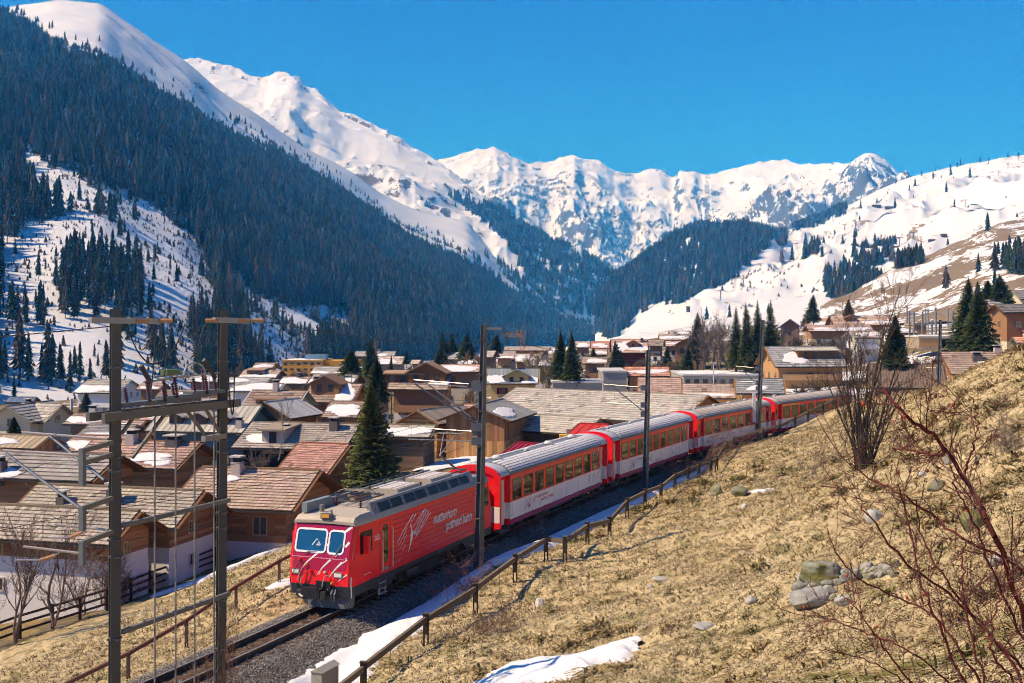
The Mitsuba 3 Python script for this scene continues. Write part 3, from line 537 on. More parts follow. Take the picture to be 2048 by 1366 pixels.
mb = MB(); mb.tube([M(.10, 1.26, 1.32), M(.06, 1.27, .95), M(.12, 1.24, .55)], .025, (.6, .6, .62), 6); mb.put(eng + '__corner_rail', 'metal')
# roof
mb = MB()
def rs_(u, hwid, w, rr): return [M(u, v, z) for v, z in ((-hwid, 3.12), (-hwid + rr * .2, w - rr), (-hwid + rr, w), (-.4, w + .03), (.4, w + .03), (hwid - rr, w), (hwid - rr * .2, w - rr), (hwid, 3.12))]
mb.strip([rs_(.36, 1.25, 3.14, .01), rs_(.36, 1.28, 3.25, .08), rs_(.52, 1.35, 3.40, .16), rs_(.95, 1.36, 3.46, .2), rs_(1.75, 1.36, 3.46, .2), rs_(12.3, 1.36, 3.46, .2), rs_(13.2, 1.36, 3.46, .2), rs_(13.6, 1.35, 3.38, .16), rs_(13.75, 1.28, 3.2, .08)], np.r_[np.tile([DUST], (5 * 8, 1)), np.tile([ROOFG], (4 * 8, 1))])
mb.put(eng + '__roof', 'satin', 30)
for sg in (1, -1):
    SL = lambda u, t, h, sg=sg: M(u, sg * (1.345 - .30 * t + .9 * h), 3.13 + .62 * t + .45 * h)   # the sloping grille band
    k = sub(eng, 'grille_band'); mb = MB(); mb.prism([(1.36 * 1, 3.125), (1.05, 3.76), (.95, 3.76), (.95, 3.4)], 1.95, 12.0, lambda a, u, b, sg=sg: M(u, sg * a, b), (.19, .20, .21))
    mb.strip([[M(1.55, sg * 1.36, 3.125), M(1.95, sg * 1.05, 3.76), M(1.95, sg * .95, 3.4)], [M(1.95, sg * 1.36, 3.126), M(1.951, sg * 1.05, 3.761), M(1.951, sg * .95, 3.4)]], (.36, .39, .42)); mb.put(k, 'satin')
    for j in range(8):
        u0 = 2.35 + 1.15 * j + (.04 if j % 2 == 0 else -.04); g = sub(k, 'grille'); mb = MB()
        plate(mb, sbox(u0 + .05, .14, u0 + 1.08, .88), SL, .012, (.006, .007, .012))
        mb.put(g, 'satin'); mb = MB(); plate(mb, sbox(u0, .08, u0 + 1.13, .94).difference(sbox(u0 + .06, .15, u0 + 1.07, .87)), SL, .022, (.22, .225, .23)); mb.put(g + '__frame', 'satin')
    mb = MB(); plate(mb, sbox(2.0, .1, 2.3, .9), SL, .014, (.2, .19, .19)); plate(mb, sbox(11.62, .1, 11.95, .9), SL, .014, (.25, .25, .27)); mb.put(sub(k, 'end_grille'), 'satin')
# roof equipment
for u0, u1 in ((5.0, 7.1), (8.3, 10.6)):
    k = sub(eng, 'roof_box'); mb = MB(); mb.prism([(-.55, 3.5), (.85, 3.5), (.74, 3.84), (-.44, 3.84)], u0, u1, lambda a, u, b: M(u, a, b), (.40, .36, .29)); mb.put(k, 'satin')
    for j in range(6): mb = MB(); mb.box(M(u0 + .2 + j * (u1 - u0 - .4) / 5, .15, 3.855), ((u1 - u0) / 9.5, 1.0, .03), (.56, .52, .5), ax); mb.put(sub(k, 'slat'), 'satin')
    for v in (-.15, .45): mb = MB(); mb.box(M((u0 + u1) / 2, v, 3.873), (u1 - u0 - .1, .03, .012), (.08, .08, .09), ax); mb.put(sub(k, 'bar'), 'satin')
def insul(mb, base, axis, h, r, n=5, col=(.07, .03, .035)):
    pr = [(r * .45, 0)]
    for i in range(n):
        z = h * (i + .3) / n; pr += [(r * .45, z), (r, z + h * .25 / n), (r * .45, z + h * .55 / n)]
    mb.lathe(base, axis, pr + [(r * .5, h), (0, h)], col, 8)
for u, v in ((2.3, .5), (2.6, -.7), (4.6, -.9), (5.9, -.95), (7.5, -.4), (7.7, .55), (7.3, -1.0), (8.2, -1.0), (9.2, -1.0), (10.3, -1.0), (11.2, -.9)):
    k = sub(eng, 'roof_insulator'); mb = MB(); insul(mb, M(u, v, 3.46), UP, .34, .075); mb.put(k, 'porcelain')
mb = MB(); mb.tube([M(2.6, -.7, 3.85), M(4.6, -.9, 3.9), M(7.3, -1.0, 3.88), M(11.2, -.9, 3.88)], .022, (.12, .12, .13), 6); mb.tube([M(1.6, -1.15, 3.62), M(5, -1.18, 3.66), M(12, -1.18, 3.66)], .03, (.2, .2, .21), 6); mb.put(eng + '__bus_bar', 'metal')
for u in (7.2, 7.6, 8.0): mb = MB(); mb.lathe(M(u, -.55, 3.65), M(0, 1, 0) - M(0, 0, 0), [(0, -.2), (.14, -.2), (.16, 0), (.14, .2), (0, .2)], (.1, .1, .12), 10); mb.put(sub(eng, 'roof_breaker'), 'satin')
mb = MB(); mb.box(M(4.4, -.8, 3.6), (1.2, .5, .2), (.35, .25, .18), ax); mb.put(sub(eng, 'roof_cover_plate'), 'satin'); mb = MB(); mb.box(M(1.6, -1.0, 3.66), (1.9, .22, .36), (.2, .24, .26), ax); mb.put(eng + '__roof_switchgear', 'satin')
mb = MB(); mb.box(M(.42, .08, 3.44), (.22, .42, .2), (.12, .11, .10), ax); mb.put(eng + '__top_light', 'satin'); mb = MB(); mb.box(M(.30, .08, 3.45), (.03, .32, .13), (.62, .33, .06), ax); mb.put(eng + '__top_light__lens', 'porcelain')
mb = MB(); mb.tube([M(1.0, -.45, 3.46), M(1.0, -.45, 3.75)], .09, (.2, .18, .17), 8); mb.tube([M(.55, .2, 3.4), M(.55, .2, 3.65)], .04, (.2, .18, .17), 6); mb.put(eng + '__horn', 'satin')
def panto(u0, up, name):
    k = sub(eng, 'pantograph'); mb = MB()
    for v in (-.45, .45): mb.beam(M(u0, v, 3.72), M(u0 + 2.0, v, 3.72), .05, .06, (.08, .08, .085))
    for u in (u0, u0 + 2.0): mb.beam(M(u, -.5, 3.72), M(u, .5, 3.72), .06, .06, (.08, .08, .085))
    if up:
        a, b, c = M(u0 + 1.9, 0, 3.75), M(u0 + .1, 0, 4.55), M(u0 + 1.2, 0, 5.45)
        mb.tube([a, b], .05, (.2, .2, .2), 6); mb.tube([M(u0 + 1.7, .15, 3.78), b], .02, (.1, .1, .1), 5)
        for v in (-.3, .3): mb.tube([b, M(u0 + 1.2, v, 5.4)], .025, (.25, .24, .23), 5)
        hz = 5.45; uh = u0 + 1.2
    else:
        for v in (-.35, 0, .35): mb.tube([M(u0 + 1.9, v, 3.78), M(u0 + .1, v * .6, 3.95)], .022, (.06, .06, .065), 5)
        for v in (-.28, .28): mb.tube([M(u0 + .1, v * .4, 3.95), M(u0 + 1.6, v * 1.6, 4.05)], .02, (.06, .06, .065), 5)
        mb.tube([M(u0 + 1.3, .0, 3.8), M(u0 + .3, .3, 3.9)], .05, (.05, .05, .055), 6); hz = 4.06; uh = u0 + .6
    for du in (-.14, .14): mb.tube([M(uh + du, v, hz + (-.14 if abs(v) > .7 else 0)) for v in (-.85, -.6, 0, .6, .85)], .022, (.14, .13, .12), 5)
    for v in (-.4, .4): mb.tube([M(uh - .14, v, hz), M(uh + .14, v, hz)], .018, (.1, .1, .1), 5)
    mb.put(k, 'satin')
panto(2.3, False, 0); panto(10.9, True, 1)
# right and left sides
for sg in (1, -1):
    SD = lambda u, w, h, sg=sg: M(u if sg > 0 else LL - u, sg * (1.34 + h), w)
    k = sub(eng, 'cab_window'); mb = MB(); sh = rrect(.66, 2.06, 1.56, 2.82, .04); plate(mb, sh.buffer(.03).difference(sh), SD, .012, BLACK); mb.put(k + '__frame', 'satin'); mb = MB(); plate(mb, sh, SD, .004, WHITE); mb.put(k + '__pane', 'coach_glass')
    k = sub(eng, 'cab_window'); mb = MB(); sh = rrect(12.6, 2.06, 13.5, 2.82, .04); plate(mb, sh.buffer(.03).difference(sh).union(sbox(12.95, 2.06, 13.0, 2.82)).union(sbox(13.2, 2.06, 13.25, 2.82)), SD, .012, BLACK); mb.put(k + '__frame', 'satin'); mb = MB(); plate(mb, sh, SD, .004, WHITE); mb.put(k + '__pane', 'coach_glass')
    k = sub(eng, 'mirror'); mb = MB(); mb.box(M(.86 if sg > 0 else .9, sg * 1.50, 2.38), (.12, .26, .66), RED, ax); mb.box(M(.86, sg * 1.39, 2.4), (.05, .1, .05), BLACK, ax); mb.put(k, 'paint')
    k = sub(eng, 'cab_door'); mb = MB(); dr_ = rrect(2.2, 1.0, 3.15, 2.98, .08); plate(mb, dr_.difference(dr_.buffer(-.018)), SD, .006, (.35, .01, .01)); mb.put(k, 'paint')
    mb = MB(); plate(mb, rrect(2.52, 1.42, 2.9, 2.82, .17), SD, .006, WHITE); mb.put(k + '__pane', 'coach_glass')
    mb = MB(); plate(mb, rrect(2.52, 1.42, 2.9, 2.82, .17).buffer(.03).difference(rrect(2.52, 1.42, 2.9, 2.82, .17)), SD, .010, BLACK); mb.put(k + '__seal', 'satin')
    mb = MB(); plate(mb, sbox(2.5, 1.1, 2.95, 1.22), SD, .03, (.25, .24, .2)); mb.put(k + '__sill', 'satin')
    for u in (2.38, 3.25): h_ = sub(k, 'handrail'); mb = MB(); mb.tube([SD(u, 2.66, 0), SD(u, 2.64, .07), SD(u, 1.12, .07), SD(u, 1.1, 0)], .022, (.62, .55, .42), 6); mb.put(h_, 'satin')
    k = sub(eng, 'step_ladder'); mb = MB()
    for u in (2.25, 2.78): mb.beam(SD(u, .82, -.04), SD(u, .22, -.04), .05, .08, (.5, .42, .24))
    for w in (.26, .45, .66): mb.beam(SD(2.25, w, -.04), SD(2.78, w, -.04), .14, .03, (.35, .37, .38))
    mb.put(k, 'satin')
    # ribbed panels
    for j in range(10): k = sub(eng, 'rib'); mb = MB(); w = 1.16 + j * .19; mb.prism([(w, 1.34), (w + .022, 1.356), (w + .044, 1.34)], 3.4, 11.95, lambda a, u, b, sg=sg: M(u, sg * b, a), (.50, .012, .012)); mb.put(k, 'paint')
    mb = MB()
    lettering(mb, 'matterhorn', .36, lambda x, y, h: SD(x, y, h + .017), (.85, .85, .85), 7.2, 2.13, 2.45, .25, True); lettering(mb, 'gotthard bahn', .36, lambda x, y, h: SD(x, y, h + .017), (.85, .85, .85), 8.5, 1.66, 2.9, .25, True)
    lettering(mb, '101', .20, lambda x, y, h: SD(x, y, h + .004), (.8, .8, .8), 1.80, 2.36, .42, 0); mb.put(sub(eng, 'lettering'), 'satin'); tag(list(scene)[-1], kind='stuff')
    mb = MB()
    for q, a, b in (([(3.72, 1.93), (4.15, 2.25), (4.62, 2.52), (5.25, 2.86)], .03, .06), ([(3.85, 1.80), (4.3, 2.12), (4.62, 2.38)], .025, .045), ([(3.98, 1.66), (4.35, 1.93), (4.62, 2.13)], .02, .035), ([(4.2, 1.55), (4.45, 1.76)], .02, .03),
                    ([(4.95, 2.5), (5.02, 2.36), (5.1, 2.12), (5.0, 1.92)], .06, .16), ([(5.0, 2.0), (5.25, 2.12), (5.45, 2.08)], .14, .05), ([(5.1, 2.1), (5.05, 1.9), (4.95, 1.72), (4.75, 1.42)], .28, .03), ([(5.3, 2.05), (5.7, 2.42), (6.1, 2.72), (6.38, 2.9)], .05, .06),
                    ([(5.35, 1.98), (5.9, 2.38), (6.3, 2.66), (6.6, 2.84)], .04, .06), ([(5.45, 1.95), (6.1, 2.33), (6.5, 2.58), (6.8, 2.76)], .04, .055), ([(5.4, 1.85), (6.1, 2.2), (6.6, 2.48), (6.92, 2.66)], .03, .05), ([(5.02, 2.55), (5.3, 2.72), (5.5, 2.84)], .04, .05), ([(5.15, 2.3), (5.75, 2.62), (6.2, 2.86)], .03, .05)):
        p = np.array(q); t = np.linspace(0, 1, 9); pp = np.c_[np.interp(t, np.linspace(0, 1, len(p)), p[:, 0]), np.interp(t, np.linspace(0, 1, len(p)), p[:, 1]) + .02 * np.sin(t * 23)]
        plate(mb, stroke(pp, a, b), lambda x, y, h: SD(x, y, h + .017), .003, (.8, .78, .76))
    mb.put(sub(eng, 'mountain_emblem'), 'satin')
    mb = MB(); lettering(mb, '46-10-2', .05, lambda x, y, h: SD(x, y, h + .004), (.7, .6, .6), .95, 1.22, .55, 0); mb.put(sub(eng, 'data_plate'), 'satin')
# bogies
def bogie(parent, Mx, u, r=.42, base=1.1, v=.62):
    k = sub(parent, 'bogie'); mb = MB(); axx = np.array([Mx(1, 0, 0) - Mx(0, 0, 0), Mx(0, 1, 0) - Mx(0, 0, 0), UP])
    for sg in (-1, 1):
        mb.box(Mx(u, sg * (v + .28), .52), (base * 2 + .9, .14, .2), (.03, .03, .032), axx)
        for du in (-base, base): mb.box(Mx(u + du, sg * (v + .34), .42), (.3, .16, .3), (.045, .045, .045), axx)
        for du in (-base * .5, base * .5): mb.lathe(Mx(u + du, sg * (v + .42), .42), UP, [(.09, 0), (.09, .35), (0, .35)], (.05, .05, .05), 8)
    mb.put(k, 'satin')
    for du in (-base, base):
        for sg in (-1, 1):
            w = sub(k, 'wheel'); mb = MB(); mb.lathe(Mx(u + du, sg * .5, r), Mx(0, sg, 0) - Mx(0, 0, 0), [(0, -.07), (r + .025, -.07), (r + .025, -.04), (r, -.03), (r, .06), (r * .8, .06), (r * .75, .02), (.14, .03), (.14, .09), (0, .09)], (.06, .045, .035), 20); mb.put(w, 'satin')
bogie(eng, M, 3.6); bogie(eng, M, 10.6)
mb = MB(); mb.box(M(7.1, 0, .5), (2.6, 2.2, .6), (.03, .03, .032), ax); mb.lathe(M(4.9, 1.0, .5), M(1, 0, 0) - M(0, 0, 0), [(0, 0), (.24, 0), (.26, .1), (.26, 1.0), (.24, 1.1), (0, 1.1)], (.05, .05, .05), 12); mb.put(eng + '__underfloor_gear', 'satin')

# ------------------------------------------------ the coaches
CL, GAP = 17.6, .92
ORANGE = (.82, .03, .014)
def coach(i, style, label):
    s0 = LL + GAP + i * (CL + GAP); Mx = place(s0, CL); k0 = new('passenger_coach'); tag(k0, label, 'railway coach', 'coaches behind the locomotive')
    axx = np.array([Mx(1, 0, 0) - Mx(0, 0, 0), Mx(0, 1, 0) - Mx(0, 0, 0), UP]); old = style == 'old'
    U0, U1 = (1.45, CL - 1.45)
    def shell(mb, u0, u1, hw):
        for sg in (-1, 1):
            for w0, w1, c in ((.62, .88, (.30, .012, .09)), (.88, 1.72, WHITE), (1.72, 3.0, ORANGE if hw > 1.2 else RED), (3.0, 3.1, (.45, .012, .03))):
                mb.quad(Mx(u0, sg * hw, w0), Mx(u1, sg * hw, w0), Mx(u1, sg * hw, w1), Mx(u0, sg * hw, w1), c)
        for u in (u0, u1):
            for w0, w1, c in ((.62, .92, RED), (.92, 1.70, WHITE), (1.70, 3.1, RED)):
                mb.quad(Mx(u, -hw, w0), Mx(u, hw, w0), Mx(u, hw, w1), Mx(u, -hw, w1), c)
        mb.quad(Mx(u0, -hw, .62), Mx(u1, -hw, .62), Mx(u1, hw, .62), Mx(u0, hw, .62), BLACK)
    mb = MB(); shell(mb, U0, U1, 1.33); mb.put(k0 + '__body', 'paint')
    for e, (a, b) in enumerate(((.12, U0 - .003), (U1 + .003, CL - .12))):
        k = sub(k0, 'vestibule'); mb = MB(); shell(mb, a, b, 1.05); mb.put(k, 'paint')
        um = (a + b) / 2
        for sg in (-1, 1):
            d = sub(k, 'door'); mb = MB(); SD = lambda u, w, h, sg=sg: Mx(u, sg * (1.05 + h), w); plate(mb, rrect(um - .5, .66, um + .5, 2.85, .05), SD, .02, (.66, .62, .52)); mb.put(d, 'paint')
            mb = MB(); plate(mb, rrect(um - .16, 1.3, um + .16, 2.65, .06), lambda u, w, h: SD(u, w, h + .021), .006, WHITE); mb.put(d + '__pane', 'house_glass')
            if old:   # full-width end cabin with its own window
                q = (a, a + .62) if e == 0 else (b - .62, b); mb = MB()
                mb.box(Mx((q[0] + q[1]) / 2, sg * 1.19, 2.38), (.62, .28, 1.44), ORANGE if e == 0 else (.45, .02, .08), axx); mb.box(Mx((q[0] + q[1]) / 2, sg * 1.19, 1.3), (.62, .279, .72), WHITE, axx); mb.box(Mx((q[0] + q[1]) / 2, sg * 1.19, .78), (.62, .278, .32), (.4, .012, .05), axx); mb.put(sub(k, 'end_cabin'), 'paint')
                mb = MB(); plate(mb, rrect(q[0] + .15, 1.9, q[1] - .12, 2.65, .06), lambda u, w, h, sg=sg: Mx(u, sg * (1.331 + h), w), .006, WHITE); mb.put(sub(k, 'end_window'), 'coach_glass')
            r_ = sub(d, 'handrail'); mb = MB(); uu_ = (U0 if e == 0 else U1); mb.tube([Mx(uu_ + (.06 if e == 0 else -.06), sg * 1.34, 1.9), Mx(uu_ + (.06 if e == 0 else -.06), sg * 1.41, 1.87), Mx(uu_ + (.06 if e == 0 else -.06), sg * 1.41, 1.05), Mx(uu_ + (.06 if e == 0 else -.06), sg * 1.34, 1.02)], .018, (.65, .6, .5), 5); mb.put(r_, 'satin')
            st = sub(k, 'step'); mb = MB(); mb.box(Mx(um, sg * 1.12, .42), (.95, .25, .04), (.12, .12, .12), axx); mb.box(Mx(um, sg * 1.0, .52), (.9, .04, .24), BLACK, axx); mb.put(st, 'satin')
    # arched end frames
    arc = [(math.cos(t) * 1.36, 3.06 + math.sin(t) * .62) for t in np.linspace(0, math.pi, 15)]
    outer = shapely.Polygon([(1.36, .62), *arc, (-1.36, .62)]); hole = shapely.Polygon([(1.05, .5), *[(x * .80, 3.0 + (z - 3.06) * .6) for x, z in arc], (-1.05, .5)])
    for u in (.0, CL - .22):
        k = sub(k0, 'end_frame'); mb = MB()
        for lo, hi, c in ((.5, .92, RED), (.92, 1.7, WHITE), (1.7, 4, RED)):
            for g in outer.difference(hole).intersection(sbox(-2, lo, 2, hi)).geoms if lo < 1 else [outer.difference(hole).intersection(sbox(-2, lo, 2, hi))]:
                v, f = triangulate_polygon(g, engine='earcut')
                for du in (0, .22): mb.add([Mx(u + du, a, b) for a, b in np.asarray(v)], f, c)
        for rg in (outer, hole):
            q = np.array(rg.exterior.coords); mb.strip([[Mx(u, a, b) for a, b in q], [Mx(u + .22, a, b) for a, b in q]], RED)
        mb.put(k, 'paint')
    # the end wall and the gangway bellows
    for u, sgn in ((.10, -1), (CL - .10, 1)):
        k = sub(k0, 'end_wall'); mb = MB(); v, f = triangulate_polygon(outer.buffer(-.06), engine='earcut')
        for (lo, hi, c) in ((.5, .92, RED), (.92, 1.7, WHITE), (1.7, 4, RED)):
            g = outer.buffer(-.06).intersection(sbox(-2, lo, 2, hi)); v, f = triangulate_polygon(g, engine='earcut'); mb.add([Mx(u, a, b) for a, b in np.asarray(v)], f, c)
        mb.put(k, 'paint')
        k = sub(k0, 'gangway'); mb = MB()
        for j in range(5):
            o = u + sgn * (.1 + .08 * j); w_ = .48 + (.03 if j % 2 else 0); mb.prism([(-w_, .85), (w_, .85), (w_, 2.85), (-w_, 2.85)], o - .04, o + .04, lambda a, b, c: Mx(b, a, c), (.03, .03, .032))
        mb.put(k, 'satin')
    # roof skin, ribs, ventilators
    rc = (.30, .31, .32) if not old else (.34, .315, .275)
    prof = [(math.cos(t) * 1.345, 3.09 + math.sin(t) * .56) for t in np.linspace(0, math.pi, 17)]
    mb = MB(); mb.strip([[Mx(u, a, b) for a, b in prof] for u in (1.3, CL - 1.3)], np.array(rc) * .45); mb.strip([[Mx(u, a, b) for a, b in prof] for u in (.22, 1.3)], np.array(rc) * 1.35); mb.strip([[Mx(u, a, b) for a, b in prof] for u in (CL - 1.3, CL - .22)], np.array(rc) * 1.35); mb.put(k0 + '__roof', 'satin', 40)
    for t in np.r_[np.linspace(.30, 1.25, 6), math.pi - np.linspace(.30, 1.25, 6)]:
        k = sub(k0, 'roof_rib'); mb = MB(); q = [(math.cos(t + a) * (1.345 + o), 3.09 + math.sin(t + a) * (.56 + o)) for a, o in ((-.068, -.005), (-.068, .05), (.068, .05), (.068, -.005))]
        mb.prism(q, 1.5, CL - 1.5, lambda a, u, b: Mx(u, a, b), (.60, .60, .60) if not old else (.54, .48, .40)); mb.put(k, 'satin')
    for j, u in enumerate((2.6, 6.9, 10.2, 14.2)):
        k = sub(k0, 'roof_ventilator'); mb = MB()
        if i == 0 and j != 1: mb.lathe(Mx(u, 0.15, 3.62), UP, [(.16, 0), (.16, .08), (.25, .10), (.25, .16), (.18, .25), (0, .28)], (.55, .55, .54), 12)
        else: mb.box(Mx(u, 0.1, 3.74), (.55, .16, .12), (.6, .6, .6), axx); mb.box(Mx(u, 0.1, 3.66), (.2, .3, .08), (.2, .2, .2), axx)
        mb.put(k, 'satin')
    # seams between the body panels
    for u in np.linspace(U0 + 2.1, U1 - 2.1, 6):
        k = sub(k0, 'panel_seam'); mb = MB(); mb.box(Mx(u, 1.331, 1.15), (.018, .008, 1.0), (.25, .22, .22), axx); mb.put(k)
    # windows
    n = 9 if not old else 8; pitch = (U1 - U0 - .35) / n; wd = pitch * .74
    for sg in (1, -1):
        SD = lambda u, w, h, sg=sg: Mx(u, sg * (1.33 + h), w)
        for j in range(n):
            a = U0 + .2 + j * pitch + (pitch - wd) * .3; k = sub(k0, 'window'); sh = rrect(a, 1.80, a + wd, 2.80, .06)
            mb = MB(); plate(mb, sh.buffer(.022).difference(sh.buffer(-.02)), SD, .014, (.05, .045, .04)); mb.put(k + '__frame', 'satin')
            mb = MB(); plate(mb, sh.buffer(-.018), SD, .006, WHITE); mb.put(k + '__pane', 'coach_glass')
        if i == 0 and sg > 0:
            mb = MB(); a = U0 + .2 + pitch * .26 * .3; plate(mb, sbox(a + .03, 2.28, a + wd + .02, 2.79), lambda u, w, h: SD(u, w, h + .007), .006, BLACK); mb.put(sub(k0, 'dark_inside_plate'), 'house_glass')  # dark plate, its colour stands in for the shaded inside behind the lowered window
        # lettering and marks
        mb = MB(); DR = (.42, .06, .09); S2 = lambda u, w, h: SD(u, w, h + .004)
        lettering(mb, 'matterhorn', .16, S2, DR, 5.2 - (2 if old else 0), 1.42, 1.6, .25, False); lettering(mb, 'gotthard bahn', .16, S2, DR, 5.75 - (2 if old else 0), 1.2, 1.9, .25, False)
        mb.put(sub(k0, 'lettering'), 'satin'); tag(list(scene)[-1], kind='stuff'); mb = MB()
        lettering(mb, '1' if style == 'first' else '2', .26, S2, WHITE, U0 + .2 + pitch + (0 if not old else .02), 2.42, None, 0); mb.put(sub(k0, 'class_number'), 'satin')
        mb = MB(); o = 3.6 - (1.6 if old else 0)
        for j in range(5): plate(mb, stroke([(o + .25 * j - .35 + (.3 if j > 2 else 0), 1.02 + .06 * j), (o + .25 * j + .25 + (.3 if j > 2 else 0), 1.55)], .02, .045), S2, .003, (.5, .2, .22))
        plate(mb, shapely.Polygon([(o + .35, 1.02), (o + .62, 1.22), (o + .40, 1.36)]), S2, .003, (.38, .02, .05)); mb.put(sub(k0, 'emblem'), 'satin')
        mb = MB(); e = U1 - .2
        for j in range(3):
            plate(mb, stroke([(e - 2.3 + j * .85, 1.05 + .05 * j), (e - 1.75 + j * .85, 1.70)], .03, .06), S2, .003, (.5, .06, .09))
            plate(mb, stroke([(e - 1.70 + j * .85, 1.76), (e - 1.55 + j * .85, 1.98)], .05, .06), lambda u, w, h: S2(u, w, h + .012), .003, WHITE); plate(mb, stroke([(e - 1.05 + j * .85 - .35, 2.55), (e - .75 + j * .85 - .35, 2.95)], .06, .07), lambda u, w, h: S2(u, w, h + .012), .003, WHITE)
        mb.put(sub(k0, 'claw_marks'), 'satin')
        if style == 'old' and i == 3:
            for a, b in ((1.5, 5.2), (11, 14.5)): mb = MB(); plate(mb, sbox(a, 2.86, b, 2.98), S2, .004, (.72, .42, .02)); mb.put(sub(k0, 'class_stripe'), 'satin')
    bogie(k0, Mx, 2.9, .36, .9); bogie(k0, Mx, CL - 2.9, .36, .9)
    mb = MB(); mb.box(Mx(7, .5, .42), (2.2, .9, .36), (.03, .03, .03), axx); mb.box(Mx(11, -.2, .42), (1.6, 1.4, .3), (.04, .04, .04), axx); mb.box(Mx(9, 1.15, .5), (4.5, .05, .06), (.08, .08, .085), axx); mb.put(k0 + '__underfloor_gear', 'satin')
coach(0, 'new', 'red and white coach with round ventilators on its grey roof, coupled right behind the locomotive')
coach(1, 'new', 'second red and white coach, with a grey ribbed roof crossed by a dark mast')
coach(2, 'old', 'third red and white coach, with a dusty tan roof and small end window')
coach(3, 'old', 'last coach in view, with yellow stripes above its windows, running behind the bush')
# ------------------------------------------------ the permanent way
rw = new('railway_track'); tag(rw, 'single railway track on grey ballast in front of the locomotive', 'railway track')
ss = np.arange(-30, 95, .5)
for off in (-.535, .535):
    k = sub(rw, 'rail'); mb = MB(); pr = [(-.06, -.17), (.06, -.17), (.06, -.155), (.012, -.13), (.012, -.05), (.034, -.04), (.034, 0), (-.034, 0), (-.034, -.04), (-.012, -.05), (-.012, -.13), (-.06, -.155)]
    rows = [track(ss, off + a, b) for a, b in pr]; cols = np.stack([np.broadcast_to((.19, .18, .18) if b > -.001 else (.05, .032, .026), (len(ss), 3)) for a, b in pr], 0)
    mb.strip(np.array(rows + [rows[0]]), np.concatenate([cols, cols[:1]])); mb.put(k, 'satin')
r2 = np.random.default_rng(3)
for s in np.arange(-20, 60, .66):
    k = sub(rw, 'sleeper'); mb = MB(); t, n = frame(s); mb.box(track(s, r2.normal(0, .02), -.245), (.24, 1.9, .14), np.array((.085, .055, .04)) * r2.uniform(.7, 1.4), np.array([t, n, UP])); mb.put(k, 'matte')
# ballast bed and loose stones
def bed(off): return np.interp(off, [-2.75, -1.35, -1.0, 1.0, 1.35, 2.5], [-.84, -.26, -.21, -.21, -.26, -.74])
offs = np.r_[np.linspace(-2.75, 2.5, 60)]; ss = np.arange(-30, 95, .12)
S_, O_ = np.meshgrid(ss, offs, indexing='ij'); pp = track(S_.ravel(), O_.ravel(), bed(O_.ravel()))
pp[:, 2] += (fb(pp * 5, 2, 3) - .5) * .06 + (meshkit.noise(pp * 17, 4) - .5) * .045
n = len(offs); i = (np.arange(len(ss) - 1)[:, None] * n + np.arange(n - 1)[None]).ravel()
def ballast_col(p, n, uv):
    a = noise(p.x * 19, p.y * 19, p.z * 19); b = fbm(p.x * 1.3, p.y * 1.3, p.z * 1.3, 3); d, e, r = voronoi(p.x * 16, p.y * 16)
    k = mix(c3((.10, .088, .075)), c3((.30, .275, .25)), r); k = mix(k, c3((.13, .085, .05)), smoothstep(.45, .7, b) * .7)
    return k * (.35 + .65 * smoothstep(.02, .22, e - d))
scene['ballast'] = bumped(ballast_col, lambda p, n, uv: dr.minimum(voronoi(p.x * 16, p.y * 16)[1] - voronoi(p.x * 16, p.y * 16)[0], .5), .05, .006)
scene['ballast_bed'] = mikit.ply((pp, np.c_[i, i + 1, i + n + 1, i + n]), 'ballast', smooth=True); tag('ballast_bed', kind='structure')
octa_v = np.array([(1, 0, 0), (-1, 0, 0), (0, 1, 0), (0, -1, 0), (0, 0, 1), (0, 0, -1)], float); octa_f = np.array([(0, 2, 4), (2, 1, 4), (1, 3, 4), (3, 0, 4), (2, 0, 5), (1, 2, 5), (3, 1, 5), (0, 3, 5)])
def pebbles(key, p, size, cols, label, cat):
    m = len(p); r = np.random.default_rng(m); v = octa_v[None] * r.uniform(.6, 1.3, (m, 6, 1)) * size[:, None, None] * np.array([1, 1, .75])
    q = nrm(r.normal(size=(m, 3, 3))); e1 = q[:, 0]; e2 = nrm(np.cross(e1, q[:, 1])); e3 = np.cross(e1, e2); R = np.stack([e1, e2, e3], 1)
    v = np.einsum('nij,njk->nik', v, R) + p[:, None]; c = np.repeat(cols, 6, 0)
    scene[key] = mikit.ply((v.reshape(-1, 3), (octa_f[None] + (np.arange(m) * 6)[:, None, None]).reshape(-1, 3)), 'matte', color=c); tag(key, label, cat, kind='stuff')
m = 52000; s = -16 + 70 * r2.random(m) ** 1.5; o = np.where(r2.random(m) < .28, r2.uniform(-2.7, -.6, m), r2.uniform(.6, 2.45, m)); o = np.where(r2.random(m) < .15, r2.uniform(-.45, .45, m), o)
pb = track(s, o, bed(o) + .01); brown = (np.abs(o) < .5)[:, None]
g = r2.uniform(.10, .40, (m, 1)) * np.array([1, .94, .86]); g = np.where(brown, g * np.array([.75, .55, .38]), g)
pebbles('ballast_stones', pb, r2.uniform(.022, .045, m), g, 'grey and brownish loose ballast stones along the track', 'ballast stones')
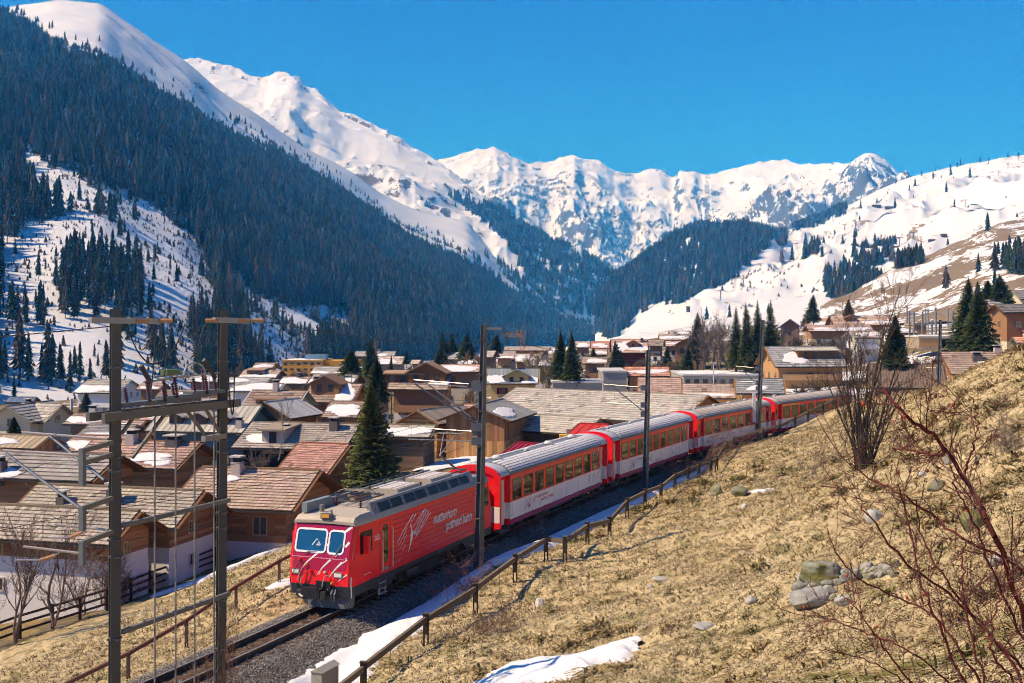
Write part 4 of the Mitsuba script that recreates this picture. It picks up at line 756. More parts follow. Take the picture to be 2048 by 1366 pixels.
# ================================================================ the village
BROWN, LBROWN, DBROWN, WHT, CREAM, YEL, OCH = (.31, .17, .09), (.48, .28, .13), (.20, .14, .10), (.72, .71, .69), (.6, .54, .4), (.62, .47, .2), (.62, .33, .07)
GRT, TAN, PINK, REDT, BRT, MET, SLT, ORT = (.30, .265, .225), (.34, .235, .15), (.36, .215, .15), (.45, .17, .10), (.27, .175, .12), (.46, .45, .40), (.21, .225, .24), (.55, .20, .09)
REDS = (.28, .015, .04)
vr = np.random.default_rng(21)
def snow_dome(key, R, u, v, ru, rv, umax, vmax, thick=.32, seed=0):
    thick *= .65
    """A cushion of snow lying on a slope; R(u, v, h) gives world points."""
    r = np.random.default_rng(seed + 99); a = np.linspace(0, 2 * np.pi, 28, endpoint=False); ph = r.uniform(0, 6, 4)
    w = 1 + .16 * np.sin(2 * a + ph[0]) + .12 * np.sin(3 * a + ph[1]) + .07 * np.sin(5 * a + ph[2]) + .05 * np.sin(9 * a + ph[3]) + .04 * np.sin(14 * a + ph[1]) + .03 * r.normal(size=28)
    rows = []
    for k, h in ((1.0, -.02), (.985, .55), (.90, .85), (.7, 1.0), (.35, 1.05), (.02, 1.08)):
        pu = np.clip(u + ru * k * w * np.cos(a), .05 * k, umax - .05 * k); pv = np.clip(v + rv * k * w * np.sin(a), .05, vmax + .05 * k)
        rows.append([R(x, y, thick * h) for x, y in zip(pu, pv)])
    q = np.array(rows); n = q.shape[1]; i = (np.arange(len(q) - 1)[:, None] * n); j = np.arange(n)[None]; k = (j + 1) % n
    scene[key] = mikit.ply((q.reshape(-1, 3), np.stack([i + j, i + k, i + n + k, i + n + j], -1).reshape(-1, 4)), 'snow', smooth=True); return key
def tint(base, n, amt=.22):
    base = np.asarray(base); base = np.minimum(base * .62 + base.mean() * .55, .8)
    return base * vr.uniform(1 - amt, 1 + amt, (n, 1)) * (1 + vr.normal(0, .03, (n, 3)))
def roof_cover(key, R, L, vl, kind, col, size):
    """Tiles, seams or corrugations over one slope."""
    if kind in ('seam', 'corr'):
        mb = MB(); st = .62 if kind == 'seam' else max(.3, size); mb.quad(R(0, 0, .16), R(L, 0, .16), R(L, vl, .16), R(0, vl, .16), col); n = max(2, int(L / st))
        for i in range(n + 1):
            u = L * i / n; w = .05 if kind == 'seam' else st * .30; c = np.asarray(col) * (.75 if kind == 'seam' else vr.uniform(.55, 1.05)); h = .21 if kind == 'seam' else .22
            a, b = max(u - w / 2, 0), min(u + w / 2, L); mb.strip([[R(a, 0, .15), R(a, 0, h), R(b, 0, h), R(b, 0, .15)], [R(a, vl, .15), R(a, vl, h), R(b, vl, h), R(b, vl, .15)]], c)
        if kind == 'seam':
            for i in range(n): mb.quad(R(L * i / n + .03, 0, .164), R(L * (i + 1) / n - .03, 0, .164), R(L * (i + 1) / n - .03, vl, .164), R(L * i / n + .03, vl, .164), np.asarray(col) * vr.uniform(.82, 1.12))
        mb.put(key); tag(key, kind='stuff'); return
    n, m = max(3, int(vl / size)), max(3, int(L / size)); dv, du = vl / n, L / m
    k, i = np.meshgrid(np.arange(n), np.arange(m), indexing='ij'); k, i = k.ravel(), i.ravel(); off = (k % 2) * .5 if kind == 'slate' else 0 * k
    u0, u1 = np.clip((i + off) * du + .01, 0, L), np.clip((i + 1 + off) * du - .01, 0, L); v0, v1 = k * dv, (k + 1) * dv + .04
    o, eu, ev, en = R(0, 0, 0), R(1, 0, 0) - R(0, 0, 0), R(0, 1, 0) - R(0, 0, 0), R(0, 0, 1) - R(0, 0, 0)
    lift = .035 + vr.uniform(0, .02, len(k)) + size * .07
    def pt(u, v, h): return o + np.outer(u, eu) + np.outer(v, ev) + np.outer(h, en)
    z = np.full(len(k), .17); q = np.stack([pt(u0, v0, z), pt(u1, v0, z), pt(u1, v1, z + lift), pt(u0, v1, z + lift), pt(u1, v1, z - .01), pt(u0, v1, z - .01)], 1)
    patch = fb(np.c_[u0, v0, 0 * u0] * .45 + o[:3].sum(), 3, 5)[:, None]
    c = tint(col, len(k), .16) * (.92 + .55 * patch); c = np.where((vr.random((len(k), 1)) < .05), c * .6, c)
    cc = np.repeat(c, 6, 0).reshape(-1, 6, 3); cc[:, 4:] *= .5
    f = (np.array([[0, 1, 2], [0, 2, 3], [3, 2, 4], [3, 4, 5]])[None] + (np.arange(len(k)) * 6)[:, None, None]).reshape(-1, 3)
    scene[key] = mikit.ply((q.reshape(-1, 3), f), 'matte', color=cc.reshape(-1, 3)); tag(key, kind='stuff')
def house(label, xr, yr, xl, ye, Y, phi=170, pitch=22, roof='tile', rc=TAN, low=WHT, up=BROWN, split=.5, snow=(), chim=(), win=True, shut=None, ground=None, og=.7, name='house', part_of=None, L=None, h=None, floors=2.6, cat='house', boards=False, dorm=(), balc=False, size=None, group=None, wsize=(.75, .95)):
    ph = math.radians(phi); e = np.array([math.cos(ph), math.sin(ph), 0]); f = np.array([-e[1], e[0], 0])
    if f[1] > 0: f = -f                                   # f points to the camera side
    A = P(xr, yr, Y); tp = math.tan(math.radians(pitch)); cp, sp_ = math.cos(math.radians(pitch)), math.sin(math.radians(pitch))
    if L is None: kx = (xl - 1024) / F; L = (kx * A[1] - A[0]) / (e[0] - kx * e[1])
    L = abs(L)
    if h is None: h = (A[2] - CZ - (H0 - ye) * A[1] / F) / ((H0 - ye) * f[1] / F + tp)
    h = float(np.clip(h, 1.2, 11)); vl = h / cp; hw = h - min(.75, h * .2)        # half width of the walls
    B = A + e * L; C0 = (A + B) / 2
    zs = [float(gz_at(*(C0 + s * f * hw + t * e * (L / 2 - og))[:2])) for s in (-1, 1) for t in (-1, 1)]
    zg = min(zs) - .6; zt = max(zs)
    if ground is not None: zg = ground; zt = ground + .5
    if A[2] - h * tp - zt < 2.2: zg = min(zg, A[2] - h * tp - 3.2); zt = min(zt, A[2] - h * tp - 2.4)
    if part_of: k0 = part_of
    else: k0 = new(name); tag(k0, label, cat, group)
    size = size or (.29 if Y < 90 else .38 if Y < 140 else .6 if Y < 220 else .9)
    mod = sub(k0, 'roof'); mb = MB(); dk = np.asarray(rc) * .35
    RS = {s: (lambda u, v, hh, s=s: A + e * u + f * s * v * cp - UP * v * sp_ + (f * s * sp_ + UP * cp) * hh) for s in (1, -1)}
    for s in (1, -1):
        R = RS[s]; mb.strip([[R(0, 0, .16), R(0, 0, 0), R(0, vl, 0), R(0, vl, .16), R(0, 0, .16)], [R(L, 0, .16), R(L, 0, 0), R(L, vl, 0), R(L, vl, .16), R(L, 0, .16)]], np.asarray(up) * .6)
        for u in (0, L): mb.quad(R(u, 0, .16), R(u, 0, 0), R(u, vl, 0), R(u, vl, .16), np.asarray(up) * .6)
        mb.quad(R(0, 0, .162), R(L, 0, .162), R(L, vl, .162), R(0, vl, .162), rc)
    for s in (1, -1):                                     # barge boards and gutter
        R = RS[s]
        for u in (-.06, L + .06): mb.beam(R(u, 0, .10), R(u, vl, .10), .08, .30, np.asarray(up) * .55, up=e)
        mb.beam(R(0, vl + .05, .06), R(L, vl + .05, .06), .12, .12, (.06, .055, .05))
    mb.beam(A + UP * .2, B + UP * .2, .25, .1, np.asarray(rc) * .7)
    mb.put(mod)
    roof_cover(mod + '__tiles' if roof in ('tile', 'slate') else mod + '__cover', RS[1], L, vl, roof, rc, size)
    # walls, in bands cut by height
    wl_ = sub(k0, 'wall'); mb = MB(); zsplit = zt + (A[2] - h * tp - zt) * split if split <= 1 else zt + split
    eave = A[2] - hw * tp
    def wallpoly(kind):
        return shapely.Polygon([(-hw, zg), (hw, zg), (hw, eave), (0, A[2] - .02), (-hw, eave)]) if kind == 'g' else shapely.Polygon([(og, zg), (L - og, zg), (L - og, eave), (og, eave)])
    near = boards or Y < 100
    faces = []
    for kind, s in (('g', 0), ('g', 1), ('s', 1), ('s', -1)):
        if kind == 'g': o = A + e * (og if s == 0 else L - og); du, nn = f, (-e if s == 0 else e); M_ = lambda a, z, hh, o=o, du=du, nn=nn: np.array([o[0], o[1], 0]) + du * a + UP * z + nn * hh
        else: o = A + f * s * hw; du, nn = e, f * s; M_ = lambda a, z, hh, o=o, du=du, nn=nn: np.array([o[0], o[1], 0]) + du * a + UP * z + nn * hh
        pg = wallpoly(kind); vis = nn @ (-(o * [1, 1, 0])) > 0
        for lo, hi, c in ((zg - 1, zsplit, low), (zsplit, zg + 60, up)):
            g = pg.intersection(sbox(-60, lo, 60, hi))
            if g.is_empty or g.geom_type != 'Polygon': continue
            v, ff = triangulate_polygon(g, engine='earcut'); mb.add([M_(a, z, 0) for a, z in np.asarray(v)], ff, c)
            wood = c in (BROWN, LBROWN, DBROWN, OCH)
            if vis and wood and near:                     # boarding, each board with its own tone and a lapped edge
                x0, y0, x1, y1 = g.bounds; bm = MB(); stp = .2 if boards != 'v' else .26; 
                for t in np.arange(y0 if boards != 'v' else x0, (y1 if boards != 'v' else x1) - .02, stp):
                    b = g.intersection(sbox(x0 - 1, t, x1 + 1, t + stp - .012) if boards != 'v' else sbox(t, y0 - 1, t + stp - .015, y1 + 1))
                    for q in getattr(b, 'geoms', [b]):
                        if q.is_empty or q.geom_type != 'Polygon' or q.area < .02: continue
                        plate(bm, q, M_, .03 + vr.uniform(0, .012), np.asarray(c) * vr.uniform(.7, 1.35) * (1 + vr.normal(0, .04, 3)))
                if bm.v: kb = sub(wl_, 'boards'); bm.put(kb); tag(kb, kind='stuff')
        if vis: faces.append((kind, pg, M_, np.linalg.norm(o)))
    mb.put(wl_)
    # windows on the sides that face the photograph
    if win:
        for kind, pg, M_, _ in faces:
            x0, y0, x1, y1 = pg.bounds; z = zt + 1.0 - (.35 if wsize[1] < .8 else 0)
            ww, wh = (min(wsize[0], (x1 - x0) / 4), wsize[1])
            while z + wh < y1 - .3:
                n = max(1, int((x1 - x0) / 2.9)); n = min(n, 6)
                for j in range(n):
                    a = x0 + (x1 - x0) * (j + .5) / n + vr.uniform(-.15, .15); zz = z + vr.uniform(-.05, .05)
                    sh = sbox(a - ww / 2, zz, a + ww / 2, zz + wh)
                    if not pg.buffer(-.25).contains(sh) or vr.random() < .12: continue
                    k = sub(k0, 'window'); m2 = MB(); fr = sbox(a - ww / 2 - .07, zz - .07, a + ww / 2 + .07, zz + wh + .07)
                    if Y < 260:
                        plate(m2, fr.difference(sh).union(sbox(a - .025, zz, a + .025, zz + wh)), M_, .07, (.62, .58, .5) if low in (WHT, CREAM, YEL) and zz < zsplit else (.48, .33, .19)); m2.put(k + '__frame')
                        m2 = MB(); plate(m2, sh, M_, .045, WHITE); m2.put(k + '__pane', 'house_glass')
                        if shut is not None and kind in ('g', 's'):
                            for sg in (-1, 1):
                                m2 = MB(); c_ = a + sg * (ww / 2 + .07 + .21); plate(m2, sbox(c_ - .2, zz, c_ + .2, zz + wh), M_, .05, shut); m2.put(sub(k, 'shutter'))
                    else: plate(m2, fr, M_, .05, WHITE); m2.put(k, 'house_glass')
                z += floors
    if not balc and not part_of and name == 'house' and 90 < Y < 280 and win and vr.random() < .5: balc = 's'
    if balc:
        for kind, pg, M_, _ in faces[:1] if balc == 'g' else [q for q in faces if q[0] == 's'][:1]:
            x0, y0, x1, y1 = pg.bounds; z = zsplit + .1; k = sub(k0, 'balcony'); m2 = MB(); w0, w1 = x0 + .4, x1 - .4
            plate(m2, sbox(w0, z - .12, w1, z), lambda a, b, c: M_(a, b, c), 1.0, np.asarray(up) * .9); m2.put(k + '__deck')
            m2 = MB(); plate(m2, sbox(w0, z, w1, z + .85), lambda a, b, c: M_(a, b, .95 + c), .05, np.asarray(up) * 1.25); m2.put(k + '__railing')
    for i, (uf_, vf, ru, rv) in enumerate(snow): snow_dome(sub(mod, 'snow'), lambda u, v, hh: RS[1](u, v, .18 + hh), L * uf_, vl * vf, ru, rv, L, vl, .20, int(xr + 7 * i))
    for uf_, vf, w_, hh in chim:
        w_ *= .8; hh *= .85
        k = sub(mod, 'chimney'); c = RS[1](L * uf_, vl * vf, .1); m2 = MB(); axx = np.array([e, f, UP]); m2.box(c + UP * (hh / 2 - .4), (w_, w_, hh + .8), (.45, .40, .37) if vr.random() < .6 else (.13, .12, .12), axx); m2.put(k)
        m2 = MB(); m2.box(c + UP * (hh + .32), (w_ * 1.25, w_ * 1.25, .09), (.5, .48, .45), axx); m2.put(k + '__cap')
        m2 = MB(); m2.box(c + UP * (hh + .14), (w_ * .7, w_ * .7, .28), (.04, .04, .04), axx); m2.put(k + '__flue')
    for (uf_, vf, dw, dh, kind, dc) in dorm:              # dormers on the camera side
        k = sub(mod, 'dormer'); c = RS[1](L * uf_, vl * vf, .1); fz = c + UP * 0; back = vl * vf * cp * .85 + .6
        Md = lambda a, b, z: fz + e * a + f * b + UP * z
        if kind == 'g':
            pg = [(-dw, -.9), (dw, -.9), (dw, dh), (0, dh + dw * .5), (-dw, dh)]; m2 = MB(); m2.prism([(a, z) for a, z in pg], 0, -back, Md, dc); m2.put(k + '__wall')
            for s in (-1, 1):
                m2 = MB(); q = lambda t, z: None; p0, p1 = np.array([0, dh + dw * .5 + .12]), np.array([s * (dw + .45), dh - .22 + .12])
                m2.prism([(p0[0], p0[1] - .1), (p0[0], p0[1] + .05), (p1[0], p1[1] + .05), (p1[0], p1[1] - .1)], .5, -back - .8, Md, np.asarray(rc) * .9); m2.put(sub(k, 'roof_slope'))
        else:
            m2 = MB(); m2.prism([(0, -.8), (0, dh), (-back, dh + .25), (-back, -.8)], -dw, dw, lambda b, a, z: Md(a, b, z), dc); m2.put(k + '__wall')
            m2 = MB(); m2.prism([(.45, dh - .02), (.45, dh + .12), (-back - .4, dh + .42), (-back - .4, dh + .28)], -dw - .3, dw + .3, lambda b, a, z: Md(a, b, z), np.asarray(rc) * 1.0 if kind == 's' else (.5, .48, .38)); m2.put(k + '__slab')
        n = max(1, int(dw / .75)); 
        for j in range(n):
            a = (j + .5 - n / 2) * (2 * dw / n) * .85; m2 = MB(); plate(m2, sbox(a - .33, max(.1, dh - 1.1), a + .33, dh - .15), lambda x, z, hh: Md(x, hh, z), .03, WHITE); m2.put(sub(k, 'pane'), 'house_glass')
    return k0
def flat_block(label, x0, x1, yt, yb, Y, d, col, rows, cols, name='flat_roofed_building', ang=0, roofc=(.5, .5, .5), snow=True, hplus=0.0):
    a, b = P(x0, yt, Y), P(x1, yt, Y); ht = a[2] - P(x0, yb, Y)[2] + hplus; W = b[0] - a[0]; e = np.array([math.cos(ang), math.sin(ang), 0]); n = np.array([e[1], -e[0], 0])
    k0 = new(name); tag(k0, label, 'building'); M_ = lambda u, z, hh: np.array([a[0], a[1], a[2]]) + e * u + UP * (z - ht) + n * hh
    mb = MB(); mb.prism([(0, 0), (W, 0), (W, ht), (0, ht)], 0, -d, lambda u, v, z: M_(u, z, v), col); mb.put(k0 + '__wall')
    mb = MB(); mb.prism([(-.2, ht), (W + .2, ht), (W + .2, ht + .3), (-.2, ht + .3)], .2, -d - .2, lambda u, v, z: M_(u, z, v), roofc); mb.put(k0 + '__roof_slab')
    if snow: snow_dome(k0 + '__roof_slab__snow', lambda u, v, hh: M_(u, ht + .3 + hh, -v), W * .5, d * .45, W * .46, d * .42, W, d, .2, int(x0))
    for r in range(rows):
        for c in range(cols):
            u = W * (c + .5) / cols; z = ht * (r + .5) / rows; k = sub(k0, 'window'); ww, wh = W / cols * .55, ht / rows * .5; m2 = MB(); plate(m2, sbox(u - ww / 2, z - wh / 2, u + ww / 2, z + wh / 2), M_, .04, WHITE); m2.put(k, 'house_glass')
            if rows >= 3 and c % 2: m2 = MB(); plate(m2, sbox(u - ww * .8, z - wh * .8, u + ww * .8, z - wh * .1), lambda p, q, hh: M_(p, q, .6 + hh), .06, np.asarray(col) * .8); m2.put(sub(k0, 'balcony'))
    return k0, M_, W, ht
# ---- nearest row, from the left
c1 = house('white plastered house with two parallel brown-boarded gables just below the railway', 408, 988, 78, 1062, 64, 165, 27, 'tile', (.33, .27, .19), WHT, BROWN, .65, chim=((.45, .45, .7, 1.0), (.75, .5, .6, .5)), shut=None, boards=True, wsize=(.5, .55), floors=1.7, balc=None)
house('', 279, 1029, -170, 1096, 58.5, 165, 27, 'tile', (.33, .27, .19), WHT, BROWN, .75, part_of=c1, boards=True, chim=(), wsize=(.5, .55), floors=1.7)
house('brown timber chalet with a tan tiled roof beside the railway, left of the big spruce', 640, 947, 405, 1027, 70, 167, 23, 'tile', (.38, .245, .155), WHT, BROWN, .25, chim=((.66, .14, .7, .9),), shut=BROWN, boards=True, snow=((.66, .3, .55, .28),))
house('house with a striped grey tile roof, white chimney and a drift of snow', 240, 915, -60, 968, 82, 165, 23, 'tile', (.27, .24, .21), WHT, BROWN, .6, chim=((.62, .8, .8, 1.0),), snow=((.86, .78, 3.4, 1.6),), boards=True, size=.5)
house('brown house with a pinkish roof and curved snow patch behind the left steel mast', 402, 889, 190, 942, 98, 165, 24, 'tile', (.36, .20, .14), WHT, BROWN, .5, chim=((.62, .1, 1.0, 1.0), (.22, .1, 1.4, .6)), snow=((.33, .62, 1.7, .7), (.2, .8, 1.3, .45)), boards=True)
house('large house with a pale standing-seam metal roof, dormers and a slate-blue upper storey', 524, 814, 335, 868, 130, 168, 27, 'seam', MET, SLT, (.07, .115, .15), .0, dorm=((.75, .72, .7, .9, 'g', (.12, .08, .07)), (.5, .72, .7, .9, 'g', (.12, .08, .07)), (.26, .72, .7, .9, 'g', (.12, .08, .07))), chim=((.45, .2, .8, .9), (.07, .8, .8, .9)))
house('low dark-walled house with a weathered grey-brown roof and one slanting snow patch', 722, 852, 505, 904, 105, 168, 23, 'tile', (.31, .26, .21), (.03, .03, .034), (.03, .03, .034), .5, snow=((.78, .62, 1.7, .8),), chim=((.2, .25, .9, 1.0), (.62, .4, .7, .6)), win=False, dorm=((.66, .82, 1.0, 1.2, 's', (.45, .42, .4)),))
house('roof of red clay tiles directly left of the big spruce', 699, 893, 600, 952, 88, 163, 25, 'tile', (.47, .20, .125), WHT, BROWN, .5)
house('brown-tiled house with a lower porch roof in the middle of the village', 613, 784, 505, 820, 150, 170, 27, 'tile', (.27, .175, .125), DBROWN, WHT, .3, dorm=((.55, .75, 1.6, .6, 's', BROWN),), snow=((.2, .85, 1.2, .5),), chim=((.55, .05, .8, 1.4),))
house('brown chalet with a balconied cross gable, red shutters and snow right of the gable', 724, 770, 625, 808, 160, 170, 29, 'tile', BRT, WHT, BROWN, .2, dorm=((.62, .62, 1.9, 1.6, 'g', BROWN),), snow=((.24, .5, 1.4, 2.4),), chim=((.9, .1, .9, 1.1),), shut=REDS, balc='s')
house('brown house whose snowy roof has an oval hole round a skylight', 732, 806, 664, 838, 135, 170, 24, 'tile', (.29, .19, .13), CREAM, BROWN, .55, snow=((.5, .55, 2.4, 1.2),))
house('white house with one broad snow cushion on its grey roof, behind the right steel mast', 568, 769, 472, 785, 200, 172, 20, 'tile', (.28, .265, .22), WHT, WHT, .5, snow=((.45, .6, 4.6, 2.0),), balc='s')
house('house with a pinkish roof, flat dormer and thin snow, left of the ochre apartment block', 563, 742, 489, 758, 250, 172, 22, 'tile', (.36, .235, .17), WHT, DBROWN, .6, snow=((.25, .75, 2.6, .8), (.7, .75, 2, .7)), dorm=((.62, .6, 1.7, 1.0, 's', DBROWN),), chim=((.4, .5, .7, .8),))
house('small low house with a grey roof in front of the pinkish-roofed one', 540, 757, 462, 768, 225, 172, 20, 'tile', (.3, .3, .29), WHT, WHT, .5, snow=((.7, .6, 2.0, .8),))
house('house almost covered by a flat snow cushion, below the ochre apartment block', 623, 755, 568, 770, 225, 172, 20, 'tile', BRT, WHT, DBROWN, .5, snow=((.5, .62, 3.2, 1.5),), chim=((.45, .1, .7, .7),))
house('grey-roofed house with snow in its lower corners, nearer of two below the ochre block', 718, 751, 628, 770, 215, 171, 23, 'slate', (.29, .265, .225), WHT, DBROWN, .45, snow=((.82, .75, 2.0, 1.1), (.2, .7, 2.4, 1.1)), chim=((.55, .4, 1.0, .7), (.3, .3, .6, 1.2)), dorm=((.45, .7, 1.3, .6, 'g', DBROWN),))
house('grey-roofed house with strips of snow, farther of two below the ochre block', 742, 735, 631, 750, 270, 172, 20, 'slate', (.29, .275, .24), CREAM, BROWN, .55, snow=((.85, .8, 2.4, .7), (.25, .85, 4, .5)), chim=((.5, .1, 1.0, .7), (.28, .3, .7, .9)))
kb, Mk, Wk, hk = flat_block('flat-roofed ochre timber apartment block with balconies at the foot of the wooded mountain', 564, 645, 722, 757, 340, 14, OCH, 3, 6, 'apartment_block', -.05, (.6, .36, .12))
mb = MB(); mb.prism([(Wk, 0), (Wk + 9, 0), (Wk + 9, hk), (Wk, hk)], -3, -14, lambda u, v, z: Mk(u, z, v), np.array(OCH) * .9); mb.put(kb + '__wing')
mb = MB(); mb.box(Mk(Wk * .75, hk + .9, -6), (6, 4, 1.4), (.2, .36, .5)); mb.put(kb + '__roof_hut')
house('large chalet with brown timber over white plaster, red shutters and a shed dormer', 905, 752, 787, 782, 160, 172, 27, 'tile', (.35, .25, .165), WHT, BROWN, .58, dorm=((.78, .55, 2.6, 1.2, 's', (.14, .07, .04)), (.38, .62, 2.4, 1.6, 'g', (.24, .12, .05))), chim=((.5, .05, 1.0, 1.3),), snow=((.14, .6, 1.6, .7),), shut=REDS)
house('small timber cabin with its gable to the railway, between the chalet and the plank barn', 835, 824, 0, 848, 122, 62, 27, 'corr', (.34, .29, .25), BROWN, LBROWN, .2, L=9, h=2.5, og=.5, size=.5, boards=True)
bn = house('big barn of upright brown planks with its gable to the railway', 948, 815, 0, 846, 118, 76, 21, 'seam', (.36, .38, .38), LBROWN, BROWN, .45, L=11, h=3.7, og=.4, boards='v', win=False, name='barn', cat='barn', snow=((.3, .6, 3, 1.0),))
house('old log barn with a half snow-covered mossy roof, right of the big spruce', 872, 854, 770, 879, 112, 168, 22, 'slate', (.32, .27, .19), DBROWN, DBROWN, .5, snow=((.62, .62, 2.6, .95),), name='barn', cat='barn', boards=True, win=False, size=.8)
house('roof of orange tiles behind the upright-plank barn', 1012, 812, 905, 838, 142, 174, 20, 'tile', (.45, .21, .13), CREAM, BROWN, .55)
house('yellow house with a grey seamed metal roof, a small front gable and maroon shutters', 1078, 739, 976, 769, 195, 177, 30, 'seam', (.25, .285, .30), YEL, YEL, .5, dorm=((.42, .86, 1.9, .9, 'g', YEL),), snow=((.76, .72, 2.2, 1.4), (.18, .75, 1.7, 1.2)), chim=((.5, .03, .9, 1.6),), shut=(.17, .015, .025), floors=2.8)
house('long barn with a broad lichen-grey slate roof behind the second coach', 1416, 794, 1033, 850, 133, 144, 20, 'slate', (.37, .335, .27), BROWN, BROWN, .5, win=False, name='barn', cat='barn', og=.3, boards='v', size=.55)
house('lean-to with a grey slate roof and dark boarded wall in front of the long barn', 1202, 840, 1036, 872, 124, 144, 17, 'slate', (.38, .35, .285), DBROWN, DBROWN, .5, win=False, name='barn', cat='barn', og=.2, boards='v', size=.5)
house('small shed with a bright red ribbed metal roof behind the first coach', 1218, 853, 1160, 876, 108, 150, 18, 'seam', (.5, .05, .05), DBROWN, DBROWN, .5, win=False, name='shed', cat='shed')
house('shed with a maroon metal roof right behind the locomotive', 1078, 892, 1034, 922, 88, 150, 16, 'corr', (.30, .035, .07), DBROWN, DBROWN, .5, win=False, name='shed', cat='shed', size=.35)
flat_block('plain grey flat-roofed block behind the long barn', 1207, 1253, 745, 790, 195, 12, (.30, .30, .29), 0, 0, snow=False)
flat_block('low grey flat-roofed annex behind the long barn', 1106, 1204, 766, 790, 185, 8, (.26, .25, .24), 0, 0, snow=False)
house('house with a bright orange roof and a long snow patch, above the long barn', 1337, 736, 1249, 754, 200, 177, 20, 'tile', ORT, CREAM, BROWN, .55, snow=((.45, .55, 3.0, .8),), shut=(.4, .02, .08))
house('house with a pinkish tiled roof and dark barge board directly behind the long barn', 1362, 758, 1277, 789, 165, 173, 22, 'tile', (.40, .235, .16), CREAM, BROWN, .55)
house('house with a tan tiled roof and one thin strip of snow behind the third coach', 1470, 771, 1366, 799, 160, 171, 20, 'tile', (.38, .26, .175), LBROWN, LBROWN, .5, snow=((.5, .8, 3.2, .45),))
house('timber house with a slate-grey roof and one round snow cushion behind the third coach', 1565, 760, 1471, 790, 155, 171, 22, 'slate', SLT, LBROWN, LBROWN, .5, snow=((.55, .66, 1.4, .7),))
flat_block('long low grey school building with a row of big windows and a snowy flat roof', 1367, 1525, 752, 778, 208, 16, (.36, .35, .32), 1, 9, snow=True)
house('broad timber chalet with grey tiled roof, big snow cushion and cream dormer', 1672, 695, 1530, 735, 190, 184, 27, 'tile', (.27, .275, .28), LBROWN, LBROWN, .3, dorm=((.35, .62, 3.2, 1.3, 'c', (.16, .09, .05)),), snow=((.68, .6, 2.2, 1.6),), chim=(), balc='s')
# ---- farther houses in the middle and on the right
house('dark red shingled house with a snowy orange roof and dormer', 1294, 680, 1222, 707, 290, 177, 27, 'tile', (.42, .22, .13), (.14, .03, .025), (.16, .035, .03), .3, dorm=((.4, .6, 1.3, 1.0, 'g', (.3, .16, .1)),), snow=((.75, .6, 2.4, 2.0), (.2, .7, 2.6, 1.4), (.45, .3, 2.5, .9)), chim=((.15, .2, .9, .8),))
house('house with an orange snow-covered roof left of the dark red one', 1218, 684, 1182, 698, 310, 177, 22, 'tile', ORT, CREAM, BROWN, .55, snow=((.5, .6, 2, 1.2),))
house('small house under a snow-lined roof left of the dark red one', 1214, 700, 1188, 711, 270, 177, 22, 'tile', TAN, CREAM, BROWN, .55, snow=((.5, .6, 1.4, .9),))
house('brown timber house just right of the dark red one', 1328, 681, 1296, 693, 312, 168, 24, 'tile', (.3, .2, .13), WHT, DBROWN, .45)
house('tan-roofed house with two snow patches, high in the middle of the village', 1383, 669, 1318, 681, 400, 175, 20, 'tile', (.37, .27, .18), CREAM, BROWN, .55, snow=((.25, .6, 3, 1.4), (.7, .6, 4, 1.4)), chim=((.5, .2, 1.4, 1.0),))
house('house with a reddish roof below the tan-roofed one', 1362, 683, 1328, 694, 335, 175, 20, 'tile', (.45, .23, .14), CREAM, BROWN, .55, snow=((.5, .5, 2.6, .8),))
house('dark timber house half hidden by the spruces, gable to the railway', 1380, 675, 0, 691, 280, 80, 27, 'tile', (.25, .16, .12), DBROWN, BROWN, .3, L=12, h=4.2)
house('farthest low house before the snowy valley floor', 1380, 662, 1338, 669, 520, 176, 18, 'tile', (.4, .32, .24), CREAM, BROWN, .55, snow=((.3, .6, 3, 1.2),))
house('weathered timber barn with its gable to the railway, right of the tall spruces', 1579, 640, 0, 652, 330, 75, 36, 'slate', (.27, .24, .21), BROWN, (.2, .13, .1), .3, L=11, h=2.9)
house('house with a bright orange roof and square snow patch on the right', 1657, 638, 1608, 655, 350, 178, 26, 'tile', ORT, (.4, .28, .22), (.4, .28, .22), .5, snow=((.5, .6, 2.7, 1.7),))
house('long house with a tan-orange roof and patches of snow behind the bush', 1788, 633, 1659, 651, 330, 177, 24, 'tile', (.45, .27, .17), CREAM, BROWN, .5, snow=((.2, .7, 3.6, 1.0), (.7, .4, 1.6, 1.2), (.45, .75, 2.2, .7)), dorm=((.72, .6, 1.3, 1.0, 'g', BROWN),))
house('low house under a long strip of snow behind the bush', 1740, 652, 1612, 664, 290, 177, 20, 'tile', (.4, .25, .18), CREAM, BROWN, .55, snow=((.3, .7, 4.5, 1.2), (.75, .7, 3, 1.0)))
house('white house with a snowy roof seen through the bush', 1752, 664, 1697, 677, 240, 188, 22, 'tile', TAN, WHT, WHT, .5, snow=((.4, .5, 2.4, 1.1),))
house('second white house with a snowy roof, right of the first', 1822, 656, 1770, 668, 262, 186, 22, 'tile', TAN, WHT, WHT, .5, snow=((.5, .5, 2.6, 1.1),))
house('long dark brown barn with a corrugated roof just over the grassy crest', 1886, 731.5, 1738, 779, 158, 165, 24, 'corr', (.19, .145, .115), DBROWN, DBROWN, .5, win=False, name='barn', cat='barn', size=.34)
house('long brown-tiled house with broad grey chimneys behind the grassy crest', 2110, 707, 1880, 752, 168, 172, 21, 'tile', (.33, .205, .145), WHT, BROWN, .5, chim=((.72, .4, 1.5, 1.1), (.5, .02, 1.2, .9)), snow=((.55, .45, 1.5, .6), (.66, .5, 1.0, .4)))
house('house with a vivid orange roof at the right edge of the picture', 2145, 676, 2028, 708, 185, 176, 27, 'tile', (.62, .20, .075), CREAM, CREAM, .5, chim=((.75, .55, 1.3, .9), (.8, .05, 1.0, .9)))
